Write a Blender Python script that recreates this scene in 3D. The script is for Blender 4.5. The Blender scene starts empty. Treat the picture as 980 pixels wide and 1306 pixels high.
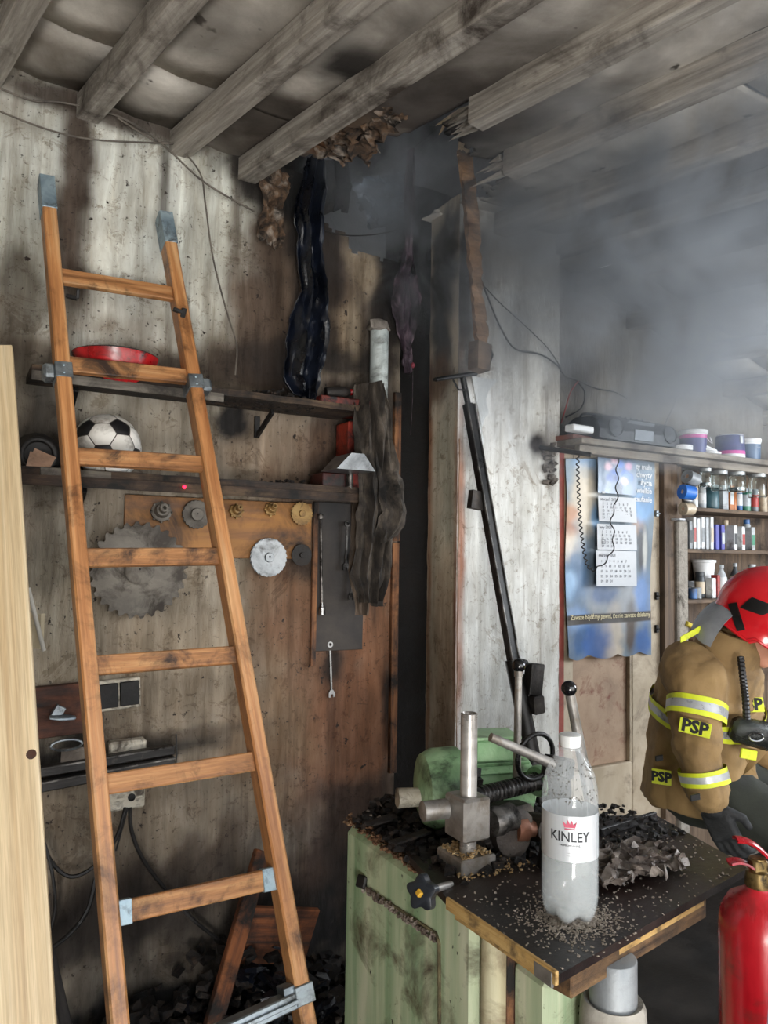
import bpy, math, random
import numpy as np
from mathutils import Vector, Matrix, noise
R = math.radians
sc = bpy.context.scene
C = sc.collection
# ------------------------------------------------------------------ camera
CAMZ = 1.60; FPX = 950.0; PITCH = R(3.2); ROLL = R(0.9)
_f = Vector((0, math.cos(PITCH), math.sin(PITCH)))
_r0 = Vector((1, 0, 0)); _u0 = _r0.cross(_f)
_r = _r0*math.cos(ROLL) + _u0*math.sin(ROLL)
_u = _u0*math.cos(ROLL) - _r0*math.sin(ROLL)
cd = bpy.data.cameras.new('camera'); cam = bpy.data.objects.new('camera', cd); C.objects.link(cam)
cd.sensor_fit = 'VERTICAL'; cd.sensor_height = 36.0; cd.lens = FPX/1306*36; cd.clip_start = 0.02
_mc = Matrix((( _r.x, _u.x, -_f.x, 0), (_r.y, _u.y, -_f.y, 0), (_r.z, _u.z, -_f.z, CAMZ), (0, 0, 0, 1)))
cam.matrix_world = _mc
sc.camera = cam
CAM = Vector((0, 0, CAMZ))
# ------------------------------------------------------------------ world, lights, exposure
wd = bpy.data.worlds.new('overcast'); sc.world = wd; wd.use_nodes = True
wn = wd.node_tree
bg = wn.nodes['Background']
tcw = wn.nodes.new('ShaderNodeTexCoord'); sepw = wn.nodes.new('ShaderNodeSeparateXYZ'); rw = wn.nodes.new('ShaderNodeValToRGB')
wn.links.new(tcw.outputs['Generated'], sepw.inputs[0]); wn.links.new(sepw.outputs['Z'], rw.inputs[0])
rw.color_ramp.elements[0].position = 0.0; rw.color_ramp.elements[0].color = (.80, .78, .74, 1)
rw.color_ramp.elements[1].position = .45; rw.color_ramp.elements[1].color = (.80, .88, 1.0, 1)
wn.links.new(rw.outputs[0], bg.inputs[0]); bg.inputs[1].default_value = 2.5
def area(name, loc, tgt, sx, sy, e, col=(1, 1, 1)):
    l = bpy.data.lights.new(name, 'AREA'); l.shape = 'RECTANGLE'; l.size = sx; l.size_y = sy; l.energy = e; l.color = col
    o = bpy.data.objects.new(name, l); C.objects.link(o); o.location = loc
    o.rotation_euler = (Vector(tgt)-Vector(loc)).to_track_quat('-Z', 'Y').to_euler(); return o
area('daylight_through_open_door', (-1.0, -2.6, 1.2), (.2, 2.4, 1.9), 2.4, 2.0, 150, (.93, .97, 1.0))
area('daylight_through_side_window', (3.35, 2.55, 1.95), (.9, 2.6, 1.45), 1.1, 1.0, 36, (.86, .93, 1.0))
area('ceiling_fill_light', (-.3, -2.4, .35), (.4, 2.0, 2.95), 2.6, 1.0, 210, (1.0, .97, .93))  # unseen fill lamp, added low behind the camera to brighten the ceiling
sc.view_settings.view_transform = 'Standard'; sc.view_settings.look = 'None'
sc.view_settings.gamma = 1.0; sc.view_settings.use_curve_mapping = False
sc.view_settings.exposure = 0.85
# ------------------------------------------------------------------ coordinates
P0 = Vector((-.985, 2.4, 0)); WA = R(30)
WF = Matrix.Translation(P0) @ Matrix.Rotation(WA, 4, 'Z')      # wall frame: x along the back wall, y into it, z up
WFI = WF.inverted(); I4 = Matrix.Identity(4)
def ray(px, py): return (_r*((px-490)/FPX) + _u*((653-py)/FPX) + _f)
def hit(px, py, pt, n):
    d = ray(px, py); return CAM + d*((Vector(pt)-CAM).dot(n)/d.dot(n))
WN = Vector((-math.sin(WA), math.cos(WA), 0))
def w(px, py, d=0):                 # wall-frame point at distance d in front of the back wall
    return WFI @ hit(px, py, P0-WN*d, WN)
def wz(px, py, z): return WFI @ hit(px, py, (0, 0, z), Vector((0, 0, 1)))
def wt(px, py, t):                  # wall-frame point on the plane x = t
    q = WFI @ CAM; d = (WFI.to_3x3() @ ray(px, py)); return q + d*((t-q.x)/d.x)
def gy(px, py, Y): return hit(px, py, (0, Y, 0), Vector((0, 1, 0)))
def srgb(h):
    h = h.lstrip('#'); v = [int(h[i:i+2], 16)/255 for i in (0, 2, 4)]
    return tuple((c/12.92 if c <= .04045 else ((c+.055)/1.055)**2.4) for c in v)
def lerp(a, b, t): return a + (b-a)*t
def ztop(t):
    if t < .534: return 2.955 - .099*(t-.534)
    if t < 2.05: return lerp(2.955, 2.905, (t-.534)/1.516)
    return 2.905 - .337*(t-2.05)
# ------------------------------------------------------------------ materials
MATS = {}
def mat(name, cols, scale=6, st=(1, 1, 1), rough=.7, metal=0, bump=.25, dirt=None, dscale=3, damt=.5, spot=None, sscale=60,
        sth=.62, vcol=False, ior=None, trans=0, coord='gp', emit=None, fine=None, alpha=None, spec=.5, rvar=.15, grit=0):
    """procedural material: noise ramp of cols, dirt layer, specks, bump"""
    if name in MATS: return MATS[name]
    m = bpy.data.materials.new(name); m.use_nodes = True; nt = m.node_tree; N = nt.nodes; L = nt.links
    b = N['Principled BSDF']; MATS[name] = m
    def node(t, **k):
        n = N.new(t)
        for a, v in k.items(): setattr(n, a, v)
        return n
    if coord == 'gp':
        src = node('ShaderNodeAttribute', attribute_name='gp').outputs['Vector']
    else: src = node('ShaderNodeTexCoord').outputs['Object']
    mp = node('ShaderNodeMapping'); mp.inputs['Scale'].default_value = st; L.new(src, mp.inputs[0])
    def nz(vec, s, det=6, rg=.6, dist=0):
        n = node('ShaderNodeTexNoise'); n.inputs['Scale'].default_value = s; n.inputs['Detail'].default_value = det
        n.inputs['Roughness'].default_value = rg; n.inputs['Distortion'].default_value = dist; L.new(vec, n.inputs['Vector']); return n.outputs['Fac']
    def mix(f, a, bb, mode='MIX'):
        x = node('ShaderNodeMix', data_type='RGBA', blend_type=mode)
        for i, v in ((0, f), (6, a), (7, bb)):
            if isinstance(v, (int, float)): x.inputs[i].default_value = v
            elif isinstance(v, tuple): x.inputs[i].default_value = (*v[:3], 1)
            else: L.new(v, x.inputs[i])
        return x.outputs[2]
    def ramp(f, a, c):
        r_ = node('ShaderNodeMapRange'); r_.inputs[1].default_value = a; r_.inputs[2].default_value = c; L.new(f, r_.inputs[0]); return r_.outputs[0]
    cols = [srgb(c) for c in cols]
    n1 = nz(mp.outputs[0], scale, 8, .62, .4)
    if vcol:
        base = node('ShaderNodeAttribute', attribute_name='col').outputs['Color']
        if cols: base = mix(ramp(n1, .35, .75), base, mix(1.0, base, cols[0], 'MULTIPLY'))
    else:
        if len(cols) == 1: base = cols[0]
        else:
            cr = node('ShaderNodeValToRGB'); L.new(n1, cr.inputs[0]); e = cr.color_ramp.elements
            while len(e) < len(cols): e.new(.5)
            for i, c in enumerate(cols): e[i].position = .32 + .36*i/(len(cols)-1); e[i].color = (*c, 1)
            base = cr.outputs[0]
    if fine:
        n3 = nz(mp.outputs[0], scale*fine, 4, .7); base = mix(ramp(n3, .35, .65), base, mix(1.0, base, (.72, .70, .68), 'MULTIPLY'))
    if dirt:
        nd = nz(src, dscale, 7, .68, .5); base = mix(ramp(nd, .62-.35*damt, .80-.35*damt), base, srgb(dirt))
    if spot:
        ns = nz(src, sscale, 3, .6); base = mix(ramp(ns, sth, sth+.05), base, srgb(spot))
    if grit:
        mg = node('ShaderNodeMapping'); mg.inputs['Scale'].default_value = (24, 24, 1.3); L.new(src, mg.inputs[0])
        s1 = nz(mg.outputs[0], 1.0, 6, .7, .3); base = mix(ramp(s1, .50, .72), base, mix(1.0, base, (.55, .52, .49), 'MULTIPLY'))
        s1b = nz(mg.outputs[0], 2.3, 5, .7); base = mix(ramp(s1b, .54, .70), base, mix(1.0, base, (1.22, 1.22, 1.22), 'MULTIPLY'))
        s2 = nz(src, 26, 6, .75, .6); base = mix(ramp(s2, .56, .64), base, mix(1.0, base, (.62, .58, .54), 'MULTIPLY'))
        s4 = nz(src, 7, 8, .8, .8); base = mix(ramp(s4, .57, .61), base, mix(1.0, base, (.70, .66, .62), 'MULTIPLY'))
        s3 = nz(src, 75, 3, .6); base = mix(ramp(s3, .66, .70), base, mix(grit, base, (.025, .02, .017)))
    if isinstance(base, tuple): b.inputs['Base Color'].default_value = (*base[:3], 1)
    else: L.new(base, b.inputs['Base Color'])
    b.inputs['Metallic'].default_value = metal
    b.inputs['Specular IOR Level'].default_value = spec
    if rvar and not trans:
        r_ = node('ShaderNodeMapRange'); r_.inputs[1].default_value = .3; r_.inputs[2].default_value = .7
        r_.inputs[3].default_value = max(.03, rough-rvar); r_.inputs[4].default_value = min(1, rough+rvar); L.new(n1, r_.inputs[0]); L.new(r_.outputs[0], b.inputs['Roughness'])
    else: b.inputs['Roughness'].default_value = rough
    if trans: b.inputs['Transmission Weight'].default_value = trans
    if ior: b.inputs['IOR'].default_value = ior
    if alpha is not None: b.inputs['Alpha'].default_value = alpha
    if emit: b.inputs['Emission Color'].default_value = (*srgb(emit[0]), 1); b.inputs['Emission Strength'].default_value = emit[1]
    if bump:
        bp = node('ShaderNodeBump'); bp.inputs['Strength'].default_value = bump; bp.inputs['Distance'].default_value = .01
        nb = nz(mp.outputs[0], scale*3.5, 8, .7); L.new(nb, bp.inputs['Height']); L.new(bp.outputs[0], b.inputs['Normal'])
    return m
# ------------------------------------------------------------------ mesh builder
class MB:
    def __init__(s, M=None): s.M = M if M is not None else WF; s.v = []; s.f = []; s.g = []; s.c = []; s.mi = []; s.hasc = False; s.cc = None; s.m = 0
    def add(s, vs, fs, gp=None, cols=None):
        o = len(s.v); off = Vector((random.uniform(-9, 9), random.uniform(-9, 9), random.uniform(-9, 9))) if gp is not None else None
        for i, p in enumerate(vs):
            p = Vector(p); s.v.append(s.M @ p)
            s.g.append(tuple(Vector(gp[i])+off) if gp is not None else tuple(p))
            if cols is not None: s.hasc = True; s.c.append(tuple(cols[i][:3])+(1,))
            else: s.c.append((*(s.cc or (1, 1, 1)), 1)); s.hasc = s.hasc or s.cc is not None
        for f in fs: s.f.append([o+i for i in f]); s.mi.append(s.m)
        return s
    def box(s, c, size, rot=None, ch=.0015):
        """chamfered box, centre c, size, optional rotation Matrix(3x3) or Euler angles in degrees"""
        hx, hy, hz = [x/2 for x in size]; ch = min(ch, hx*.45, hy*.45, hz*.45)
        if rot is None: Rm = Matrix.Identity(3)
        elif isinstance(rot, Matrix): Rm = rot.to_3x3()
        else: Rm = (Matrix.Rotation(R(rot[2]), 3, 'Z') @ Matrix.Rotation(R(rot[1]), 3, 'Y') @ Matrix.Rotation(R(rot[0]), 3, 'X'))
        c = Vector(c); vs = []; idx = {}; 
        for sx in (-1, 1):
            for sy in (-1, 1):
                for sz in (-1, 1):
                    for a in range(3):
                        p = [sx*(hx-ch), sy*(hy-ch), sz*(hz-ch)]; p[a] = (sx*hx, sy*hy, sz*hz)[a]
                        idx[(sx, sy, sz, a)] = len(vs); vs.append(Vector(p))
        fs = []
        for a in range(3):
            b_, c_ = [(1, 2), (2, 0), (0, 1)][a]
            for sg in (-1, 1):
                q = []
                for (u, v) in ((-1, -1), (1, -1), (1, 1), (-1, 1)):
                    k = [0, 0, 0]; k[a] = sg; k[b_] = u; k[c_] = v; q.append(idx[(*k, a)])
                fs.append(q if sg > 0 else q[::-1])
        for a in range(3):      # edges parallel to axis a
            b_, c_ = [(1, 2), (2, 0), (0, 1)][a]
            for u in (-1, 1):
                for v in (-1, 1):
                    k0 = [0, 0, 0]; k0[a] = -1; k0[b_] = u; k0[c_] = v; k1 = list(k0); k1[a] = 1
                    q = [idx[(*k0, b_)], idx[(*k1, b_)], idx[(*k1, c_)], idx[(*k0, c_)]]
                    fs.append(q if u*v < 0 else q[::-1])
        for sx in (-1, 1):
            for sy in (-1, 1):
                for sz in (-1, 1):
                    q = [idx[(sx, sy, sz, a)] for a in range(3)]; fs.append(q if sx*sy*sz > 0 else q[::-1])
        # grain runs along the longest axis -> gp.x
        ax = max(range(3), key=lambda i: size[i]); perm = [ax, (ax+1) % 3, (ax+2) % 3]
        return s.add([Rm @ p + c for p in vs], fs, gp=[(p[perm[0]], p[perm[1]], p[perm[2]]) for p in vs])
    def bar(s, p0, p1, wdt, hgt, up=(0, 0, 1), ch=.0015):
        """box from p0 to p1; hgt along up, wdt across"""
        p0 = Vector(p0); p1 = Vector(p1); x = (p1-p0); l = x.length; x.normalize(); u = Vector(up)
        y = u.cross(x)
        if y.length < 1e-4: y = Vector((0, 1, 0)).cross(x)
        y.normalize(); z = x.cross(y)
        return s.box((p0+p1)/2, (l, wdt, hgt), Matrix((x, y, z)).transposed(), ch)
    def tube(s, pts, r, n=8, cap=True, closed=False):
        pts = [Vector(p) for p in pts]; m = len(pts); rs = r if isinstance(r, (list, tuple)) else [r]*m
        vs = []; gp = []; fs = []; prev = None; acc = 0
        for i, p in enumerate(pts):
            a = pts[i-1] if (i or closed) else p; b = pts[(i+1) % m] if (i < m-1 or closed) else p
            t = (b-a)
            if t.length < 1e-9: t = Vector((0, 0, 1))
            t.normalize()
            if prev is None:
                prev = t.orthogonal().normalized()
            prev = (prev - t*prev.dot(t))
            if prev.length < 1e-6: prev = t.orthogonal()
            prev.normalize(); q = t.cross(prev)
            if i: acc += (p-pts[i-1]).length
            for k in range(n):
                th = 2*math.pi*k/n; vs.append(p+(prev*math.cos(th)+q*math.sin(th))*rs[i]); gp.append((acc, math.cos(th)*rs[i], math.sin(th)*rs[i]))
        for i in range(m if closed else m-1):
            for k in range(n):
                j = (i+1) % m; fs.append([i*n+k, i*n+(k+1) % n, j*n+(k+1) % n, j*n+k])
        if cap and not closed: fs.append(list(range(n))[::-1]); fs.append([(m-1)*n+k for k in range(n)])
        return s.add(vs, fs, gp=gp)
    def lathe(s, prof, c=(0, 0, 0), axis=(0, 0, 1), n=20, ref=None, sy=1.0):
        """prof: list of (radius, height) along axis"""
        z = Vector(axis).normalized(); x = Vector(ref) if ref else z.orthogonal(); x = (x-z*x.dot(z)).normalized(); y = z.cross(x); c = Vector(c)
        vs = []; gp = []; fs = []; m = len(prof)
        for (r_, h) in prof:
            for k in range(n):
                th = 2*math.pi*k/n; vs.append(c+z*h+(x*math.cos(th)+y*math.sin(th)*sy)*max(r_, 1e-5)); gp.append((r_*math.cos(th), r_*math.sin(th), h))
        for i in range(m-1):
            for k in range(n): fs.append([i*n+k, i*n+(k+1) % n, (i+1)*n+(k+1) % n, (i+1)*n+k])
        if prof[0][0] > 1e-4: fs.append(list(range(n))[::-1])
        if prof[-1][0] > 1e-4: fs.append([(m-1)*n+k for k in range(n)])
        return s.add(vs, fs, gp=gp)
    def prism(s, poly, c, x, y, th, ch=0):
        """extruded polygon: poly 2-D points in the frame (c; x, y), thickness th along -(x cross y)"""
        c = Vector(c); x = Vector(x).normalized(); y = Vector(y).normalized(); z = x.cross(y).normalized(); n = len(poly)
        ar = sum(poly[i][0]*poly[(i+1) % n][1]-poly[(i+1) % n][0]*poly[i][1] for i in range(n))
        if ar < 0: poly = poly[::-1]
        vs = [c+x*a+y*b for a, b in poly]+[c+x*a+y*b-z*th for a, b in poly]
        fs = [list(range(n)), list(range(n, 2*n))[::-1]]+[[i, i+n, (i+1) % n+n, (i+1) % n] for i in range(n)]
        return s.add(vs, fs, gp=[(a, b, 0) for a, b in poly]+[(a, b, th) for a, b in poly])
    def grid(s, fn, nu, nv, th=0, cfn=None, gfn=None):
        vs = [Vector(fn(i/(nu-1), j/(nv-1))) for j in range(nv) for i in range(nu)]
        cs = [cfn(i/(nu-1), j/(nv-1), vs[j*nu+i]) for j in range(nv) for i in range(nu)] if cfn else None
        fs = [[j*nu+i, j*nu+i+1, (j+1)*nu+i+1, (j+1)*nu+i] for j in range(nv-1) for i in range(nu-1)]
        if th:
            ns = []
            for j in range(nv):
                for i in range(nu):
                    a = vs[j*nu+min(i+1, nu-1)]-vs[j*nu+max(i-1, 0)]; b = vs[min(j+1, nv-1)*nu+i]-vs[max(j-1, 0)*nu+i]
                    q = a.cross(b); ns.append(q.normalized() if q.length > 1e-12 else Vector((0, 1, 0)))
            k = len(vs); bk = [v-nn*th for v, nn in zip(vs, ns)]
            rim = [i for i in range(nu)]+[j*nu+nu-1 for j in range(1, nv)]+[(nv-1)*nu+i for i in range(nu-2, -1, -1)]+[j*nu for j in range(nv-2, 0, -1)]
            fs2 = [[k+q for q in f[::-1]] for f in fs]
            fs3 = [[rim[i], k+rim[i], k+rim[(i+1) % len(rim)], rim[(i+1) % len(rim)]] for i in range(len(rim))]
            vs = vs+bk; fs = fs+fs2+fs3; cs = cs+cs if cs else None
        return s.add(vs, fs, cols=cs)
    def chip(s, c, sz, rnd=random, flat=.4):
        """a small irregular fragment"""
        c = Vector(c); q = Matrix.Rotation(rnd.uniform(0, 6.28), 3, 'Z') @ Matrix.Rotation(rnd.uniform(-.5, .5), 3, 'X') @ Matrix.Rotation(rnd.uniform(-.5, .5), 3, 'Y')
        vs = []
        for (x, y, z) in ((-1, -1, -1), (1, -1, -1), (1, 1, -1), (-1, 1, -1), (-1, -1, 1), (1, -1, 1), (1, 1, 1), (-1, 1, 1)):
            vs.append(c + q @ Vector((x*sz*rnd.uniform(.3, 1), y*sz*rnd.uniform(.3, .8), z*sz*flat*rnd.uniform(.4, 1))))
        return s.add(vs, [[3, 2, 1, 0], [4, 5, 6, 7], [0, 1, 5, 4], [1, 2, 6, 5], [2, 3, 7, 6], [3, 0, 4, 7]])
    def rough(s, amp, freq, start=0, seed=0.0):
        for i in range(start, len(s.v)):
            p = s.v[i]; q = p*freq+Vector((seed, seed, seed))
            s.v[i] = p+noise.noise_vector(q)*amp
        return s
    def text(s, txt, size, c, x, y, th=.0008, align='CENTER', bend=None, bold=0, sx=1.0):
        """lettering: origin c, right = x, up = y; bend = (axis point, radius) wraps x around a vertical cylinder"""
        cu = bpy.data.curves.new('t', 'FONT'); cu.body = txt; cu.size = size; cu.align_x = align; cu.align_y = 'CENTER'; cu.offset = bold; cu.extrude = th/2
        cu.resolution_u = 2
        ob = bpy.data.objects.new('t', cu); C.objects.link(ob); dg = bpy.context.evaluated_depsgraph_get(); me = bpy.data.meshes.new_from_object(ob.evaluated_get(dg))
        c = Vector(c); x = Vector(x).normalized(); y = Vector(y).normalized(); z = x.cross(y)
        vs = []
        for v in me.vertices:
            a, b, d = v.co; a *= sx
            if bend:
                rr = bend; an = a/rr; vs.append(c + x*(math.sin(an)*(rr+d)) + z*((math.cos(an)-1)*rr + math.cos(an)*d) + y*b)
            else: vs.append(c+x*a+y*b+z*d)
        fs = [list(p.vertices) for p in me.polygons]
        bpy.data.objects.remove(ob); bpy.data.meshes.remove(me); bpy.data.curves.remove(cu)
        return s.add(vs, fs)
    def build(s, name, mt, parent=None, sm=None, origin=None, label=None, kind=None, local=None):
        mats = mt if isinstance(mt, (list, tuple)) else [mt]
        if parent is not None: BM = ROOT[parent.name]
        elif local is not None: BM = local
        else:
            given = origin is not None
            if origin is None:
                xs = [v.x for v in s.v]; ys = [v.y for v in s.v]; zs = [v.z for v in s.v]
                origin = Vector(((min(xs)+max(xs))/2, (min(ys)+max(ys))/2, min(zs)))
            BM = Matrix.Translation(origin)
            if s.M is WF or s.M == WF:
                if not given:
                    vs_ = [WFI @ v for v in s.v]; xs = [v.x for v in vs_]; ys = [v.y for v in vs_]; zs = [v.z for v in vs_]
                    origin = WF @ Vector(((min(xs)+max(xs))/2, (min(ys)+max(ys))/2, min(zs)))
                BM = Matrix.Translation(origin) @ Matrix.Rotation(WA, 4, 'Z')
        inv = BM.inverted(); me = bpy.data.meshes.new(name)
        me.from_pydata([inv @ v for v in s.v], [], s.f); 
        for m_ in mats: me.materials.append(m_)
        if len(mats) > 1: me.polygons.foreach_set('material_index', s.mi)
        a = me.attributes.new('gp', 'FLOAT_VECTOR', 'POINT'); a.data.foreach_set('vector', [x for g in s.g for x in g])
        if s.hasc:
            a = me.attributes.new('col', 'FLOAT_COLOR', 'POINT'); a.data.foreach_set('color', [x for g in s.c for x in g])
        if sm is not None:
            me.polygons.foreach_set('use_smooth', [True]*len(me.polygons)); me.set_sharp_from_angle(angle=R(sm))
        me.update()
        o = bpy.data.objects.new(name, me); C.objects.link(o)
        if parent is not None: o.parent = parent
        else: o.matrix_world = BM; 
        ROOT[o.name] = BM
        if label: o['label'] = label
        if kind: o['kind'] = kind
        return o
ROOT = {}
def thing(name, label, cat, loc=(0, 0, 0), group=None, M=WF, rz=0):
    """Empty at the thing's base. loc in the frame M."""
    o = bpy.data.objects.new(name, None); C.objects.link(o); o.empty_display_size = .05
    BM = M @ Matrix.Translation(Vector(loc)) @ Matrix.Rotation(rz, 4, 'Z')
    o.matrix_world = BM; ROOT[o.name] = BM; o['label'] = label; o['category'] = cat
    if group: o['group'] = group
    return o
def tag(o, label, cat, group=None, kind=None):
    if label: o['label'] = label
    if cat: o['category'] = cat
    if group: o['group'] = group
    if kind: o['kind'] = kind
    return o
def dup(root, M, label=None, group=None):
    r = root.copy(); C.objects.link(r); r.matrix_world = M; ROOT[r.name] = M
    if label: r['label'] = label
    if group: r['group'] = group
    for ch in list(root.children):
        c = ch.copy(); C.objects.link(c); c.parent = r
        for g in ch.children:
            d = g.copy(); C.objects.link(d); d.parent = c
    return r
def struct(o): o['kind'] = 'structure'; return o
def fb(p, s=1.0, o=4): return noise.fractal(Vector(p)*s, 1.0, 2.0, o)
# ================================================================== SETTING
def blobs(lst, conv):
    out = []
    for (px, py, rx, ry, col, a) in lst:
        c = conv(px, py); e = conv(px+rx, py); g = conv(px, py+ry)
        out.append((c[0], c[1], max(abs(e[0]-c[0]), .01), max(abs(g[1]-c[1]), .01), srgb(col), a))
    return out
def paint(x, y, base, bl, wob=.5, f=5.0, streak=.12, sx=28, sy=2.5, mott=.10):
    nx = fb((x*f, y*f, 1.3)); ny = fb((x*f, y*f, 7.7)); nb = fb((x*f*2.3, y*f*2.3, 4.2))
    c = list(base)
    for (cx, cy, rx, ry, col, a) in bl:
        dx = (x-cx)/rx+nx*wob; dy = (y-cy)/ry+ny*wob
        if dx*dx+dy*dy > 5: continue
        d = math.exp(-(dx*dx+dy*dy)*1.0)+nb*.22*math.exp(-(dx*dx+dy*dy)*.4)
        k = max(0, min(1, (d-.12)*1.7))*a
        for i in range(3): c[i] += (col[i]-c[i])*k
    s_ = noise.noise(Vector((x*sx, y*sy, 3.1)))*streak + noise.noise(Vector((x*sx*.4, y*sy*.5, 9.1)))*streak + fb((x*9, y*9, 5))*mott
    k = max(.25, 1+s_*1.6)
    return [max(.004, v*k) for v in c]
wc = lambda d: (lambda px, py: (w(px, py, d).x, w(px, py, d).z))
M_wall = mat('sooty_plaster', ['#c4bcb2'], vcol=True, scale=9, st=(2.2, 2.2, .5), rough=.85, bump=.7, grit=.8, spot='#2a211b', sscale=34, sth=.66)
M_wallg = mat('burnt_plaster', ['#6f6258'], vcol=True, scale=20, rough=.9, bump=1.0, spot='#15110e', sscale=26, sth=.60)
BL_W = blobs([
 (60, 240, 110, 150, '#d3d6cf', .95), (190, 270, 100, 170, '#e2e5de', 1), (275, 300, 60, 150, '#d0d2c9', .95), (30, 330, 60, 80, '#c3c5bb', .8),
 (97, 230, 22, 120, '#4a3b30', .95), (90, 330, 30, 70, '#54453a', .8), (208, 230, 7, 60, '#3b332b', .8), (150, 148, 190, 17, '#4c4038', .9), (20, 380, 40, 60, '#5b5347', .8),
 (300, 300, 8, 130, '#57493c', .7), (345, 420, 50, 130, '#6d5a4a', .9), (420, 330, 70, 110, '#5a4b3e', .95), (470, 330, 26, 55, '#a3937e', .75), (440, 440, 30, 50, '#8f7d68', .7),
 (390, 245, 80, 55, '#0f0c0a', 1), (500, 290, 30, 60, '#171311', 1), (495, 400, 22, 90, '#1d1815', .9), (465, 330, 20, 40, '#b3a48e', .8), (450, 420, 14, 50, '#a5957e', .7), (335, 380, 22, 110, '#53453a', .8), (345, 230, 30, 35, '#221a15', .9), (430, 210, 45, 35, '#0d0b0a', 1), (330, 470, 60, 30, '#3a2e25', .8), (470, 250, 40, 30, '#100e0e', 1),
 (395, 330, 30, 90, '#1b1614', .9), (505, 380, 12, 60, '#0d0a09', 1), (460, 400, 12, 60, '#3a2d24', .8), (490, 480, 16, 90, '#2c221b', .9),
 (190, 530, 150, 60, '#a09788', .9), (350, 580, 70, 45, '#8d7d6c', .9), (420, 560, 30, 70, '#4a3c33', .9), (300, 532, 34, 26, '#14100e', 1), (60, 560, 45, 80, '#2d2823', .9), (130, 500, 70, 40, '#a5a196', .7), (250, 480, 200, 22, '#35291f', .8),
 (150, 760, 170, 120, '#948978', .9), (80, 800, 50, 140, '#9d9585', .8), (275, 760, 40, 60, '#a99e8d', .9), (230, 850, 110, 80, '#9b8d7a', .8), (60, 700, 50, 60, '#6d675b', .8), (130, 1010, 110, 90, '#887b6a', .9),
 (345, 770, 40, 70, '#7e6650', .8), (400, 800, 60, 200, '#785942', .9), (440, 930, 70, 160, '#7c563e', .95), (345, 940, 70, 110, '#846e57', .8), (485, 800, 22, 160, '#8a5f42', .9),
 (425, 850, 16, 30, '#17120f', .9), (385, 720, 22, 22, '#1d1713', .8), (495, 900, 10, 50, '#1a120d', .9), (480, 770, 6, 40, '#20160f', .7), (440, 650, 50, 60, '#35302b', .9), (470, 560, 40, 100, '#2a221d', .9),
 (250, 1130, 210, 70, '#4a3f36', .9), (345, 1090, 45, 32, '#aaa093', .85), (250, 1180, 60, 30, '#80776a', .5), (120, 1200, 160, 70, '#2c2520', .95), (430, 1100, 70, 80, '#3d2e26', .95), (390, 1190, 120, 80, '#120e0c', 1), (220, 1290, 260, 50, '#0f0c0a', 1), (470, 1020, 60, 30, '#3e2e25', .9),
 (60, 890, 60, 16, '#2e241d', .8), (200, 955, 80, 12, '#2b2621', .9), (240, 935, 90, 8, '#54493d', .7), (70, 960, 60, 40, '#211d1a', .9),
 (372, 235, 40, 60, '#0c0a09', 1), (440, 270, 70, 22, '#0d0b0a', 1), (425, 350, 12, 110, '#2a211b', .9), (500, 340, 20, 90, '#120f0e', 1), (340, 455, 40, 30, '#2a211b', .8), (440, 460, 60, 22, '#1d1713', .9), (350, 340, 14, 60, '#4a3c30', .7), (465, 350, 10, 30, '#b5a690', .6), (455, 420, 8, 36, '#a89a84', .5), (480, 300, 16, 14, '#8f8474', .5), (330, 235, 25, 30, '#1c1613', .8)], wc(0))  # burn marks, plus dark shading painted on the wall behind the upper shelf
def wallgrid(name, t0, t1, z0, z1, d, base, bl, mt, stp=.016, hole=None, disp=.0, ztf=None, streak=.12, holes2=None, parent=None):
    m = MB(); nu = max(2, int((t1-t0)/stp)); nv = max(2, int((z1-z0)/stp)); vs = []; cs = []
    for j in range(nv+1):
        for i in range(nu+1):
            t = t0+(t1-t0)*i/nu; zz = z0+(z1-z0)*j/nv
            if ztf: zz = z0+((ztf(t)+.10)-z0)*j/nv
            dd = fb((t*7, zz*7, 2))*disp + fb((t*30, zz*30, 2))*disp*.35
            vs.append((t, -d+dd, zz)); cs.append(paint(t, zz, base, bl, streak=streak))
    fs = []
    for j in range(nv):
        for i in range(nu):
            t, y, zz = vs[j*(nu+1)+i]
            if hole and hole(t, zz): continue
            fs.append([j*(nu+1)+i, j*(nu+1)+i+1, (j+1)*(nu+1)+i+1, (j+1)*(nu+1)+i])
    m.add(vs, fs, cols=cs); m.g = [(v.x, v.y, v.z) for v in m.v]
    return struct(m.build(name, mt, sm=60, origin=WF @ Vector((t0, -d, z0)), parent=parent))
def burnhole(t, z):   # ragged burned-through opening at the top of the wall beside the pillar
    n = fb((t*9, z*9, 3))*.45
    return ((t-1.08)/.30)**2+((z-3.02)/.24)**2+n < 1
T_GAP0, T_GAP1, COLD, T_COL1 = 1.203, 1.347, .205, 1.88
wb = wallgrid('wall_back', -1.5, T_GAP0, 0, 2.95, 0, srgb('#8f8577'), BL_W, M_wall, .0145, burnhole, .004, ztop)
# wall thickness behind, the burned recess beside the pillar
M_char = mat('charred_surface', ['#060505', '#0d0b0b', '#1a1614'], scale=9, rough=.75, bump=.9, spec=.3)
m = MB(); m.box((-.16, .17, 1.30), (2.72, .04, 2.6)); struct(m.build('wall_back', M_char))
m = MB(); m.grid(lambda u, v: (T_GAP0-.02+(T_GAP1-T_GAP0+.3)*u, .10+fb((u*3, v*20, 1))*.02, 3.2*v), 5, 60)
m.grid(lambda u, v: (T_GAP0+fb((u, v*20, 6))*.006, .002+.10*u, 3.0*v*.9), 4, 60); m.m = 0
struct(m.build('wall_recess', M_char, sm=60))
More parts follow.
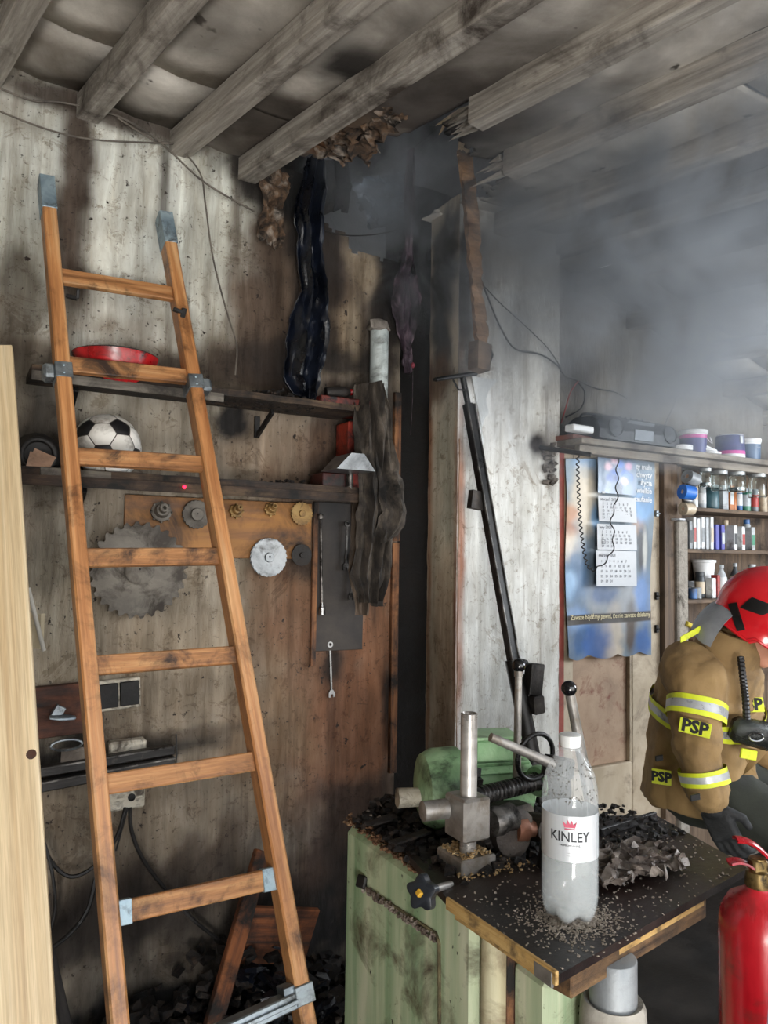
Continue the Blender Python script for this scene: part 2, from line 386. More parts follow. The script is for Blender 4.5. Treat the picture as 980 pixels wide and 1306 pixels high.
# wooden edging beside the recess
M_edgew = mat('scorched_edge_wood', ['#3c2415', '#7d5233', '#9a6c48'], scale=5, st=(1, 14, 14), rough=.7, bump=.4, dirt='#120c08', damt=.6, dscale=5)
m = MB()
for (ya, yb) in ((500, 690), (692, 985)):
    a = w(500, ya, .01); b = w(503, yb, .01); m.bar((T_GAP0-.018, -.008, a.z), (T_GAP0-.016, -.008, b.z), .024, .03, up=(1, 0, 0))
struct(m.build('trim_1', M_edgew))
m = MB(); m.box((1.1, .42, 3.05), (2.2, .03, 1.3)); struct(m.build('wall_back', M_char))  # added slab behind the burnt hole, blocks the bright sky showing through
# ---- right part of the back wall
BL_R = blobs([(790, 440, 70, 60, '#8e8a82', .9), (735, 400, 25, 60, '#7a756d', .9), (740, 470, 30, 30, '#453d36', .7), (900, 520, 90, 30, '#8d8880', .8), (730, 490, 20, 40, '#302a25', .6)], wc(0))
wallgrid('wall_back', T_COL1-.02, 4.6, 0, 2.9, 0, srgb('#76726b'), BL_R, M_wall, .03, None, .004, ztop, streak=.05)
# ---- pillar
M_pil = mat('pillar_plaster', ['#d8d4ce'], vcol=True, scale=9, st=(2.2, 2.2, .5), rough=.8, bump=.4, grit=.35)
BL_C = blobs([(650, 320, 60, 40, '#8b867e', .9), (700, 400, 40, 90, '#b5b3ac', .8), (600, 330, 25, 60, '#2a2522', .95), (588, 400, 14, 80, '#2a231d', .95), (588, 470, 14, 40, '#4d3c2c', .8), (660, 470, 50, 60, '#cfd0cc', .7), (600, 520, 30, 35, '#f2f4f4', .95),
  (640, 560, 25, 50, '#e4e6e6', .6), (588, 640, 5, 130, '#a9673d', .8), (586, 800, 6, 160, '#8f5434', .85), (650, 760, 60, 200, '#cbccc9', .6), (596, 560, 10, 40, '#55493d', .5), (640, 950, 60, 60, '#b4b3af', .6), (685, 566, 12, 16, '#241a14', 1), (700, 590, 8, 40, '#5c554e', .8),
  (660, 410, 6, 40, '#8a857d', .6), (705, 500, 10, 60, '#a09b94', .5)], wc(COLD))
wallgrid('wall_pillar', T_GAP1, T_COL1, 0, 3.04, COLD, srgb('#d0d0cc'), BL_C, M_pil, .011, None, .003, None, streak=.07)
def conv_side(px, py): p = wt(px, py, T_GAP1); return (-p.y, p.z)
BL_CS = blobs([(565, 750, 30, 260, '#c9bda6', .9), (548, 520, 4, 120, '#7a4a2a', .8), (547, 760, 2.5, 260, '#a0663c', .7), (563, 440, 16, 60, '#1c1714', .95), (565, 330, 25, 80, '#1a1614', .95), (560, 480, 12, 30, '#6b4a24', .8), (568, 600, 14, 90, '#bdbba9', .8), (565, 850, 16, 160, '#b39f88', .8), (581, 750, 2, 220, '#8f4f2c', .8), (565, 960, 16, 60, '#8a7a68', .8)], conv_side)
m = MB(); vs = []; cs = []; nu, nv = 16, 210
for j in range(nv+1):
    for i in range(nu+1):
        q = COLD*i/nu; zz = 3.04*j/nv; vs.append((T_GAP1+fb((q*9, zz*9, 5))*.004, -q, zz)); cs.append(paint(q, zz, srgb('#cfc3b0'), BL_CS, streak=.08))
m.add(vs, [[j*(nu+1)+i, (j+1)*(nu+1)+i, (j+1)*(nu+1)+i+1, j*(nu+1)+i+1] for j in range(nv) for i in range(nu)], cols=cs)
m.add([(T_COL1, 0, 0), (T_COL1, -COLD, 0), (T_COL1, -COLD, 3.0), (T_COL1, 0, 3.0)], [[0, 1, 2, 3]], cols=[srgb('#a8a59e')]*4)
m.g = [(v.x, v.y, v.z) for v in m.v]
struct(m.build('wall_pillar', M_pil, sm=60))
# corner bead line and old trunking on the pillar face
m = MB(); zA = w(590, 560, COLD).z; zB = w(590, 1000, COLD).z
m.tube([(T_GAP1+.008+.002*math.sin(k), -COLD-.001, lerp(zA, zB, k/30)) for k in range(31)], .0022, 5)
struct(m.build('trim_2', mat('rust_line', ['#6e4023', '#9d8a74'], scale=9, rough=.8)))
# ---- side walls and floor
M_side = mat('dark_side_plaster', ['#5b554d', '#7d766b', '#8b857a'], scale=3, rough=.9, bump=.4, dirt='#2b2621', damt=.5, dscale=2)
def slab(name, t0, t1, y0, y1, z0, z1, mt): m = MB(); m.box(((t0+t1)/2, (y0+y1)/2, (z0+z1)/2), (t1-t0, y1-y0, z1-z0), ch=.004); return struct(m.build(name, mt))
slab('wall_left', -1.62, -1.5, -5.2, .1, 0, 3.3, M_side)
slab('wall_right', 4.6, 4.72, -5.2, -2.2, 0, 2.3, M_side); slab('wall_right', 4.6, 4.72, -.9, .1, 0, 2.3, M_side)
slab('wall_right', 4.6, 4.72, -2.2, -.9, 0, 1.05, M_side)
M_floor = mat('sooty_concrete', ['#0c0a09', '#1b1714', '#2c2621'], scale=4, rough=.6, bump=.6, dirt='#060505', damt=.6)
slab('floor', -1.6, 4.7, -5.2, .2, -.06, 0, M_floor)
# window_1 in the right wall (outside the frame, gives the daylight on that side)
wdw = MB()
for (a, b, c, d) in ((-2.2, -.9, 1.05, 1.10), (-2.2, -.9, 1.95, 2.0), (-2.2, -2.14, 1.05, 2.0), (-.96, -.9, 1.05, 2.0), (-1.57, -1.53, 1.05, 2.0)): wdw.box((4.64, (a+b)/2, (c+d)/2), (.05, b-a, d-c))
struct(wdw.build('window_1', mat('window_paint', ['#8c877e', '#a9a49a'], scale=8)))
# ================================================================== CEILING
BD = WFI.to_3x3() @ Vector((.637, -.769, -.052)); BD = BD/BD.length
def cp(t, s, up=0): return Vector((t, 0, ztop(t)+up)) + BD*s
M_beam = mat('limewashed_beam', ['#7d776f', '#aaa49b', '#c4beb4'], scale=4, st=(.6, 8, 8), rough=.8, bump=.35, dirt='#3c332c', damt=.35, dscale=4, fine=3)
M_beamk = mat('charred_beam', ['#0b0908', '#1c1612', '#3a2d24'], scale=5, st=(1, 8, 8), rough=.8, bump=.6)
ceil = MB(); 
M_roof = mat('charred_roof_boards', ['#0a0a0c', '#15151a', '#1e1e22'], scale=4, st=(1, 6, 6), rough=.85, bump=.6)
for k in range(18): 
    t = -3.3+k*.46; z = max(ztop(t), ztop(t+.46))+.42; ceil.box((t+.23, -2.2, z), (.45, 6.2, .025), rot=(0, math.degrees(math.atan(.06 if t < 2 else .337)), 0))
ceiling = struct(ceil.build('ceiling', M_roof, origin=WF @ Vector((1, -1, 2.9))))
BT = [-3.1, -2.78, -2.46, -2.14, -1.82, -1.5, -1.2, -.90, -.60, -.31, -.02, .285, .535, .85, 1.16, 1.52, 1.86, 2.20, 2.55, 2.93, 3.30, 3.66, 4.02, 4.36]
for t in BT:
    s0 = -.02; s1 = 4.6
    if t == .85: s0 = .80
    if t == 1.16: s0 = .62
    if t < -1.5: s0 = (-1.5-t)/BD.x if BD.x > .05 else 1.2
    if t > 2: s1 = min(4.6, 4.2)
    b = MB(); a_ = cp(t, s0, .045); b_ = cp(t, s1, .045); up = Vector((0, 0, 1))
    b.bar(a_, b_, .07, .085, up=up, ch=.004)
    if s0 > .4:   # splintered burnt end
        for k in range(7):
            q = a_+Vector((random.uniform(-.03, .03), random.uniform(-.0, .03), random.uniform(-.04, .04))); e = q-BD*random.uniform(.04, .16); b.tube([q, e], [.012, .001], 4)
    b.build('roof_beam', M_beam, ceiling, sm=30)
CB = []
for (px, py, r, col, a) in [(468, 86, .13, '#0c0b0b', 1), (520, 108, .16, '#0c0b0b', 1), (545, 135, .2, '#14110f', 1), (450, 165, .16, '#5d4630', .9), (420, 185, .10, '#a9764d', .8), (160, 180, .18, '#54453a', .8), (90, 130, .13, '#7d7062', .6), (350, 160, .17, '#3f342b', .9), (300, 190, .14, '#4a3d33', .8), (40, 90, .12, '#6b5d50', .7),
        (590, 130, .2, '#4b4039', .8), (640, 60, .4, '#6c6661', .7), (260, 60, .1, '#5b554e', .5), (250, 30, .12, '#66605a', .5), (850, 260, .4, '#4f443b', .8), (880, 330, .3, '#55463a', .8), (940, 200, .4, '#5b4c42', .7), (560, 180, .12, '#080808', 1), (620, 200, .3, '#2a2726', .8)]:
    q = WFI @ hit(px, py, (0, 0, 3.02), Vector((0, 0, 1))); CB.append((q.x, q.y, r, r, srgb(col), a))
M_cpan = mat('sooty_ceiling_board', ['#9a948d'], vcol=True, scale=3.5, rough=.85, bump=.3, spot='#4c4640', sscale=9, sth=.68)
def cpanel(t0, t1, s0, s1, dz, name='ceiling_board'):
    near = t1 > .3 and t0 < 1.6 and s0 < 1.2
    fine = .018 if near else .09
    nu = max(2, int((t1-t0)/(fine if near else .1))); nv = max(2, int((s1-s0)/fine)); vs = []; cs = []; fs = []
    for j in range(nv+1):
        for i in range(nu+1):
            t = lerp(t0, t1, i/nu); s = lerp(s0, s1, j/nv); sag = -.012*math.sin(math.pi*i/nu)+fb((t*3, s*3, 1))*.008
            p = cp(t, s, .092+dz+sag); vs.append(p)
            cs.append(paint(p.x, p.y, srgb('#e0dbd2'), CB, streak=.03, sx=3, sy=3, mott=.13, f=3.5))
    for j in range(nv):
        for i in range(nu):
            p = vs[j*(nu+1)+i]; n = fb((p.x*6, p.y*6, 3))*.55+fb((p.x*25, p.y*25, 3))*.2
            if near and (((p.x-1.06)/.31)**2+((p.y+.22)/.36)**2+n < 1 or (p.x > .62 and p.x < 1.3 and p.y > -.16+n*.1)): 
                continue
            fs.append([j*(nu+1)+i, j*(nu+1)+i+1, (j+1)*(nu+1)+i+1, (j+1)*(nu+1)+i])
    if not fs: return
    m = MB(); m.add(vs, fs, cols=cs); m.g = [(v.x, v.y, v.z) for v in m.v]
    o = m.build(name, M_cpan, ceiling, sm=60); sd = o.modifiers.new('s', 'SOLIDIFY'); sd.thickness = .008; sd.offset = 1
random.seed(5)
for i in range(len(BT)-1):
    t0, t1 = BT[i], BT[i+1]; cut = [-.02, .30+random.uniform(-.04, .04), 1.5+random.uniform(-.3, .5), 3.0+random.uniform(-.3, .3), 4.6]
    for k in range(4): cpanel(t0+.02, t1-.02, cut[k]+.004, cut[k+1]-.004, 0 if k % 2 else .006)
# peeled curling scraps of ceiling board round the hole
M_peel = mat('peeling_scrap', ['#2e241d', '#6d5540', '#a79d92'], scale=18, rough=.85, bump=.8, dirt='#14100d', damt=.5, dscale=14)
random.seed(8)
for (px, py, s) in ((452, 178, .05), (428, 190, .045), (475, 168, .04), (500, 142, .035), (465, 195, .03), (490, 158, .035), (440, 168, .04)):
    c = w(px, py, .3) if False else WFI @ hit(px, py, (0, 0, 3.0), Vector((0, 0, 1)))
    m = MB(); ph = random.uniform(0, 6)
    m.grid(lambda u, v: c+Vector(((u-.5)*s*2.2+fb((u*3, v*3, ph))*s*.9, (v-.5)*s*1.6+fb((u*3, v*3, ph+3))*s*.9, -.7*s*u*v+fb((u*4, v*4, ph+7))*s*.6)), 9, 8, th=.003)
    m.build('peeled_board_scrap', M_peel, ceiling, sm=50)
# burnt rag of ceiling board hanging down at the end of the third beam
m = MB(); random.seed(3)
q0 = w(350, 225, .02); q1 = w(346, 312, .03); 
def rag(u, v):
    wd = .055*(1-.25*v)+.012*math.sin(9*v)+.008*noise.noise(Vector((v*18, 1, 0)))
    return Vector((lerp(q0.x, q1.x, v)+(u-.5)*2*wd, lerp(q0.y, q1.y, v)-.012*math.sin(u*5+v*7)+fb((u*4, v*9, 1))*.02, lerp(q0.z+.03, q1.z, v)+.02*noise.noise(Vector((u*8, 5, v)))*v))
m.grid(rag, 14, 30, th=.004)
o = m.build('hanging_board_scrap', M_peel, sm=40); tag(o, 'torn brown scrap of scorched ceiling board hanging below the beam end', 'board scrap')
# ================================================================== LEFT SIDE: plank, ladder
random.seed(21)
M_pine = mat('fresh_pine', ['#bfa47c', '#d3bd97', '#dccaa9'], scale=3.5, st=(.35, 14, 14), rough=.6, bump=.12, spot='#8a5a30', sscale=3, sth=.74, fine=4)
pl = MB(I4)
d0 = 1.72
A = gy(-12, 445, 1.93); B = gy(34, 1330, 1.45)      # plank centre line, leaning back
ax = (B-A).normalized(); side = Vector((1, .35, 0)); side = (side-ax*side.dot(ax)).normalized()
B = A+(B-A)*((A.z-.02)/(A.z-B.z))
pl.bar(A, B, .105, .038, up=side.cross(ax), ch=.002)
t = pl.build('pine_plank', M_pine, sm=30); tag(t, 'pale pine plank leaning upright at the left edge in front of the wall', 'plank')
o = MB(I4); fn = side.cross(ax).normalized(); fn = fn if fn.y < 0 else -fn
kn = hit(40, 962, A+fn*.0185, fn)
o.lathe([(.004, .0012), (.010, .0012), (.011, 0)], kn, fn, 12); o.build('knot', mat('knot_wood', ['#1d0f08', '#4a2712'], scale=40), t)
# ---- ladder
LT = w(60, 230, .05); LN = Vector((0, -1, .327)).normalized()          # plane of the ladder in the wall frame
LNW = (WF.to_3x3() @ Vector((0, -1, -.327*-1))).normalized(); 
LDIR = Vector((0, -.327, -1)).normalized()                               # down the slope
LNf = Vector((0, -1, .327)).normalized()                                 # facing the room
def lad(px, py, off=0): return WFI @ hit(px, py, WF @ (LT+LNf*off), WF.to_3x3() @ LNf)
M_lad = mat('varnished_ladder_wood', ['#955f38', '#c08653', '#d3a574'], scale=3, st=(.5, 12, 12), rough=.42, bump=.2, dirt='#3a2112', damt=.32, dscale=5, fine=3, spec=.5)
M_rung = mat('worn_rung_wood', ['#7c5231', '#b07a4a', '#c99a68'], scale=4, st=(.6, 10, 10), rough=.55, bump=.25, dirt='#2f1d12', damt=.4, dscale=8, fine=3)
M_galv = mat('galvanised_steel', ['#6b737a', '#9aa3a9', '#b4bcc0'], scale=14, rough=.42, metal=.85, bump=.12, dirt='#3a3835', damt=.3, dscale=14)
M_galvb = mat('blue_grey_steel_cap', ['#6f838f', '#93a7b2', '#a8bac2'], scale=12, rough=.5, metal=.45, bump=.12, dirt='#4a4f52', damt=.3, dscale=20)
lt = thing('wooden_ladder', 'orange-brown wooden ladder with steel brackets leaning against the sooty wall', 'ladder', (lad(250, 1290).x, lad(250, 1290).y, 0))
def rail(p_top, p_bot, name='rail'):
    a = lad(*p_top); b = lad(*p_bot); b = a + (b-a)*((a.z-.012)/(a.z-b.z)); 
    m = MB(); m.bar(a, b, .040, .064, up=LNf, ch=.005); m.build(name, M_lad, lt, sm=30); return a, b
la, lb = rail((59, 238), (152, 1320)); ra, rb = rail((210, 283), (392, 1320))
def on(a, b, py):   # point on rail centre line at pixel row py
    lo, hi = 0.0, 1.0
    for _ in range(30):
        k = (lo+hi)/2; p = WF @ (a+(b-a)*k)-CAM
        y = 653-FPX*p.dot(_u)/p.dot(_f)
        if y < py: lo = k
        else: hi = k
    return a+(b-a)*k
RUNG = [(352, 377, 0), (465, 482, 0), (582, 593, 0), (712, 710, 0), (850, 835, 0), (1002, 970, 0), (1167, 1118, 1)]
for (yl, yr, steel) in RUNG:
    a = on(la, lb, yl); b = on(ra, rb, yr); m = MB(); m.bar(a+LNf*.002, b+LNf*.002, .050, .022, up=LNf, ch=.003); rg = m.build('rung', M_rung, lt, sm=30)
    if steel:
        u = (b-a).normalized(); m = MB()
        m.bar(a+u*.016+LNf*.003, a+u*.050+LNf*.003, .055, .027, up=LNf); m.build('rung_end_cap', M_galvb, rg)
        m = MB(); m.bar(b-u*.016+LNf*.003, b-u*.050+LNf*.003, .055, .027, up=LNf); m.build('rung_end_cap', M_galvb, rg)
for (a, b) in ((la, lb), (ra, rb)):     # steel shoes on the top ends
    u = (b-a).normalized(); m = MB(); m.bar(a-u*.018, a+u*.105, .044, .068, up=LNf, ch=.002)
    m.bar(a-u*.022, a-u*.012, .044, .05, up=LNf); m.build('top_cap', M_galvb, lt, sm=30)
def bracket(c, u, sd, hook=False):
    m = MB(); m.bar(c-u*.024, c+u*.024, .047, .072, up=LNf, ch=.002)
    s_ = Vector((sd, 0, 0)); m.bar(c-u*.022+s_*.036+LNf*.0, c+u*.022+s_*.036, .035, .05, up=LNf, ch=.01)
    k = m.build('bracket', M_galv, lt, sm=30); m = MB()
    for dz in (-.012, .012): m.lathe([(.005, 0), (.005, .002), (.002, .004)], c+LNf*.033+u*dz, LNf, 8)
    m.build('rivet', M_galvb, k)
bracket(on(la, lb, 478), (lb-la).normalized(), -1); bracket(on(ra, rb, 492), (rb-ra).normalized(), 1)
# lower bracket and the aluminium step of the second section
c = on(ra, rb, 1265); u = (rb-ra).normalized(); m = MB(); m.bar(c-u*.022, c+u*.022, .05, .076, up=LNf, ch=.002); m.bar(c-u*.012-Vector((.05, 0, 0)), c-u*.016+Vector((.0, 0, 0)), .02, .05, up=LNf); m.build('bracket', M_galv, lt, sm=30)
a = on(la, lb, 1345)+LNf*.03+Vector((.02, 0, -.04)); b = c+LNf*.01-Vector((.02, 0, .01)); m = MB(); m.bar(a, b, .036, .05, up=LNf, ch=.003); m.bar(a+LNf*.028, b+LNf*.028, .010, .012, up=LNf); m.build('metal_step', M_galv, lt, sm=30, label='grey metal step')
# black wing hook on the right rail
c = on(ra, rb, 408)+LNf*.03; m = MB(); m.bar(c+Vector((-.035, 0, .012)), c+Vector((.0, 0, .004)), .014, .012); m.bar(c+Vector((0, 0, .02)), c+Vector((-.01, 0, -.028)), .012, .016); m.build('hook', mat('black_iron', ['#0b0b0c', '#1b1a1a', '#2c2a29'], scale=20, rough=.5, metal=.4, bump=.2), lt, sm=30)
c = on(la, lb, 375)+LNf*.0+Vector((.03, 0, 0)); m = MB(); m.bar(c, c+Vector((.03, -.01, -.005)), .014, .012); m.bar(c+Vector((.03, -.01, -.005)), c+Vector((.03, -.02, .02)), .010, .01); m.build('hook', MATS['black_iron'], lt, sm=30)
M_iron = MATS['black_iron']
# ================================================================== SHELVES ON THE LEFT WALL
M_shelf = mat('charred_shelf_wood', ['#15100d', '#3b2c22', '#62513f'], scale=4, st=(.7, 9, 9), rough=.8, bump=.5, dirt='#0a0807', damt=.55, dscale=6)
M_shelfg = mat('grey_shelf_edge', ['#3a342e', '#625c54', '#7d776e'], scale=5, st=(.6, 9, 9), rough=.75, bump=.4, dirt='#16110e', damt=.55, dscale=5)
M_junk = mat('charred_junk', ['#050404', '#120e0c', '#2b211b'], scale=30, rough=.7, bump=1.0, dirt='#453426', damt=.25, dscale=40)
M_junk2 = mat('ashy_scraps', ['#2b221c', '#6e6055', '#a39a8f'], scale=25, rough=.85, bump=.8)
def shelf(name, x0, x1, z, depth, label, th=.022, segs=None, grey_to=None):
    """board running along the wall; origin at its left end"""
    dark = 'lower' in label; t = thing(name, label, 'shelf', (x0, 0, z))
    m = MB(); n = 40
    m.grid(lambda u, v: (lerp(x0, x1, u), -depth*v-.001*v, z+fb((u*12, v*3, 2))*.003*v), n, 5, th=th); 
    # front lip with uneven burnt edge
    m.build('shelf_board', M_shelf, t, sm=30)
    m = MB(); xa = x0; xb = grey_to if grey_to else x1
    m.bar((xa, -depth-.004, z-th/2), (xb, -depth-.004, z-th/2), .008, th+.006, ch=.001); m.build('edge_strip', M_shelf if dark else M_shelfg, t, sm=30)
    for k in segs or ():
        m = MB(); m.bar((k, -.008, z-th), (k, -.008, z-.10), .02, .012, up=(0, 1, 0)); m.bar((k, -.01, z-.095), (k, -depth*.8, z-th-.006), .012, .018); m.build('bracket', M_iron, t, sm=30)
    return t
D1 = .20; D2 = .19
p = w(75, 482, D1); q = w(462, 522, D1); Z1 = (p.z+q.z)/2+.0; sh1 = shelf('wall_shelf', w(40, 480, D1).x, w(462, 522, D1).x, Z1, D1, 'upper wooden shelf, grey-edged and charred at its right end', segs=(w(90, 500, .02).x, w(330, 520, .02).x), grey_to=w(285, 500, D1).x)
p2 = w(60, 610, D2); q2 = w(450, 628, D2); Z2 = (p2.z+q2.z)/2; sh2 = shelf('wall_shelf', w(20, 612, D2).x, w(458, 630, D2).x, Z2, D2, 'lower soot-black wooden shelf with the football on it', th=.026, segs=(w(100, 640, .02).x,))
X = lambda px, z, d: (lambda q: q)(px)  # placeholder
def onshelf(px, d, Z, py=550):   # x on the wall frame for a pixel column at distance d
    return w(px, py, d).x
def scatter(name, label, regions, n, sz, mt, seed, kind='stuff', flat=.5, M=None, heap=0.0, cat='debris', parent=None):
    rnd = random.Random(seed); m = MB(M) if M is not None else MB()
    for _ in range(n):
        (x0, x1, y0, y1, z, h) = rnd.choice(regions); x = rnd.uniform(x0, x1); y = rnd.uniform(y0, y1); 
        e = 1-abs((x-x0)/(x1-x0)*2-1); m.chip((x, y, z+rnd.random()**2*h*(.4+e)+sz*flat*.3), sz*rnd.uniform(.35, 1.0), rnd, flat)
    o = m.build(name, mt, parent); 
    if parent is None: tag(o, label, cat, kind=kind)
    else: o['kind'] = kind
    return o
xs = lambda px, py, d: w(px, py, d).x
scatter('charred_debris', 'black burnt crumbs lying along the upper shelf', [(xs(275, 480, .1), xs(400, 490, .1), -D1+.01, -.02, Z1, .035)], 420, .013, M_junk, 1)
scatter('charred_debris', 'black burnt crumbs lying along the lower shelf right of the ladder', [(xs(290, 600, .1), xs(440, 610, .1), -D2+.01, -.02, Z2, .03)], 420, .012, M_junk, 2)
scatter('grey_shelf_clutter', 'brownish-grey rubbish at the left end of the lower shelf under the ball', [(xs(60, 600, .15), xs(150, 605, .15), -D2+.005, -.03, Z2, .012)], 160, .014, M_junk2, 3)
m = MB(); c = Vector((xs(60, 600, D2)+.08, -D2+.02, Z2+.013)); m.box(c, (.2, .05, .024), (0, 0, 2)); tag(m.build('wood_offcut', M_shelfg, sm=30), 'short grey-brown wood block at the left end of the lower shelf', 'wood block')
# ---- red enamel pan
M_red = mat('red_enamel', ['#8f1418', '#b31b20', '#c4252a'], scale=10, rough=.3, bump=.1, dirt='#2b1412', damt=.45, dscale=14, spec=.6)
M_blk = mat('black_soot_metal', ['#0b0909', '#1a1614', '#2b2522'], scale=20, rough=.6, bump=.3)
cx = onshelf(148, .11, Z1, 450); t = thing('enamel_pan', 'red enamel pan with sooty black rim on the upper shelf', 'pan', (cx, -.11, Z1))
m = MB(); m.lathe([(.0, .001), (.100, .001), (.116, .022), (.125, .082), (.131, .098), (.127, .100), (.118, .082), (.105, .02), (.0, .006)], (cx, -.11, Z1), n=36); m.build('pan_body', M_red, t, sm=50)
m = MB(); m.tube([(cx+.127*math.cos(a), -.11+.127*math.sin(a), Z1+.099+.001*math.sin(3*a)) for a in [k*math.pi/18 for k in range(36)]], .0035, 6, closed=True); m.build('rim', M_blk, t, sm=60)
for sg in (-1, 1):
    m = MB(); m.tube([(cx+sg*.120, -.14, Z1+.062), (cx+sg*.150, -.142, Z1+.060), (cx+sg*.160, -.11, Z1+.060), (cx+sg*.150, -.078, Z1+.060), (cx+sg*.120, -.08, Z1+.062)], .009, 8); m.build('handle', M_red, t, sm=60)
# ---- football
M_ballw = mat('ball_white', ['#bcb8b0', '#dcdad4', '#e9e7e2'], scale=7, rough=.5, bump=.1, dirt='#6b6258', damt=.42, dscale=9)
M_ballb = mat('ball_black', ['#0d0d0f', '#1a1a1d'], scale=20, rough=.5, bump=.1)
def football(c, r, label):
    phi = (1+5**.5)/2; ico = [Vector(v).normalized() for v in [(0, 1, phi), (0, -1, phi), (0, 1, -phi), (0, -1, -phi), (1, phi, 0), (-1, phi, 0), (1, -phi, 0), (-1, -phi, 0), (phi, 0, 1), (-phi, 0, 1), (phi, 0, -1), (-phi, 0, -1)]]
    Rm = Matrix.Rotation(R(25), 3, 'X') @ Matrix.Rotation(R(18), 3, 'Z') @ Matrix.Rotation(R(8), 3, 'Y'); ico = [Rm @ v for v in ico]
    tris = []; el = min((ico[0]-v).length for v in ico[1:])*1.01
    for i in range(12):
        for j in range(i+1, 12):
            for k in range(j+1, 12):
                if (ico[i]-ico[j]).length < el and (ico[j]-ico[k]).length < el and (ico[i]-ico[k]).length < el: tris.append((i, j, k))
    t = thing('football', label, 'ball', (c.x, c.y, c.z-r))
    m = MB(); m.lathe([(r*.985*math.sin(a), -r*.985*math.cos(a)) for a in [math.pi*k/14 for k in range(15)]], c, n=24); m.build('seam_core', mat('ball_seam', ['#4a453f'], rough=.8), t, sm=60)
    def patch(poly, mt, nm):
        cen = sum(poly, Vector())/len(poly); poly = [cen+(p-cen)*.955 for p in poly]; m = MB(); vs = []; n = len(poly); S = 4
        vs = [cen.normalized()*r*1.006+c]; fs = []
        for s_ in range(1, S+1):
            for i in range(n):
                for q in range(s_):
                    p = cen+(poly[i]-cen)*s_/S; p2 = cen+(poly[(i+1) % n]-cen)*s_/S; z = p+(p2-p)*q/s_; k = 1.006 if s_ < S else .985
                    vs.append(z.normalized()*r*k+c)
        off = [1+n*sum(range(1, s_)) for s_ in range(1, S+2)]
        for s_ in range(1, S+1):
            for i in range(n):
                for q in range(s_):
                    a = off[s_-1]+i*s_+q; b = off[s_-1]+((i*s_+q+1) % (n*s_))
                    if s_ == 1: d = 0
                    else: d = off[s_-2]+((i*(s_-1)+min(q, s_-1)) % (n*(s_-1)))
                    fs.append([a, b, d])
                    if s_ > 1 and q < s_-1:
                        e = off[s_-2]+((i*(s_-1)+q+1) % (n*(s_-1))); fs.append([b, e, d])
        m.add(vs, fs, gp=[v-c for v in vs]); return m.build(nm, mt, t, sm=70)
    for i in range(12):
        nb = [v for v in ico if v is not ico[i] and (v-ico[i]).length < el]; z = ico[i]; x = z.orthogonal().normalized(); y = z.cross(x)
        nb.sort(key=lambda v: math.atan2(v.dot(y), v.dot(x))); patch([ico[i]+(v-ico[i])/3 for v in nb], M_ballb, 'black_panel')
    for (i, j, k) in tris:
        a, b, d = ico[i], ico[j], ico[k]; patch([a+(b-a)/3, a+(b-a)*2/3, b+(d-b)/3, b+(d-b)*2/3, d+(a-d)/3, d+(a-d)*2/3], M_ballw, 'white_panel')
    return t
bc = w(136, 570, .11); football(Vector((bc.x, -.11, Z2+.108)), .105, 'scuffed black and white football on the lower shelf behind the ladder')
# ---- coil and carton at the left end
cl = w(48, 578, .12); m = MB()
for k in range(5):
    rr = .062-.004*k; m.tube([(cl.x+rr*math.cos(a), -.10-.012*k, Z2+.066+rr*math.sin(a)) for a in [q*math.pi/12 for q in range(24)]], .009, 7, closed=True)
m.lathe([(.038, 0), (.038, .05)], (cl.x, -.14, Z2+.066), (0, 1, 0), 16)
tag(m.build('cable_coil', mat('black_rubber', ['#0c0b0b', '#1c1a19', '#2b2826'], scale=14, rough=.6, bump=.2), sm=60), 'black coil of sooty cable standing at the left end of the lower shelf', 'cable coil')
M_card = mat('torn_cardboard', ['#8b6b52', '#b5927a', '#c9ab95'], scale=6, rough=.85, bump=.25, dirt='#4a382c', damt=.3)
m = MB(); q = w(48, 588, .17); ph = 2
for (a, b, s_) in (((-.02, 0, 0), (.04, -.004, .03), 1), ((.0, -.004, .01), (.055, .004, .055), 2)):
    m.grid(lambda u, v: Vector((q.x-.035+.06*u+.012*v*s_, -.178-.01*math.sin(3*u+s_)-.01*v, Z2+.008+.05*v*(1-.4*u*s_*.5)+.01*s_*v)), 4, 4, th=.002)
tag(m.build('torn_carton', M_card, sm=30), 'torn pinkish cardboard scrap in front of the black cable coil', 'cardboard')
# ---- tool board with blades
tb0 = w(160, 634, .02); tb1 = w(397, 712, .02)
M_ply = mat('orange_plywood', ['#6a4220', '#9a6a38', '#a9773f'], scale=3, st=(.6, 5, 5), rough=.65, bump=.2, dirt='#2d1c10', damt=.5, dscale=4)
t = thing('tool_board', 'orange-brown plywood strip under the lower shelf carrying saw blades', 'tool board', ((tb0.x+tb1.x)/2, -.004, tb1.z))
m = MB(); zt = Z2-.03; zb = w(300, 712, .02).z; m.box(((tb0.x+tb1.x)/2, -.010, (zt+zb)/2), (tb1.x-tb0.x, .014, zt-zb)); m.build('plywood_panel', M_ply, t)
m = MB(); xr = w(403, 700, .02).x; m.bar((xr, -.012, w(403, 640, .02).z), (xr, -.012, w(401, 850, .02).z), .014, .02, up=(1, 0, 0)); m.build('side_batten', M_edgew, t)
M_blade = mat('dull_blade_steel', ['#413d38', '#68625a', '#827c73'], scale=5, rough=.6, metal=.35, bump=.3, dirt='#38312a', damt=.45, dscale=12)
M_bladeb = mat('bright_blade_steel', ['#4c4e50', '#85898c', '#a4a7a9'], scale=5, rough=.38, metal=.85, bump=.08, dirt='#3b3836', damt=.25, dscale=12)
M_brass = mat('dusty_yellow_cutter', ['#6a5133', '#a0804f', '#b39765'], scale=14, rough=.6, metal=.3, bump=.3, dirt='#3a2a1c', damt=.35, dscale=20)
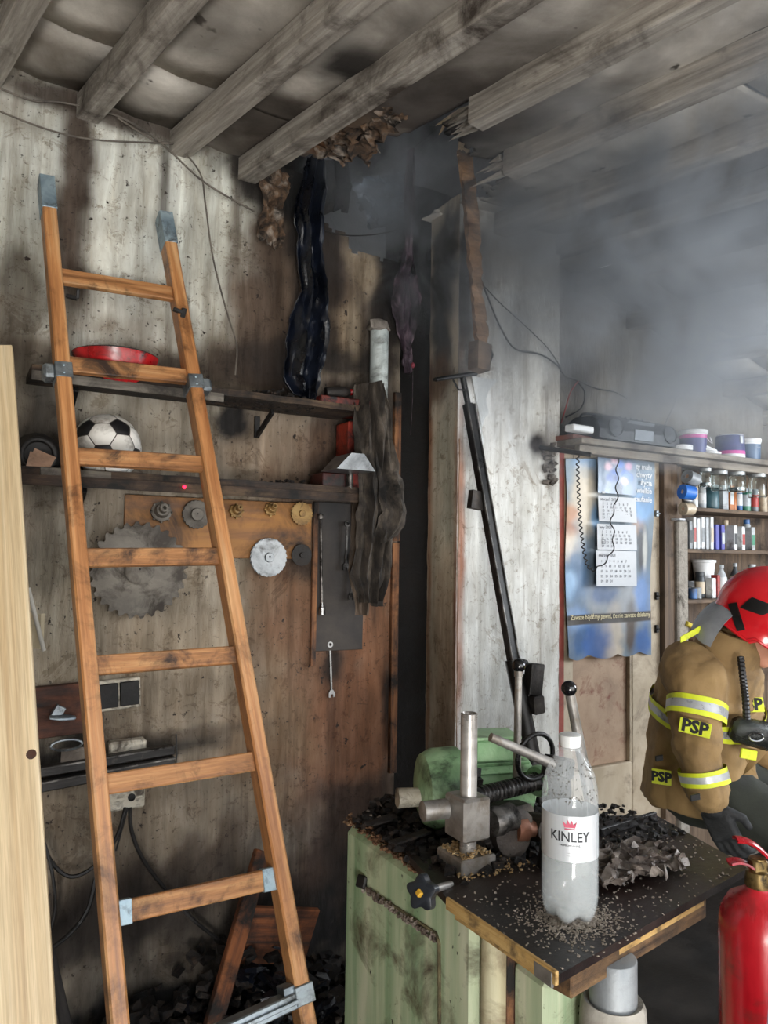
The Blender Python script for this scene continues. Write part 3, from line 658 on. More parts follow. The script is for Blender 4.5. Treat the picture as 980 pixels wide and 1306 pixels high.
def blade(c, r, teeth, th, mt, label, hub=.12, bore=.04, tip=.07, name='circular_saw_disc', hubmt=None, cat='saw blade', group=None, layers=1):
    """toothed disc hanging flat in front of the board; c = centre"""
    t = thing(name, label, cat, (c.x, c.y, c.z-r), group)
    for L in range(layers):
        m = MB(); vs = []; fs = []; n = teeth*4; y0 = c.y+L*th*1.6; br = bore*r
        for side_ in (0, 1):
            for ring in (0, 1, 2):
                for k in range(n):
                    th_ = 2*math.pi*k/n; q = k % 4
                    rr = br if ring == 0 else (r*.90 if ring == 1 else r*(1.0 if q == 1 else (.985 if q == 2 else (1-tip if q in (0, 3) else 1))))
                    vs.append((c.x+rr*math.cos(th_+L*.1), y0-th*(side_-.5), c.z+rr*math.sin(th_+L*.1)))
        for s_ in (0, 1):
            for ring in (0, 1):
                for k in range(n):
                    a = s_*3*n+ring*n+k; b = s_*3*n+ring*n+(k+1) % n; fs.append([a, b, b+n, a+n] if s_ else [a+n, b+n, b, a])
        for k in range(n):
            a = 2*n+k; b = 2*n+(k+1) % n; fs.append([a, b, b+3*n, a+3*n]); a = k; b = (k+1) % n; fs.append([a, b, b+3*n, a+3*n])
        m.add(vs, fs, gp=[(v[0]-c.x, v[2]-c.z, 0) for v in vs]); m.build('toothed_disc', mt, t, sm=30)
    m = MB(); m.lathe([(bore*r, 0), (hub*r, 0), (hub*r, .006), (hub*r*.9, .009), (bore*r, .009)], (c.x, c.y-th*.4, c.z), (0, -1, 0), 20); m.build('hub', hubmt or mt, t, sm=40)
    m = MB(); m.lathe([(.0045, .0), (.0045, .022), (.003, .024)], (c.x, c.y+.012, c.z+bore*r*.3), (0, -1, 0), 8); m.build('hanging_nail', M_iron, t, sm=40)
    return t
q = w(178, 727, .03); e = w(240, 727, .03)
blade(Vector((q.x, -.028, q.z)), (e-q).length, 28, .004, M_blade, 'largest saw blade, dusty grey and coarse-toothed, behind the ladder rung', hub=.30, bore=.06, tip=.09)
q = w(252, 656, .04); blade(Vector((q.x, -.032, q.z)), .050, 20, .006, M_blade, 'grey cutter disc with a ring of holes beside the right ladder rail', hub=.45, bore=.15, layers=2, name='cutter_disc', cat='cutter')
q = w(345, 711, .05); blade(Vector((q.x, -.036, q.z)), .070, 24, .003, M_bladeb, 'shiny round steel saw blade at the right of the ladder', hub=.25, bore=.10, tip=.06, layers=3)
q = w(386, 655, .04); blade(Vector((q.x, -.032, q.z)), .044, 22, .008, M_brass, 'small yellowish toothed milling cutter at the top right of the board', hub=.30, bore=.16, tip=.09, name='milling_cutter', cat='cutter')
q = w(386, 708, .04); blade(Vector((q.x, -.032, q.z)), .040, 12, .006, M_blk, 'small dark toothless grinding disc below the yellowish cutter', hub=.25, bore=.14, tip=.01, name='grinding_disc', cat='disc')
def spindle(px, py, r, label, mt):
    q = w(px, py, .04); t = thing('router_cutter', label, 'cutter', (q.x, -.017, q.z-r))
    m = MB(); m.lathe([(r, 0), (r, .010), (r*.75, .014), (r*.6, .03), (r*.42, .032), (r*.42, .055), (r*.2, .055), (r*.2, .03)], (q.x, -.019, q.z), (0, -1, .25), 18); m.build('cutter_body', mt, t, sm=40)
    m = MB()
    for k in range(8):
        a = k*math.pi/4; m.box((q.x+r*math.cos(a), -.028, q.z+r*math.sin(a)), (.007, .012, .007), (0, -math.degrees(a), 0))
    m.build('tooth', mt, t)
spindle(207, 653, .034, 'dusty grey spindle cutter hanging left of the disc with holes', M_blade)
spindle(303, 652, .024, 'small brown-dusted cutter hanging just right of the ladder rail', M_brass)
spindle(347, 650, .022, 'small pale cutter hanging above the shiny saw blade', M_brass)
# ---- dark backing panel with wrenches
a = w(405, 640, .02); b = w(464, 828, .02); m = MB(); m.box(((a.x+b.x)/2, -.009, (a.z+b.z)/2), (b.x-a.x, .012, a.z-b.z), (0, .6, 0)); tag(m.build('backing_panel', mat('sooty_panel', ['#1a1715', '#332e2b', '#46403b'], scale=5, rough=.7, bump=.3)), 'narrow soot-black sheet fixed to the wall behind the hanging wrenches', 'panel')
M_chr = mat('chrome_tool', ['#5a5a5a', '#8a8a8a', '#a2a2a2'], scale=12, rough=.3, metal=1, bump=.05, dirt='#3f3a36', damt=.25, dscale=30)
M_chrd = mat('sooty_chrome_tool', ['#2f2c2a', '#6d6965', '#9b9792'], scale=12, rough=.4, metal=.8, bump=.1, dirt='#191614', damt=.45, dscale=25)
def wrench(pa, pb, label, mt, d=.03):
    a = w(*pa, d); b = w(*pb, d); t = thing('combination_wrench', label, 'wrench', (b.x, -d, b.z)); u = (b-a).normalized(); L = (b-a).length; y = Vector((0, -1, 0)); s_ = u.cross(y)
    m = MB(); m.bar(a+u*.012, b-u*.014, .009, .005, up=y, ch=.0015); m.build('shaft', mt, t, sm=30)
    m = MB(); n = 16; vs = []; fs = []
    for yy in (-.004, .004):
        for rr in (.0055, .0115):
            for k in range(n): an = 2*math.pi*k/n; vs.append(a+Vector((rr*math.cos(an), yy, rr*math.sin(an))))
    for k in range(n):
        j = (k+1) % n
        for (p_, q_) in ((0, n), (n, 3*n), (3*n, 2*n), (2*n, 0)): fs.append([p_+k, p_+j, q_+j, q_+k])
    m.add(vs, fs); m.build('ring_end', mt, t, sm=40)
    m = MB(); P_ = [(-.006, -.018), (.006, -.018), (.013, -.006), (.013, .008), (.006, .010), (.005, -.002), (-.005, -.002), (-.006, .010), (-.013, .008), (-.013, -.006)]
    m.prism(P_, b+Vector((0, -.004, 0)), s_, u, .007); m.build('open_end', mt, t, sm=30)
    m = MB(); m.lathe([(.0025, 0), (.0025, d+.01)], (a.x, 0, a.z+.004), (0, -1, 0), 6); m.build('hanging_nail', M_iron, t)
    return t
wrench((421, 822), (423, 886), 'bright combination wrench hanging lowest, below the dark panel', M_chr, .012)
wrench((443, 668), (441, 724), 'thin sooty wrench hanging under the shelf end beside the grey cloth', M_chrd)
wrench((450, 710), (448, 762), 'dull wrench hanging lower right, partly under the grey cloth', M_chrd)
a = w(409, 655, .03); b = w(411, 784, .03); t = thing('socket_wrench', 'long socket wrench with shiny socket hanging beside the small dark disc', 'wrench', (b.x, -.03, b.z)); u = (b-a).normalized()
m = MB(); m.tube([a, a+u*.10, b-u*.04], [.004, .005, .006], 8); m.build('extension_bar', M_chrd, t, sm=50)
m = MB(); m.lathe([(.007, -.045), (.008, -.03), (.013, -.028), (.013, 0), (.009, 0), (.008, -.012)], b, u, 14); m.build('socket', M_chr, t, sm=40)
m = MB(); m.lathe([(.004, 0), (.012, .004), (.012, .02), (.004, .024)], a, u, 10); m.build('bar_head', M_chrd, t, sm=40)
# ---- shelf contents right
M_dred = mat('scorched_red_paint', ['#4a1009', '#8a2a1a', '#a83a24'], scale=8, rough=.55, bump=.4, dirt='#0d0706', damt=.5, dscale=14)
a = w(405, 505, .16); b = w(458, 505, .16); m = MB(); m.box(((a.x+b.x)/2+.03, -.11, Z1+.025), (b.x-a.x+.06, .16, .046), ch=.004); t0_ = m.build('red_box', M_dred, sm=30); tag(t0_, 'scorched red metal box at the right end of the upper shelf', 'box')
a = w(437, 530, .1); b = w(468, 530, .1); zt = Z1-.025; zb = Z2+.002; m = MB(); m.box(((a.x+b.x)/2+.02, -.09, (zt+zb)/2), (b.x-a.x+.03, .10, zt-zb-.004), ch=.003); tag(m.build('red_tool_case', M_dred, sm=30), 'tall narrow red case standing between the two shelves behind the grey cloth', 'case')
# black bottle with red cap
q = w(425, 478, .12); t = thing('spray_bottle', 'black sooty bottle with red cap lying on the red box', 'bottle', (q.x, -.12, Z1+.049)); ax_ = Vector((1, -.1, .12)).normalized(); o_ = Vector((q.x-.03, -.12, Z1+.072))
m = MB(); m.lathe([(0, 0), (.020, .001), (.022, .01), (.022, .075), (.014, .09), (.010, .098)], o_, ax_, 16); m.build('bottle_body', M_blk, t, sm=50)
m = MB(); m.lathe([(.010, .096), (.012, .098), (.012, .118), (.008, .12), (0, .12)], o_, ax_, 12); m.build('cap', M_red, t, sm=50, label='red cap')
# metal house-shaped housing on a dark red box
q = w(425, 590, .12); t = thing('lantern_housing', 'dark red box with a shiny pitched metal lid on the lower shelf', 'lantern', (q.x, -.11, Z2))
hz = .075; m = MB(); m.box((q.x, -.11, Z2+hz/2), (.125, .11, hz), ch=.003); m.build('red_base', mat('dark_red_case', ['#1f0807', '#3f100c', '#52170f'], scale=10, rough=.5, bump=.3, dirt='#0b0605', damt=.5, dscale=20), t, sm=30)
m = MB(); m.prism([(-.075, 0), (.075, 0), (.03, .058), (-.02, .058)], (q.x, -.175, Z2+hz), (1, 0, 0), (0, 0, 1), -.13); m.build('pitched_lid', M_bladeb, t, sm=20, label='shiny pitched metal lid')
m = MB(); m.box((q.x+.005, -.177, Z2+hz+.045), (.035, .006, .018)); m.build('vent_slot', M_iron, t)
m = MB(); m.tube([(q.x+.04, -.178, Z2+.002), (q.x+.04, -.178, Z2+hz+.005)], .013, 12); o = m.build('foil_roll', M_chrd, t, sm=50)
m = MB(); q = w(463, 620, D2); m = MB(); m.lathe([(.004, 0), (.006, .004), (.003, .010)], (xs(234, 618, D2), -D2-.008, Z2-.010), (0, -1, 0), 10); tag(m.build('indicator_lamp', mat('red_glow', ['#ff2030'], emit=('#ff2040', 2.5), bump=0)), 'tiny glowing red indicator light on the lower shelf edge', 'lamp')
m = MB(); m.box((xs(235, 618, .1), -.12, Z2+.014), (.10, .08, .026), (0, 0, 6)); tag(m.build('charger_box', M_blk, sm=30), 'flat black burnt charger box on the lower shelf behind the right ladder rail', 'box')
# small glass jar, yellow scrap
q = w(355, 482, .12); m = MB(); m.chip((q.x, -.14, Z1+.02), .022, random, .6); tag(m.build('yellow_scrap', mat('yellow_plastic', ['#a07a28', '#c79b3a'], scale=20, dirt='#1d1509', damt=.4)), 'little yellow melted scrap among the crumbs on the upper shelf', 'scrap')
# ---- white pipe standing by the recess
q = w(488, 500, .12); zt = w(489, 415, .12).z
t = thing('plastic_pipe', 'upright pale grey pipe with scorched top beside the black recess', 'pipe', (q.x, -.10, Z1-.02))
m = MB(); m.lathe([(.036, -.02), (.036, zt-Z1-.02), (.037, zt-Z1), (.030, zt-Z1+.005), (.031, zt-Z1-.05), (0, zt-Z1-.06)], (q.x, -.09, Z1), n=22); m.build('pipe_body', mat('pale_grey_pipe', ['#8d9797', '#b4bdbc', '#c6cecd'], scale=5, st=(4, 4, .6), rough=.5, bump=.15, dirt='#4a4944', damt=.35, dscale=8), t, sm=50)
m = MB(); s0 = len(m.v); m.lathe([(.02, -.022), (.042, -.012), (.04, .012), (.018, .022)], (q.x-.012, -.095, zt+.002), n=14); m.rough(.012, 40); m.build('ash_crust', mat('ash_crust', ['#6d655e', '#a59d94'], scale=30, rough=.9, bump=.8), t, sm=60)
# ================================================================== HANGING THINGS, STRUT, CABLES
def sheet(name, pts, mt, d=.06, folds=3, amp=.02, crump=.012, nu=26, nv=70, th=.002, seed=0, sharp=60, parent=None, M=None, fr=9, edge=.15):
    """hanging cloth: pts = [(px_left, px_right, py, d)] from top to bottom"""
    rows = [(w(a, y, dd), w(b, y, dd)) for (a, b, y, dd) in pts]; n = len(rows)-1
    m = MB()
    def fn(u, v):
        k = min(int(v*n), n-1); f = v*n-k; f = f*f*(3-2*f)
        L = rows[k][0].lerp(rows[k+1][0], f); Rr = rows[k][1].lerp(rows[k+1][1], f)
        wd = (Rr-L); ju = u+edge*.2*noise.noise(Vector((v*9, seed, u*2)))
        p = L+wd*ju
        ph = .5*noise.noise(Vector((v*2, seed+2, 0)))
        y = amp*math.sin(2*math.pi*folds*u+ph*3+v*1.2)+amp*.5*math.sin(2*math.pi*folds*2.3*u-v*2+seed)
        q = Vector((p.x*fr, p.z*fr*.55, seed)); cr = 1-2*abs(noise.noise(q)); c2 = 1-2*abs(noise.noise(q*2.3+Vector((5, 5, 5))))
        q3 = Vector((p.x*fr*2.4+.8*noise.noise(Vector((p.z*4, seed, 2))), p.z*fr*.13, seed+4)); rg = 1-2*abs(noise.noise(q3)); ed = 4*(u-.5)**2
        return p+Vector(((noise.noise(q*1.1)+.6*noise.noise(q*2.7))*crump*(.2+.45*ed), y+(rg*1.3+cr*.35+c2*.35)*crump, noise.noise(q*1.9+Vector((9, 1, 1)))*crump*(.3+(1.2 if v > .95 else 0))))
    m.grid(fn, nu, nv, th=th)
    return m.build(name, mt, parent, sm=sharp)
M_bag = mat('burnt_blue_black_plastic', ['#030406', '#090d16', '#151d2e'], scale=7, rough=.3, bump=.5, spec=.7)
o = sheet('hanging_plastic_sheet', [(396, 416, 196, .10), (390, 420, 230, .12), (380, 421, 270, .14), (386, 418, 310, .14), (388, 424, 360, .14), (376, 427, 405, .15), (367, 424, 450, .17), (366, 416, 478, .18), (388, 404, 506, .19)], M_bag, folds=2.2, amp=.022, crump=.022, fr=14, seed=1)
tag(o, 'crumpled blue-black melted plastic sheet hanging from the ceiling to the upper shelf', 'plastic sheet')
o = sheet('soot_strand', [(420, 444, 200, .03), (424, 452, 235, .03), (418, 446, 262, .03)], mat('soot_web', ['#050505', '#15110f', '#2c2521'], scale=20, rough=.8, bump=.8), folds=2, amp=.01, crump=.03, nu=12, nv=14, seed=5); tag(o, 'black sooty rag stub just right of the hanging plastic sheet, under the ceiling hole', 'rag')
M_cloth = mat('charred_grey_cloth', ['#17130f', '#3d362f', '#655c52'], scale=9, st=(2, 2, .7), rough=.8, bump=.6, dirt='#0b0908', damt=.45, dscale=9)
t = thing('hanging_work_jacket', 'charred grey cloth jacket hanging off the end of the shelves', 'jacket', (w(485, 640, .2).x, -.2, w(485, 790, .2).z))
sheet('jacket_body', [(458, 492, 488, .21), (457, 500, 520, .23), (458, 503, 570, .24), (460, 508, 610, .24), (462, 512, 650, .24), (464, 502, 700, .22), (458, 500, 735, .2), (468, 488, 772, .19)], M_cloth, folds=2.6, amp=.022, crump=.018, fr=10, seed=3, parent=t)
sheet('sleeve', [(488, 504, 560, .26), (488, 514, 600, .28), (492, 524, 630, .29), (496, 529, 652, .29), (492, 522, 672, .28), (487, 503, 690, .26)], M_cloth, folds=1.2, amp=.022, crump=.02, fr=14, nu=18, nv=36, seed=9, parent=t)
sheet('torn_lining', [(452, 470, 632, .15), (450, 474, 680, .15), (450, 476, 730, .14), (456, 470, 785, .13)], mat('brown_lining', ['#2a221c', '#54473b', '#76675a'], scale=12, st=(2, 2, .6), rough=.85, bump=.6), folds=1.5, amp=.012, crump=.014, nu=12, nv=40, seed=12, parent=t)
sheet('torn_lining', [(476, 494, 690, .17), (474, 500, 725, .17), (470, 496, 750, .17), (480, 494, 770, .17)], M_cloth, folds=1, amp=.012, crump=.014, nu=12, nv=24, seed=15, parent=t)
# melted pinkish drip in front of the recess
M_melt = mat('melted_purple_plastic', ['#17101a', '#4a3b48', '#7d6a74'], scale=16, st=(2, 2, .6), rough=.4, bump=.8, dirt='#080608', damt=.5, dscale=14)
t = thing('melted_plastic_drip', 'long purplish melted plastic drip hanging in front of the black recess', 'melted plastic', (w(522, 480, .06).x, -.06, w(522, 480, .06).z))
sheet('drip_body', [(524, 530, 190, .10), (520, 532, 235, .10), (524, 530, 290, .09), (518, 532, 330, .08), (510, 534, 350, .08), (506, 538, 385, .08), (514, 532, 420, .07), (520, 531, 450, .06), (523, 529, 474, .06)], M_melt, folds=1.4, amp=.014, crump=.02, fr=16, nu=14, nv=80, th=.006, seed=20, parent=t)
a = w(527, 472, .06); b = w(524, 555, .06); m = MB(); m.tube([a, (a+b)/2+Vector((.003, 0, 0)), b], [.002, .0012, .0008], 5); m.build('thread', M_melt, t)
m = MB(); q = w(527, 466, .06); m.lathe([(0, -.012), (.008, -.004), (.009, .004), (0, .014)], q, n=10); m.build('red_tip', mat('pink_melt', ['#6b2533', '#8c3a48'], scale=20), t, sm=60, label='reddish melted tip')
# clear film in the ceiling hole
M_film = mat('scorched_clear_film', ['#6f8094', '#98a9bb', '#c6d2dc'], scale=8, rough=.25, bump=.6, alpha=.42, dirt='#1c232e', damt=.5, dscale=7)
m = MB(); a0 = w(447, 235, -.02); a1 = w(520, 215, -.02); b0 = w(472, 292, .02); b1 = w(520, 282, .02)
m.grid(lambda u, v: a0.lerp(a1, u).lerp(b0.lerp(b1, u), v)+Vector((fb((u*5, v*5, 2))*.03, fb((u*4, v*4, 8))*.05, fb((u*6, v*5, 4))*.02)), 24, 20)
o = m.build('plastic_film', M_film, sm=70); tag(o, 'torn bluish clear film drooping in the burnt hole above the wall', 'plastic film')
# hanging splintered lath
M_lath = mat('split_lath_wood', ['#5c412a', '#94714f', '#b8977a'], scale=6, st=(.8, 8, 8), rough=.75, bump=.5, dirt='#20150e', damt=.45, dscale=7)
t = thing('hanging_lath', 'long broken wooden lath hanging from the ceiling in front of the pillar', 'lath', (w(612, 480, .3).x, -.32, w(612, 480, .3).z))
def strip(m, pts, wd, th):   # ragged board through pixel points (px, py, d)
    P_ = [w(a, b, c) for a, b, c in pts]; n = len(P_)-1; N_ = 40
    def fn(u, v):
        k = min(int(v*n), n-1); f = v*n-k; p = P_[k].lerp(P_[k+1], f); ww = lerp(wd[k], wd[k+1], f)*(1+.18*noise.noise(Vector((v*22, u*2, 1))))
        return p+Vector(((u-.5)*ww, fb((u*3, v*20, 3))*.006, .02*noise.noise(Vector((u*9, 3, 1)))*(1 if v > .97 or v < .03 else 0)))
    m.grid(fn, 7, N_, th=th)
m = MB(); strip(m, [(603, 128, .32), (594, 165, .32), (589, 200, .32)], [.012, .040, .045], .012); m.build('splintered_end', mat('fresh_split_wood', ['#a08564', '#c7b08e', '#d8c6a8'], scale=6, st=(.8, 9, 9), rough=.7, bump=.4), t, sm=40)
m = MB(); strip(m, [(591, 195, .32), (598, 260, .31), (603, 330, .30), (609, 400, .30), (613, 440, .30)], [.062, .058, .056, .05, .06], .02); m.build('lath_board', M_lath, t, sm=40)
m = MB(); q = w(612, 455, .30); s0 = 0; m.box((q.x, q.y, q.z), (.07, .055, .11), (0, 5, 12)); m.rough(.008, 30); m.build('charred_block', mat('charred_block_wood', ['#2a1f17', '#6b5644', '#8f7a66'], scale=12, rough=.85, bump=.8), t, sm=30)
m = MB(); q = w(624, 452, .29); m.tube([q+Vector((0, 0, .03)), q+Vector((.012, 0, .0)), q+Vector((0, 0, -.035))], [.006, .01, .005], 8); m.build('black_clip', M_iron, t, sm=60)
for (pa, pb, r) in (((605, 135), (556, 160), .010), ((575, 148), (560, 172), .006)):
    a = w(pa[0], pa[1], .42); b = w(pb[0], pb[1], .40); m = MB(); m.tube([a, a.lerp(b, .4)+Vector((0, 0, .006)), a.lerp(b, .75), b], [r, r*1.1, r*.8, .001], 5)
    o = m.build('wood_splinter', MATS['fresh_split_wood']); tag(o, 'pale fresh wood splinter sticking out at the top of the hanging lath' if r > .008 else 'short pale wood splinter dangling below the larger splinter', 'splinter')
# ---- burnt holes at the top of the recess
# ---- black steel strut leaning on the pillar
M_strut = mat('sooty_black_steel', ['#050505', '#0e0d0d', '#2a2725'], scale=9, rough=.38, metal=.3, bump=.25, spec=.6)
t = thing('steel_strut', 'long black steel strut with T-handle leaning diagonally against the pillar', 'strut', (w(688, 1010, .42).x, -.42, w(688, 1010, .42).z))
A = w(597, 515, COLD+.05); B = w(655, 845, COLD+.20); Cc = w(688, 1008, COLD+.28); T0 = w(590, 478, COLD+.05); u = (B-A).normalized()
m = MB(); m.bar(A, B, .034, .034, up=(0, -1, 0), ch=.003); m.build('channel', M_strut, t, sm=30)
m = MB()
for sx in (-1, 1): m.bar(A+Vector((sx*.017, -.018, 0)), B+Vector((sx*.017, -.018, 0)), .006, .01, up=(0, -1, 0))
m.build('rail_flange', mat('worn_steel_edge', ['#171616', '#4b4947', '#8a8783'], scale=18, rough=.35, metal=.7, bump=.1), t)
m = MB(); m.tube([T0, A], .012, 10); m.build('rod', M_strut, t, sm=50)
m = MB(); a = w(556, 484, COLD+.06); b = w(608, 476, COLD+.06); m.tube([a, b], .009, 8); m.tube([a, a+Vector((-.001, 0, -.004))], .012, 8); m.build('cross_handle', M_strut, t, sm=50)
m = MB(); m.tube([w(578, 484, COLD+.05), w(585, 497, COLD+.06), w(597, 498, COLD+.06)], .004, 6); m.build('wire_tie', M_strut, t)
m = MB(); m.tube([B-u*.01, Cc], .030, 8); m.tube([Cc, Cc+(Cc-B).normalized()*.1], .024, 8); m.build('lower_tube', M_strut, t, sm=50)
q = w(609, 638, COLD+.10); m = MB(); m.box((q.x-.006, q.y, q.z), (.058, .03, .07), (0, 8, 0)); m.build('square_lug', mat('worn_black_box', ['#0b0a0a', '#241f1c', '#4c443e'], scale=12, rough=.6, bump=.3), t, sm=30)
q = w(681, 866, COLD+.24); m = MB(); m.box((q.x, q.y, q.z), (.062, .045, .115), (0, 7, 0), ch=.004); q2_ = w(683, 898, COLD+.25); m.box((q2_.x, q2_.y-.004, q2_.z), (.05, .05, .065), (0, -6, 0), ch=.006); m.build('pivot_housing', mat('brown_black_casting', ['#100e0d', '#2b2725', '#4a4542'], scale=10, rough=.5, metal=.3, bump=.35), t, sm=30)
q = w(667, 845, COLD+.24); m = MB(); m.lathe([(.0, .02), (.012, .018), (.014, 0), (.014, -.02)], q, (0, -1, 0), 12); m.build('bolt', M_strut, t, sm=40)
# glossy white film scrap on the pillar near the strut's top
m = MB(); a0 = w(606, 500, COLD); 
m.grid(lambda u, v: Vector((lerp(w(600+16*v, 500, COLD).x, w(634-18*v-9*abs(math.sin(v*5)), 500, COLD).x, u), -COLD-.006-.006*abs(fb((u*5, v*5, 1)))-.003, lerp(w(600, 480, COLD).z, w(600, 560+10*math.sin(u*5), COLD).z, v))), 14, 18)
o = m.build('white_film_scrap', mat('white_film', ['#b5b9bb', '#cfd3d4', '#dde0e0'], scale=5, rough=.3, bump=.2), sm=70); tag(o, 'bright white plastic scrap stuck on the pillar behind the top of the strut', 'plastic scrap')
# ---- cables
M_cab = MATS['black_rubber']
M_cabg = mat('dusty_cable', ['#3c3732', '#645d55', '#857d73'], scale=14, rough=.75, bump=.3)
def smooth(P_, n=6):
    out = []
    for i in range(len(P_)-1):
        p0 = P_[max(i-1, 0)]; p1 = P_[i]; p2_ = P_[i+1]; p3 = P_[min(i+2, len(P_)-1)]
        for k in range(n):
            t_ = k/n; out.append(.5*((2*p1)+(p2_-p0)*t_+(2*p0-5*p1+4*p2_-p3)*t_*t_+(3*p1-p0-3*p2_+p3)*t_**3))
    return out+[P_[-1]]
def cable(label, pts, d, r=.004, mt=None, name='cable', cat='cable', group=None):
    P_ = [w(*(p if len(p) == 3 else (*p, d))) for p in pts]; m = MB(); m.tube(smooth(P_), r, 6); o = m.build(name, mt or M_cab, sm=60); return tag(o, label, cat, group)
cable('thin grey cable strung along the top of the left wall under the beams', [(-10, 108), (40, 128), (80, 131), (150, 148), (205, 182), (260, 232), (325, 270)], .03, .0035, M_cabg)
cable('slack dusty cable crossing the wall below the first two beams', [(-10, 138), (60, 165), (120, 178), (190, 182), (222, 183)], .04, .003, M_cabg)
cable('thin cable dropping from the second beam end down to the upper shelf', [(150, 150), (195, 178), (225, 186), (255, 220), (262, 260), (272, 330), (290, 400), (302, 440), (300, 478)], .03, .003, M_cabg)
cable('sagging thin wire under the ceiling hole', [(408, 292), (440, 300), (480, 299), (520, 290)], .05, .0025, M_cab)
cable('black cable running diagonally across the pillar from the lath', [(612, 352), (625, 385), (640, 420), (658, 445), (690, 452), (712, 466)], COLD+.02, .004)
cable('thinner black cable looping above the other one on the pillar', [(615, 362), (640, 388), (670, 415), (700, 445), (716, 470)], COLD+.018, .0025)
cable('tangled dark cable on the wall right of the pillar above the radio board', [(712, 466, COLD+.02), (722, 480, .15), (735, 485, .03), (746, 500, .03), (742, 520, .04), (722, 532, .05)], 0, .004)
cable('red wire looping down beside the pillar above the shelf board', [(738, 486), (728, 500), (722, 520), (716, 540)], .05, .0025, mat('red_wire', ['#8c2626', '#a83434'], scale=20, rough=.5))
cable('thin dark cable creeping along the wall behind the radio', [(735, 484), (760, 495), (785, 500), (800, 508)], .03, .003)
# ================================================================== LOWER LEFT: sockets, rails, cables, wood
M_wplate = mat('yellowed_white_plastic', ['#a49b8a', '#c7bfae', '#d6cfc0'], scale=12, rough=.55, bump=.15, dirt='#4c4236', damt=.45, dscale=20)
t = thing('junction_box', 'dusty white electrical box on the wall behind the ladder, dark bars across it', 'electrical box', (w(162, 985, .03).x, -.03, w(162, 1030, .03).z))
a = w(140, 948, .05); b = w(185, 1030, .05); m = MB(); m.box(((a.x+b.x)/2, -.025, (a.z+b.z)/2), (b.x-a.x, .045, a.z-b.z), ch=.006); m.build('box_body', M_wplate, t, sm=30)
m = MB()
for k in range(5): m.box(((a.x+b.x)/2, -.0485, lerp(a.z, b.z, .15+.17*k)), (b.x-a.x-.02, .003, .006))
m.build('vent_rib', M_wplate, t)
q = w(168, 1017, .05); m = MB(); m.lathe([(.012, 0), (.012, .004), (.008, .006), (.003, .006)], (q.x, -.0475, q.z), (0, -1, 0), 14); m.build('screw', M_iron, t, sm=40)
t = thing('wall_switch', 'black double wall switch in a pale worn frame behind the left ladder rail', 'switch', (w(150, 905, .02).x, -.02, w(150, 905, .02).z))
a = w(124, 868, .02); b = w(179, 903, .02); m = MB(); m.box(((a.x+b.x)/2, -.010, (a.z+b.z)/2), (b.x-a.x, .018, a.z-b.z), (0, -3, 0), ch=.004); m.build('frame', M_wplate, t, sm=30)
for k in (-1, 1): m = MB(); m.box(((a.x+b.x)/2+k*(b.x-a.x)*.24, -.022, (a.z+b.z)/2+k*.002), ((b.x-a.x)*.44, .010, (a.z-b.z)*.78), (0, -3, 0), ch=.003); m.build('rocker', M_iron, t, sm=30)
t = thing('vise_board', 'reddish-brown wooden board with a metal clamp, low on the wall left of the ladder', 'board', (w(75, 950, .03).x, -.03, w(75, 950, .03).z))
a = w(44, 876, .03); b = w(112, 935, .03); m = MB(); m.box(((a.x+b.x)/2, -.02, (a.z+b.z)/2), (b.x-a.x+.03, .03, a.z-b.z), (0, -2, 0)); m.build('backing_board', mat('red_brown_board', ['#2c1a12', '#5a3424', '#7a4a34'], scale=5, st=(.6, 6, 6), rough=.75, bump=.3, dirt='#120c09', damt=.45), t, sm=30)
m = MB(); q = w(80, 915, .06); m.lathe([(0, -.04), (.008, -.036), (.014, 0), (.008, .036), (0, .04)], q, (1, 0, -.12), 12, sy=.5); m.box(q+Vector((-.012, .01, .018)), (.03, .02, .035), (0, 30, 0)); m.build('clamp', M_galv, t, sm=40)
m = MB(); q = w(85, 950, .09); m.tube([q+Vector((.045*math.cos(a_), 0, .016*math.sin(a_))) for a_ in [k*math.pi/8 for k in range(16)]], .004, 6, closed=True); m.build('wire_ring', M_galv, t, sm=60)
m = MB(); q = w(100, 962, .08); m.grid(lambda u, v: q+Vector(((u-.5)*.10, -.01*v, (v-.5)*.05+.02*u*fb((u*3, v*3, 1)))), 8, 6, th=.002); m.build('rag_scrap', mat('grey_rag', ['#5a5149', '#847a6f'], scale=12, rough=.9, bump=.4), t, sm=60)
M_bar = mat('sooty_profile', ['#0b0a0a', '#211e1d', '#3a3634'], scale=8, st=(.5, 4, 4), rough=.45, metal=.3, bump=.2, dirt='#4c463f', damt=.12, dscale=18)
for k, (pa, pb, lab) in enumerate((((40, 986), (222, 955), 'upper dark metal bar fixed across the wall behind the ladder'), ((42, 1004), (222, 970), 'lower dark metal bar with ash on it behind the ladder'))):
    a = w(*pa, .085); b = w(*pb, .085); t = thing('metal_bar', lab, 'metal bar', (a.x, -.085, min(a.z, b.z))); m = MB(); m.bar(a, b, .032, .034 if k else .03, up=(0, 0, 1), ch=.003); m.build('bar_body', M_bar, t, sm=30)
    m = MB(); m.bar(a+Vector((0, -.018, .012)), b+Vector((0, -.018, .012)), .004, .006); m.build('bead', MATS['worn_steel_edge'], t)
q = w(224, 960, .08); m = MB(); m.tube([q+Vector((0, 0, .06)), q+Vector((.004, 0, -.01)), q+Vector((0, 0, -.07))], .003, 5); tag(m.build('wire_hook', M_iron), 'thin vertical wire at the right ends of the two metal bars', 'wire')
cable('grey cable dropping from the white electrical box to the floor, right branch', [(166, 1030), (168, 1060), (185, 1100), (225, 1150), (255, 1180), (300, 1212), (345, 1225)], .05, .0065)
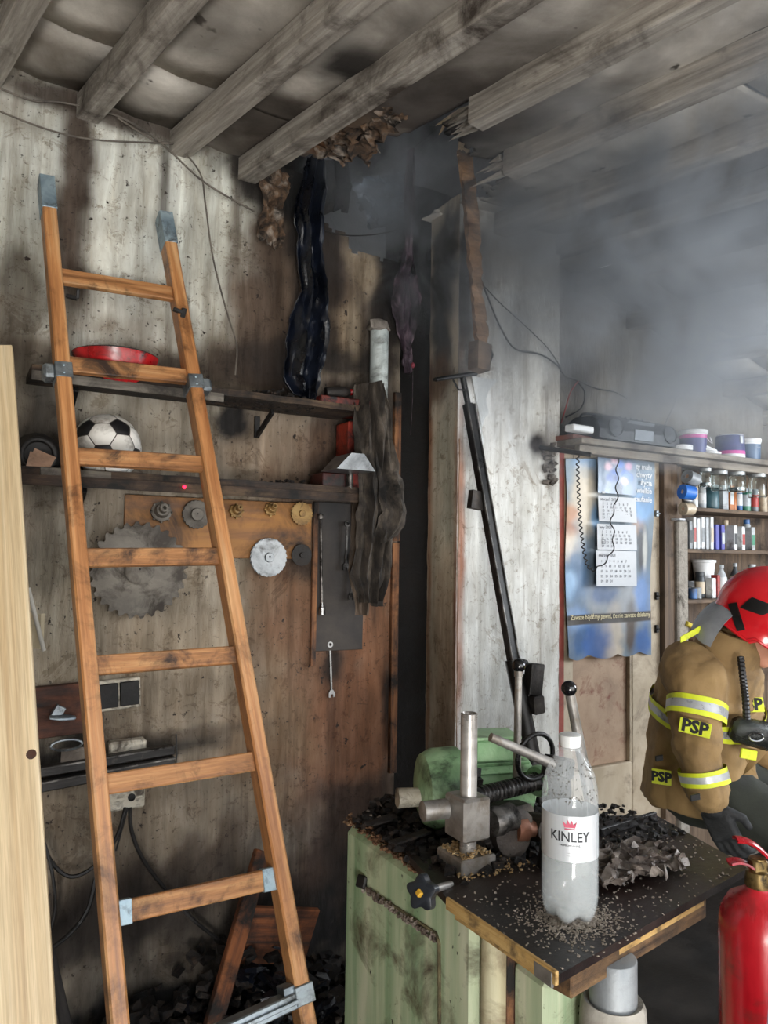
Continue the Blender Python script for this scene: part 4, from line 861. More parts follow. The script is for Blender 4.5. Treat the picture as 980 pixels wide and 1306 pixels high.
cable('cable bent left from the white electrical box behind the ladder rail', [(160, 1030), (150, 1065), (128, 1098), (95, 1118), (70, 1105), (52, 1070), (50, 1040)], .06, .006)
cable('dark cable arching down behind the plank and ladder at the lower left', [(52, 1060, .08), (66, 1110, .1), (70, 1160, .1), (60, 1200, .1)], .06, .005)
cable('thick black cable sweeping behind the lower left ladder rail', [(122, 1120, .1), (112, 1160, .12), (90, 1190, .12), (58, 1215, .12)], .06, .007)
cable('thin wire hanging over the white electrical box', [(163, 1030), (155, 1060), (148, 1085)], .055, .003)
m = MB(); a = w(36, 750, .25); b = w(56, 830, .25); m.tube([a, b], .006, 8); tag(m.build('white_stick', mat('white_plastic_rod', ['#b5b2aa', '#cfccc4'], scale=6), sm=50), 'thin white rod standing between the pine plank and the ladder', 'rod')
m = MB(); q = w(44, 805, .2); m.grid(lambda u, v: q+Vector(((u-.5)*.05, .01*math.sin(u*6), (v-.5)*.10)), 6, 6, th=.002); tag(m.build('paper_scrap', mat('pale_scrap', ['#a89c84', '#c4b89e'], scale=10, rough=.9), sm=50), 'pale crumpled paper scrap beside the pine plank', 'paper')
# leaning offcuts and rubbish on the floor
M_bwood = mat('burnt_orange_wood', ['#2c170c', '#6d3d20', '#935a33'], scale=4, st=(.6, 9, 9), rough=.7, bump=.4, dirt='#100a07', damt=.45, dscale=6)
a = w(335, 1085, .16); b = w(250, 1290, .36); b.z = max(b.z, .0); m = MB(); m.bar(a, Vector((b.x, b.y, .03)), .055, .03, up=(0, -1, 0), ch=.003); tag(m.build('leaning_batten', M_bwood, sm=30), 'scorched orange-brown batten leaning against the wall low between the ladder rails', 'batten')
a = w(300, 1150, .10); b = w(400, 1230, .14); m = MB(); c = (a+b)/2; m.box((c.x, -.13, c.z), (.27, .02, .19), (8, 14, 0)); tag(m.build('plywood_offcut', M_bwood, sm=30), 'square scorched plywood piece propped on the wall behind the right ladder foot', 'plywood')
a = wz(60, 1250, .02); m = MB(); m.bar(w(62, 1210, .22), w(85, 1310, .35), .03, .012, up=(0, -1, 0)); tag(m.build('metal_strip', M_bar, sm=30), 'dark metal strip leaning between the plank and the ladder foot', 'strip')
x0 = w(60, 1250, .1).x; x1 = w(430, 1250, .1).x
scatter('floor_debris', 'black burnt rubble heaped on the floor along the wall', [(x0, x1+.2, -.55, -.02, 0, .10), (x0, x1+.1, -.25, -.03, 0, .22)], 1500, .035, M_junk, 11, heap=1)
scatter('plastic_rubbish', 'shiny black crumpled scraps on the rubble at the wall foot', [(w(250, 1250, .2).x, w(420, 1250, .2).x, -.4, -.1, .1, .14)], 70, .05, M_bag, 12, flat=.3)
scatter('pale_rubbish', 'pale grey scraps among the black floor rubble', [(w(200, 1250, .2).x, w(420, 1250, .2).x, -.4, -.05, .08, .12)], 40, .018, M_junk2, 13)
# ================================================================== DOOR WITH POSTER AND CALENDAR
M_door = mat('cream_door_paint', ['#8f816b', '#a69883', '#b8ab97'], scale=3, st=(1.2, 1.2, .6), rough=.6, bump=.2, dirt='#5f5142', damt=.28, dscale=5)
M_doorp = mat('brownish_door_panel', ['#816a56', '#977f69', '#a68f79'], scale=5, st=(1, 1, .5), rough=.65, bump=.2, dirt='#6b3a2c', damt=.25, dscale=12)
DD = .19; DB = DD-.05
Lx = w(712, 700, DD).x; Rx = w(845, 700, DD).x; zTop = w(845, 584, DD).z; zBot = .06
red = mat('faded_red_paint', ['#6f2f27', '#8d4237', '#a05a4c'], scale=6, rough=.7, bump=.25, dirt='#3c241d', damt=.3)
d = thing('door_1', 'cream panelled wooden door right of the pillar with a poster on it', 'door', ((Lx+Rx)/2, -DD, zBot)); d['kind'] = 'structure'
for k in ('label', 'category'): del d[k]
xa = Lx+.035; xb = Rx-.005
def dbox(x0, x1, z0, z1, y0, y1, nm, mt, ch=.004): m = MB(); y0 += DB; y1 += DB; m.box(((x0+x1)/2, -(y0+y1)/2, (z0+z1)/2), (x1-x0, y1-y0, z1-z0), ch=ch); return m.build(nm, mt, d, sm=30)
zr0 = w(800, 972, DD).z; xs1 = w(806, 900, DD).x
dbox(Lx-.06, Lx+.03, zBot, zTop+.02, 0, .06, 'door_frame', red)
dbox(xa-.02, xa+.05, zBot, zTop, .02, DD+.005-DB, 'stile', M_door); dbox(xs1, xb, zBot, zTop, .02, DD+.005-DB, 'stile', M_door)
dbox(xa+.05, xs1, zTop-.09, zTop, .02, DD+.003-DB, 'top_rail', M_door)
dbox(xa+.05, xs1, zr0-.36, zr0, .02, DD+.003-DB, 'bottom_rail', M_door); 
zm = w(780, 850, DD).z
dbox(xa+.05, xs1, zm+.05, zm+.15, .02, DD+.002-DB, 'middle_rail', M_door)
dbox(xa+.05, xs1, zr0, zm+.05, .015, .030, 'panel', M_doorp); dbox(xa+.05, xs1, zm+.15, zTop-.09, .015, .030, 'panel', M_doorp)
dbox(xs1-.014, xs1, zr0, zm+.05, .03, .052, 'moulding', M_door)
dbox(Rx, Rx+.035, zBot, zTop+.02, 0, .04, 'door_frame', mat('dark_frame_wood', ['#1d1612', '#3c3027', '#5a4a3d'], scale=5, st=(.6, 8, 8), rough=.8, bump=.4))
for py in (655, 760, 802):
    q = w(838, py, DD+.01); m = MB(); m.box((q.x, -DD-.010, q.z), (.018, .012, .035 if py > 700 else .028)); m.tube([(q.x-.008, -DD-.018, q.z), (q.x+.010, -DD-.018, q.z)], .004, 6); m.build('hinge' if py > 700 else 'latch', M_iron if py > 700 else M_galv, d, sm=40)
# poster: a curled glossy film print
pc = lambda px, py: (w(px, py, DD+.02).x, w(px, py, DD+.02).z)
PB = blobs([(728, 600, 12, 22, '#7c8d9a', .9), (745, 590, 15, 10, '#6ea0cf', .8), (742, 640, 16, 45, '#c9bda8', .9), (728, 655, 9, 14, '#b5825f', .9), (724, 678, 9, 12, '#a87252', .8), (722, 700, 14, 18, '#d6c8b2', .9), (757, 650, 8, 30, '#c3bdb0', .7), (760, 662, 6, 18, '#4f8fc0', .7),
 (735, 740, 18, 40, '#56708f', .9), (790, 770, 40, 30, '#8f9296', .8), (770, 755, 14, 14, '#4c5f80', .9), (815, 672, 8, 12, '#a58262', .9), (818, 700, 8, 30, '#2c2d33', .95), (822, 705, 3, 26, '#d9d9d2', .6), (820, 760, 12, 30, '#5a7fb5', .8), (822, 640, 14, 30, '#6f9ccb', .7), (780, 800, 14, 30, '#a69a8a', .85), (780, 830, 12, 10, '#b8aa98', .8),
 (740, 810, 22, 30, '#3a5880', .95), (762, 820, 14, 24, '#2f5796', .8), (820, 815, 12, 20, '#33588f', .95), (803, 800, 6, 30, '#4d4037', .9), (724, 745, 8, 20, '#8fb0d0', .6), (818, 605, 16, 28, '#8494a3', .8), (732, 790, 20, 14, '#7d99c0', .6)], pc)
M_post = mat('glossy_poster', ['#e8e8e8'], vcol=True, scale=10, rough=.42, bump=.05, rvar=.05, spec=.3)
t = thing('film_poster', 'large curling glossy blue poster with faded figures pinned on the cream door', 'poster', (w(775, 835, DD+.02).x, -DD-.02, w(775, 838, DD+.02).z))
tl, tr, bl_, br_ = w(721, 585, DD+.02), w(834, 585, DD+.02), w(721, 838, DD+.02), w(830, 830, DD+.02)
PTH = .0012
def pos(u, v, off=0):
    p = tl.lerp(tr, u).lerp(bl_.lerp(br_, u), v); 
    curl = .012*math.sin(u*9+v*2)*(.3+v)+.02*max(0, v-.75)*math.sin(u*14+1)*3+.006*fb((u*3, v*4, 1))
    cut = -.018*abs(math.sin(u*11))*(1 if v > .985 else 0)
    return Vector((p.x+(.006*math.sin(v*8) if u > .98 or u < .02 else 0), -DD-.022-curl*.5-off, p.z+cut))
def pcol(u, v, p):
    if .795 < v < .845: return srgb('#3b3632')
    return paint(p.x, p.z, srgb('#66747f'), PB, wob=.35, f=8, streak=.02, mott=.10)
m = MB(); m.grid(pos, 70, 120, th=PTH, cfn=pcol); m.g = [(v.x, v.y, v.z) for v in m.v]; m.build('poster_sheet', M_post, t, sm=60)
M_wprint = mat('white_print', ['#c9ccd0'], bump=0, rough=.6); M_yprint = mat('cream_print', ['#b3a988'], bump=0, rough=.6)
m = MB()
for k, (tx, py) in enumerate((('zy małe', 597), ('zachwyty', 607), ('życia', 617), ('wielkie', 627), ('zaufanie', 638))):
    q = w(832, py, DD+.03); m.text(tx, .036, (q.x-.005, -DD-.0335, q.z), (1, 0, 0), (0, 0, 1), .0006, 'RIGHT', bold=.0006)
m.build('printed_words', M_wprint, t)
m = MB(); n_ = 26; st_ = 'Zawsze bądźmy pewni, że nie zawsze działamy'; 
q = w(724, 788, DD+.03); q2_ = w(829, 783, DD+.03)
m.text(st_, .030, ((q.x+q2_.x)/2, -DD-.040, (q.z+q2_.z)/2), (1, 0, (q2_.z-q.z)/(q2_.x-q.x)), (0, 0, 1), .0006, bold=.0005, sx=.85); m.build('printed_line', M_yprint, t)
# calendar
t = thing('wall_calendar', 'white three-month calendar with a blue flower picture hanging over the poster', 'calendar', (w(784, 748, DD+.05).x, -DD-.05, w(784, 748, DD+.05).z))
M_paper = mat('white_paper', ['#b4b8bd', '#c3c6ca'], scale=4, rough=.75, bump=.05)
c0 = w(762, 583, DD+.05); c1 = w(811, 632, DD+.05); yc = -DD-.052
fl = blobs([(775, 595, 5, 5, '#c9a6b4', 1), (783, 602, 5, 5, '#3a62b0', 1), (790, 592, 5, 5, '#4a72bd', 1), (796, 604, 5, 6, '#3c63ae', 1), (801, 595, 4, 5, '#b48aa6', 1), (778, 610, 5, 5, '#2f539c', 1), (795, 614, 5, 5, '#c8a4b4', .9), (790, 624, 5, 10, '#22324d', 1), (785, 610, 4, 6, '#27447f', 1), (803, 609, 4, 5, '#4067b1', 1), (783, 588, 4, 4, '#d3b4c0', .9)], lambda px, py: (w(px, py, DD+.05).x, w(px, py, DD+.05).z))
m = MB(); m.grid(lambda u, v: Vector((lerp(c0.x, c1.x, u), yc-.002*math.sin(v*3), lerp(c0.z, c1.z, v))), 40, 40, th=.002, cfn=lambda u, v, p: paint(p.x, p.z, srgb('#66788f'), fl, wob=.25, f=14, streak=.0, mott=.15)); m.g = [(v.x, v.y, v.z) for v in m.v]
m.build('flower_picture', mat('picture_print', ['#f0f0f0'], vcol=True, rough=.35, bump=0), t)
m = MB(); q = w(769, 628, DD+.05); m.box((q.x, yc-.004, q.z), (.018, .001, .010)); m.build('picture_tag', M_paper, t)
MON = ['styczeń 2021', 'luty 2021', 'marzec 2021']; M_ink = mat('grey_ink', ['#54565c'], bump=0, rough=.7)
for k, (x0_, y0_, x1_, y1_, dy) in enumerate(((762, 632, 810, 667, .0), (760, 668, 810, 702, .004), (758, 702, 809, 747, .008))):
    a = w(x0_, y0_, DD+.05); b = w(x1_, y1_, DD+.05); Y_ = yc-dy-.002
    m = MB(); m.grid(lambda u, v: Vector((lerp(a.x, b.x, u), Y_-.006*v*(1 if k == 0 else .3)-.004*math.sin(u*3)*v, lerp(a.z, b.z, v))), 10, 8, th=.0015); pg = m.build('calendar_page', M_paper, t, sm=60)
    m = MB(); W_ = b.x-a.x; H_ = a.z-b.z
    m.text(MON[k], .020, (a.x+W_*.05, Y_-.0035, a.z-H_*.13), (1, 0, 0), (0, 0, 1), .0004, 'LEFT')
    for r_ in range(5):
        row = '   '.join('%2d' % (r_*7+c_+1) for c_ in range(7) if r_*7+c_+1 < 32); m.text(row, .0155, (a.x+W_*.08, Y_-.0045-.004*(r_+1)/5, a.z-H_*(.30+.14*r_)), (1, 0, 0), (0, 0, 1), .0004, 'LEFT')
    m.build('printed_dates', M_ink, pg)
q = w(767, 691, DD+.05); m = MB(); 
for (dx, dz, sx_, sz_) in ((0, .009, .02, .0015), (0, -.009, .02, .0015), (.0095, 0, .0015, .018), (-.0095, 0, .0015, .018)): m.box((q.x+dx, yc-.012, q.z+dz), (sx_, .001, sz_), ch=0)
m.build('date_marker', M_ink, t)
# coiled black phone cord
def coil(label, pts, d, amp, turns, r=.0028, name='coiled_cord'):
    P_ = smooth([w(a, b, d) for a, b in pts], 12); out = []; acc = 0; Ls = [0]
    for i in range(1, len(P_)): Ls.append(Ls[-1]+(P_[i]-P_[i-1]).length)
    N_ = int(turns*10); 
    for k in range(N_+1):
        s_ = Ls[-1]*k/N_; i = max(1, next((j for j in range(len(Ls)) if Ls[j] >= s_-1e-9), len(Ls)-1)); f = (s_-Ls[i-1])/max(1e-9, Ls[i]-Ls[i-1]); p = P_[i-1].lerp(P_[i], f); tg = (P_[i]-P_[i-1]).normalized(); sd = tg.cross(Vector((0, 1, 0)))
        if sd.length < .01: sd = Vector((1, 0, 0))
        sd.normalize(); an = 2*math.pi*turns*k/N_; out.append(p+sd*amp*math.sin(an)+Vector((0, -1, 0))*amp*(1+math.cos(an)))
    m = MB(); m.tube(out, r, 5); return tag(m.build(name, M_cab, sm=60), label, 'cord')
coil('black coiled cord hanging on the poster left of the calendar', [(736, 553), (736, 600), (738, 650), (742, 690), (748, 720), (757, 727)], DD+.085, .006, 26)
coil('black cord looping down over the calendar pages from the shelf board', [(789, 540), (787, 570), (786, 610), (785, 640), (779, 660), (782, 690), (776, 710), (764, 722), (757, 728)], DD+.09, .006, 9)
# ================================================================== BOARD OVER THE DOOR
M_brd = mat('grey_weathered_board', ['#5f574e', '#7f776c', '#968e83'], scale=4, st=(.5, 8, 8), rough=.8, bump=.3, dirt='#3f362e', damt=.4, dscale=5)
BDp = .34
a = w(752, 556, BDp); b = w(978, 590, BDp); ZB = (a.z+b.z)/2; bx0 = w(716, 540, .25).x+.02; bx1 = 4.3
t = thing('top_shelf_board', 'long grey weathered shelf board over the door and cabinet, radio on it', 'shelf', (bx0, 0, ZB-.05))
m = MB(); m.box(((bx0+bx1)/2, -BDp/2-.01, ZB-.012), (bx1-bx0, BDp, .024)); m.build('board', M_brd, t, sm=30)
m = MB(); m.box(((bx0+bx1)/2, -BDp+.05, ZB-.042), (bx1-bx0-.04, .03, .034), (0, 0, .6)); m.build('under_batten', M_brd, t, sm=30)
m = MB(); m.box((bx0+.09, -BDp*.55, ZB+.011), (.2, .2, .02), (0, 0, 6)); tag(m.build('red_brown_board', mat('red_brown_offcut', ['#5a2f23', '#7d4a38'], scale=8, dirt='#2a1a14'), sm=30), 'small reddish-brown board lying at the left end of the top shelf board', 'board')
q = w(744, 547, BDp+.02); m = MB(); m.box((q.x+.0, -BDp-.0, ZB+.013+.02), (.125, .05, .028), (0, 0, 3), ch=.005); tag(m.build('white_box', mat('white_plastic_box', ['#cfd2d2', '#e2e4e4'], scale=6, rough=.45, bump=.03), sm=30), 'small flat white plastic box on the left end of the top shelf board', 'box')
a = w(683, 570, COLD-.02); b = w(754, 580, BDp+.03); m = MB(); m.tube([Vector((a.x, -COLD+.02, a.z)), a.lerp(b, .5), b], .010, 8); tag(m.build('iron_bracket_rod', M_strut, sm=50), 'black iron rod sticking out of the hole in the pillar under the top shelf board', 'rod')
m = MB(); q = w(699, 580, COLD+.003)
for k in range(26): m.chip((q.x+random.uniform(-.02, .03), -COLD-.004-random.random()*.01, q.z+random.uniform(-.12, .05)), .018, random, .6)
tag(m.build('crumbling_mortar', mat('dark_mortar', ['#2b2622', '#57504a', '#7c756d'], scale=25, rough=.9, bump=.8)), 'dark crumbling mortar along the pillar edge below the iron rod', 'mortar', kind='stuff')
# radio
M_rad = mat('dusty_black_radio', ['#0d0f12', '#1b1e23', '#2f343a'], scale=14, rough=.5, bump=.35, dirt='#5a5d60', damt=.06, dscale=12)
rx0 = w(759, 520, .30).x; rx1 = w(860, 540, .30).x; rz = ZB+.001; rh = .125
t = thing('portable_radio', 'dusty black portable radio cassette player on the shelf board above the door', 'radio', ((rx0+rx1)/2, -.22, rz))
P_ = [(rx0+.01, 0), (rx1-.01, 0), (rx1, .02), (rx1-.005, rh-.03), (rx1-.05, rh-.008), (rx0+.05, rh), (rx0+.01, rh-.02), (rx0, .02)]
m = MB(); m.prism([(x, z) for x, z in P_], (0, -.14, rz), (1, 0, 0), (0, 0, 1), -.0); m = MB()
sec = [(-.34, .008), (-.345, .05), (-.325, .095), (-.29, .118), (-.18, rh), (-.13, rh-.02), (-.12, .01)]
def radfn(u, v):
    k = v*(len(sec)); i = int(k) % len(sec); f = k-int(k); y0_, z0_ = sec[i]; y1_, z1_ = sec[(i+1) % len(sec)]
    e = 1-.13*(abs(u*2-1)**6); yy = lerp(y0_, y1_, f); zz = lerp(z0_, z1_, f)
    return Vector((lerp(rx0, rx1, u), -.23+(yy+.23)*e, rz+.06+(zz-.06)*e+fb((u*6, v*6, 2))*.002))
m.grid(radfn, 22, 8*7+1); m.add([radfn(0, k/14) for k in range(14)], [list(range(14))]); m.add([radfn(1, k/14) for k in range(14)], [list(range(14))]); m.build('radio_body', M_rad, t, sm=35)
M_radg = mat('radio_grey_trim', ['#3f454b', '#6a7076'], scale=20, rough=.4, metal=.3)
for sx in (.16, .84):
    m = MB(); c_ = Vector((lerp(rx0, rx1, sx), -.343, rz+.06)); m.lathe([(.040, -.004), (.042, .004), (.036, .006), (.034, .002), (.010, .003), (0, .006)], c_, (0, -1, .1), 22); m.build('speaker', M_rad, t, sm=40)
    m = MB()
    for k in range(5): m.bar(c_+Vector((-.028, -.004, -.02+.01*k)), c_+Vector((.028, -.004, -.02+.01*k)), .002, .002)
    m.build('grille', M_radg, t)
m = MB(); m.box((lerp(rx0, rx1, .5), -.342, rz+.04), (.12, .01, .05), (6, 0, 0), ch=.004); m.build('cassette_door', M_radg, t, sm=30)
m = MB(); m.box((lerp(rx0, rx1, .5), -.326, rz+.095), (.17, .008, .02), (30, 0, 0)); m.build('tuning_window', M_radg, t, sm=30)
for k in range(5): m = MB(); m.box((lerp(rx0, rx1, .36+.07*k), -.28, rz+.122), (.02, .014, .008), ch=.002); m.build('button', M_radg, t)
m = MB(); m.tube(smooth([Vector((rx0+.02, -.2, rz+.10)), Vector((rx0+.05, -.19, rz+.138)), Vector((lerp(rx0, rx1, .5), -.19, rz+.142)), Vector((rx1-.05, -.19, rz+.134)), Vector((rx1-.02, -.2, rz+.09))]), .006, 8); m.build('carry_handle', M_rad, t, sm=50)
m = MB(); a = w(843, 514, .2); b = w(908, 450, .2); m.tube([Vector((a.x, -.2, rz+rh-.03)), a.lerp(b, .5), b], [.003, .0022, .0016], 6); m.build('antenna', mat('antenna_chrome', ['#b9bcc0', '#dfe2e5'], metal=.7, rough=.25, bump=0), t, sm=50)
# tubs
M_wpl = mat('white_tub_plastic', ['#c2c4c6', '#d9dbdc', '#e6e7e8'], scale=8, rough=.4, bump=.03, dirt='#8a857d', damt=.15)
M_navy = mat('navy_label', ['#1d2450', '#27306a', '#303c7c'], scale=8, rough=.4, bump=.02); M_pink = mat('pink_label_band', ['#b8358c', '#cf4aa3'], scale=8, rough=.4, bump=.02); M_teal = mat('slate_blue_label', ['#3a5575', '#4a6788'], scale=8, rough=.4, bump=.02)
def tub(px, py_mid, r, h, bands, label, lid=True, flip=False, d=.27, lidz=0, handle=False):
    x = w(px, py_mid, d).x; t = thing('plastic_tub', label, 'tub', (x, -d, ZB)); z = ZB+.001
    pr = [(r*.90, 0), (r*.93, .004), (r, h)]; 
    if flip: pr = [(r, 0), (r*.90, h-.004), (r*.88, h)]
    m = MB(); m.lathe([(0, 0)]+pr+[(0, h)], (x, -d, z), n=26); m.build('tub_body', M_wpl, t, sm=40)
    for (z0, z1, mt, nm) in bands:
        f = lambda zz: (lerp(r*.92, r, zz/h) if not flip else lerp(r, r*.90, zz/h))+.0012
        m = MB(); m.lathe([(f(z0), z0), (f(z1), z1)], (x, -d, z), n=26); m.f = m.f[:-2]; m.mi = m.mi[:len(m.f)]; m.build(nm, mt, t, sm=40)
    if lid: m = MB(); m.lathe([(0, h+.008), (r*1.0, h+.008), (r*1.07, h+.005), (r*1.07, h-.010), (r*1.01, h-.012)], (x, -d, z), n=26); m.build('lid', M_wpl, t, sm=40)
    if handle: m = MB(); m.tube(smooth([Vector((x+r*.98, -d-.02, z+h*.85)), Vector((x+r*1.15, -d-.05, z+h*.5)), Vector((x+r*.8, -d-r*.9, z+h*.75))]), .002, 5); m.build('handle', M_wpl, t, sm=50)
    return t, x
_, tx = tub(884, 540, .062, .105, [(.004, .072, M_navy, 'label_band'), (.072, .088, M_pink, 'label_stripe')], 'navy tub with pink stripe below its white lid, nearest the radio', handle=True)
m = MB(); m.grid(lambda u, v: Vector((tx+.012+.04*u, -.27-.0655*math.cos(.5+u*.6)-.001, ZB+.105-.035*v-.03*u)), 6, 4, th=.001); tag(m.build('white_paper_flap', M_paper), 'white sticker peeling off the rim of the nearest navy tub', 'sticker')
_, tx2 = tub(931, 547, .070, .115, [(.018, .034, M_pink, 'label_stripe'), (.034, .110, M_navy, 'label_band')], 'upside-down navy tub with its pink stripe at the bottom, middle of three', lid=False, flip=True)
m = MB(); m.box((tx2-.005, -.27-.0675, ZB+.088), (.022, .002, .036), ch=0); tag(m.build('tub_sticker', M_paper), 'small white sticker on the middle upside-down navy tub', 'sticker')
_, tx3 = tub(955, 550, .056, .110, [(.006, .088, M_teal, 'label_band')], 'slate-blue tub with a white lid at the right end of the shelf board', d=.24)
m = MB(); m.text('ŚNIEŻKA'[:0]+'•••••', .018, (tx3-.005, -.24-.058, ZB+.07), (1, 0, 0), (0, 0, 1), .0005); m.build('label_marks', M_paper, _)
def lidobj(x, y, z, r, th, label, tilt=(0, 0, 0)):
    m = MB(); ax_ = (Matrix.Rotation(R(tilt[0]), 3, 'X') @ Matrix.Rotation(R(tilt[1]), 3, 'Y')) @ Vector((0, 0, 1)); m.lathe([(0, 0), (r*.94, 0), (r, .003), (r, th), (r*.9, th), (r*.88, th-.004), (0, th-.004)], (x, y, z), ax_, 26); tag(m.build('bucket_lid', M_wpl, sm=40), label, 'lid', 'loose tub lids on the shelf board')
q = w(864, 548, .3); lidobj(q.x+.005, -.31, ZB+.001, .056, .022, 'thick white lid lying flat left of the pink-striped navy tub')
q = w(898, 556, .3); lidobj(q.x+.03, -.30, ZB+.001, .058, .010, 'lowest of the thin white lids stacked between the navy tubs')
lidobj(q.x+.02, -.29, ZB+.013, .054, .010, 'second thin white lid of the stack between the navy tubs', (0, 4, 0)); lidobj(q.x+.012, -.28, ZB+.026, .045, .009, 'topmost small white lid tilted on the stack between the navy tubs', (0, 14, 0))
# ================================================================== CABINET SHELVES
CD = .225
M_cab_w = mat('old_cabinet_wood', ['#3d3027', '#5d4c3d', '#776554'], scale=4, st=(.6, 8, 8), rough=.75, bump=.3, dirt='#211812', damt=.35, dscale=4)
M_plpost = mat('flaking_plaster_post', ['#7a7269', '#9c958b', '#b3ada4'], scale=12, rough=.85, bump=.8, dirt='#4b443c', damt=.4, dscale=12)
cx0 = w(848, 700, CD).x; cx1 = 4.25
t = thing('open_cabinet', 'old brown open shelf cabinet full of cans and tubes at the right', 'cabinet', (cx0, -CD/2, .02))
px_ = w(866, 700, CD).x
def cb(x0, x1, y0, y1, z0, z1, nm, mt): m = MB(); m.box(((x0+x1)/2, -(y0+y1)/2, (z0+z1)/2), (x1-x0, y1-y0, z1-z0)); return m.build(nm, mt, t, sm=30)
cb(cx0, px_-.006, .0, CD, .02, ZB-.03, 'side_post', M_cab_w); pz = w(866, 664, CD).z
m = MB(); m.box(((px_-.03+px_+.048)/2, -CD+.01, (.02+pz)/2), (.075, .06, pz-.02), ch=.008); m.rough(.004, 25); m.build('plastered_post', M_plpost, t, sm=40)
cb(px_-.004, px_+.05, .02, CD-.02, pz, ZB-.05, 'upper_side_board', M_cab_w); cb(px_, cx1, .002, .014, .02, ZB-.03, 'back_board', M_cab_w); cb(cx1-.03, cx1, .01, CD, .02, ZB-.03, 'side_board', M_cab_w)
SZ = [w(920, 649, CD).z, w(920, 701, CD).z, w(920, 764, CD).z, w(920, 800, CD).z-.12, w(920, 800, CD).z-.5]
for z in SZ: cb(px_+.045, cx1-.03, .01, CD, z-.018, z, 'shelf_board', M_cab_w)
# --- goods: generic makers, copied where alike
def canthing(name, cat, x, y, z, r, h, mt, label, top=None, kind='can', band=None, group=None, box=None):
    t = thing(name, label, cat, (x, y, z), group, rz=0)
    if box:
        m = MB(); m.box((x, y, z+h/2), (r*2, box, h), ch=.002); m.build('box_body', mt, t, sm=30)
        if band: m = MB(); m.box((x, y-box/2-.0006, z+h*band[0]), (r*1.6, .001, h*band[1]), ch=0); m.build('label', band[2], t)
        return t
    if kind == 'spray': pr = [(0, 0), (r, .002), (r, h*.80), (r*.75, h*.86), (r*.45, h*.88)]
    elif kind == 'bottle': pr = [(0, 0), (r, .003), (r, h*.58), (r*.85, h*.68), (r*.35, h*.84), (r*.32, h*.93)]
    elif kind == 'jar': pr = [(0, 0), (r*.9, .002), (r, .012), (r, h*.78), (r*.82, h*.86)]
    else: pr = [(0, 0), (r, .001), (r*1.03, .003), (r, .006), (r, h-.006), (r*1.03, h-.003), (r, h), (0, h-.002)]
    m = MB(); m.lathe(pr, (x, y, z), n=16); m.build('body', mt, t, sm=35)
    if band: m = MB(); m.lathe([(r*1.02, h*(band[0]-band[1]/2)), (r*1.02, h*(band[0]+band[1]/2))], (x, y, z), n=16); m.f = m.f[:-2]; m.mi = m.mi[:len(m.f)]; m.build('label', band[2], t, sm=40)
    if kind in ('spray', 'bottle', 'jar'):
        z0, rr = {'spray': (h*.80, r*.78), 'bottle': (h*.90, r*.42), 'jar': (h*.86, r*.92)}[kind]
        m = MB(); m.lathe([(0, 0), (rr, 0), (rr, h-z0-.002), (rr*.9, h-z0), (0, h-z0)], (x, y, z+z0), n=14); m.build('cap', top or M_wpl, t, sm=35)
    return t
cm = {k: mat('print_'+k, v, scale=18, rough=.4, bump=.02, dirt='#4a433b', damt=.18, dscale=14) for k, v in dict(white=['#b9bdc0', '#d3d6d8'], silver=['#8b9094', '#b2b7bb'], grey=['#6a6f73', '#8c9195'], purple=['#3a3b85', '#4f52a5'], orange=['#9a5a2c', '#b87443'], blue=['#2c5080', '#3f6a9f'], green=['#2c6a52', '#3c8468'], dark=['#1b1e22', '#33383d'], red=['#8a2a28', '#a83c38'], beige=['#a3937b', '#bfb09a'], teal=['#28444c', '#3c606a']).items()}
def X_(px, py, d=.2): return w(px, py, d).x
y1 = -.15
ROW1 = [(889, .020, .13, 'dark', 'bottle', 'white', 'black-and-white bottle with a pale label on the top cabinet shelf, leftmost'), (897, .019, .17, 'white', 'spray', 'beige', 'tall white spray can on the top cabinet shelf beside the black bottle'), (907, .020, .105, 'silver', 'can', 'white', 'short silver can with a white label on the top cabinet shelf'), (919, .036, .125, 'teal', 'jar', None, 'wide dark teal tin on the top cabinet shelf'), (932, .022, .125, 'silver', 'box', None, 'pale grey narrow carton on the top cabinet shelf'),
        (940, .017, .125, 'orange', 'box', 'white', 'orange carton on the top cabinet shelf, left of the two'), (947, .016, .12, 'orange', 'spray', None, 'second orange can on the top cabinet shelf beside the orange carton'), (954, .018, .12, 'blue', 'can', 'white', 'blue can with white label on the top cabinet shelf'), (963, .024, .12, 'green', 'spray', 'silver', 'green spray can on the top cabinet shelf right of the blue can'), (974, .020, .12, 'grey', 'can', 'red', 'grey can with a red band at the right of the top cabinet shelf'), (985, .022, .12, 'beige', 'can', None, 'beige can at the far right of the top cabinet shelf')]
for (px, r, h, c, k, bnd, lab) in ROW1:
    nm = {'box': 'carton', 'can': 'can', 'spray': 'spray_can', 'bottle': 'bottle', 'jar': 'tin'}[k]
    canthing(nm, {'carton': 'carton', 'can': 'can', 'spray_can': 'spray can', 'bottle': 'bottle', 'tin': 'tin'}[nm], X_(px, 640), y1, SZ[0]+.0005, r, h, cm[c], lab, kind=k, band=((.5, .5, cm[bnd]) if bnd else None), box=.05 if k == 'box' else None, top=cm['silver'])
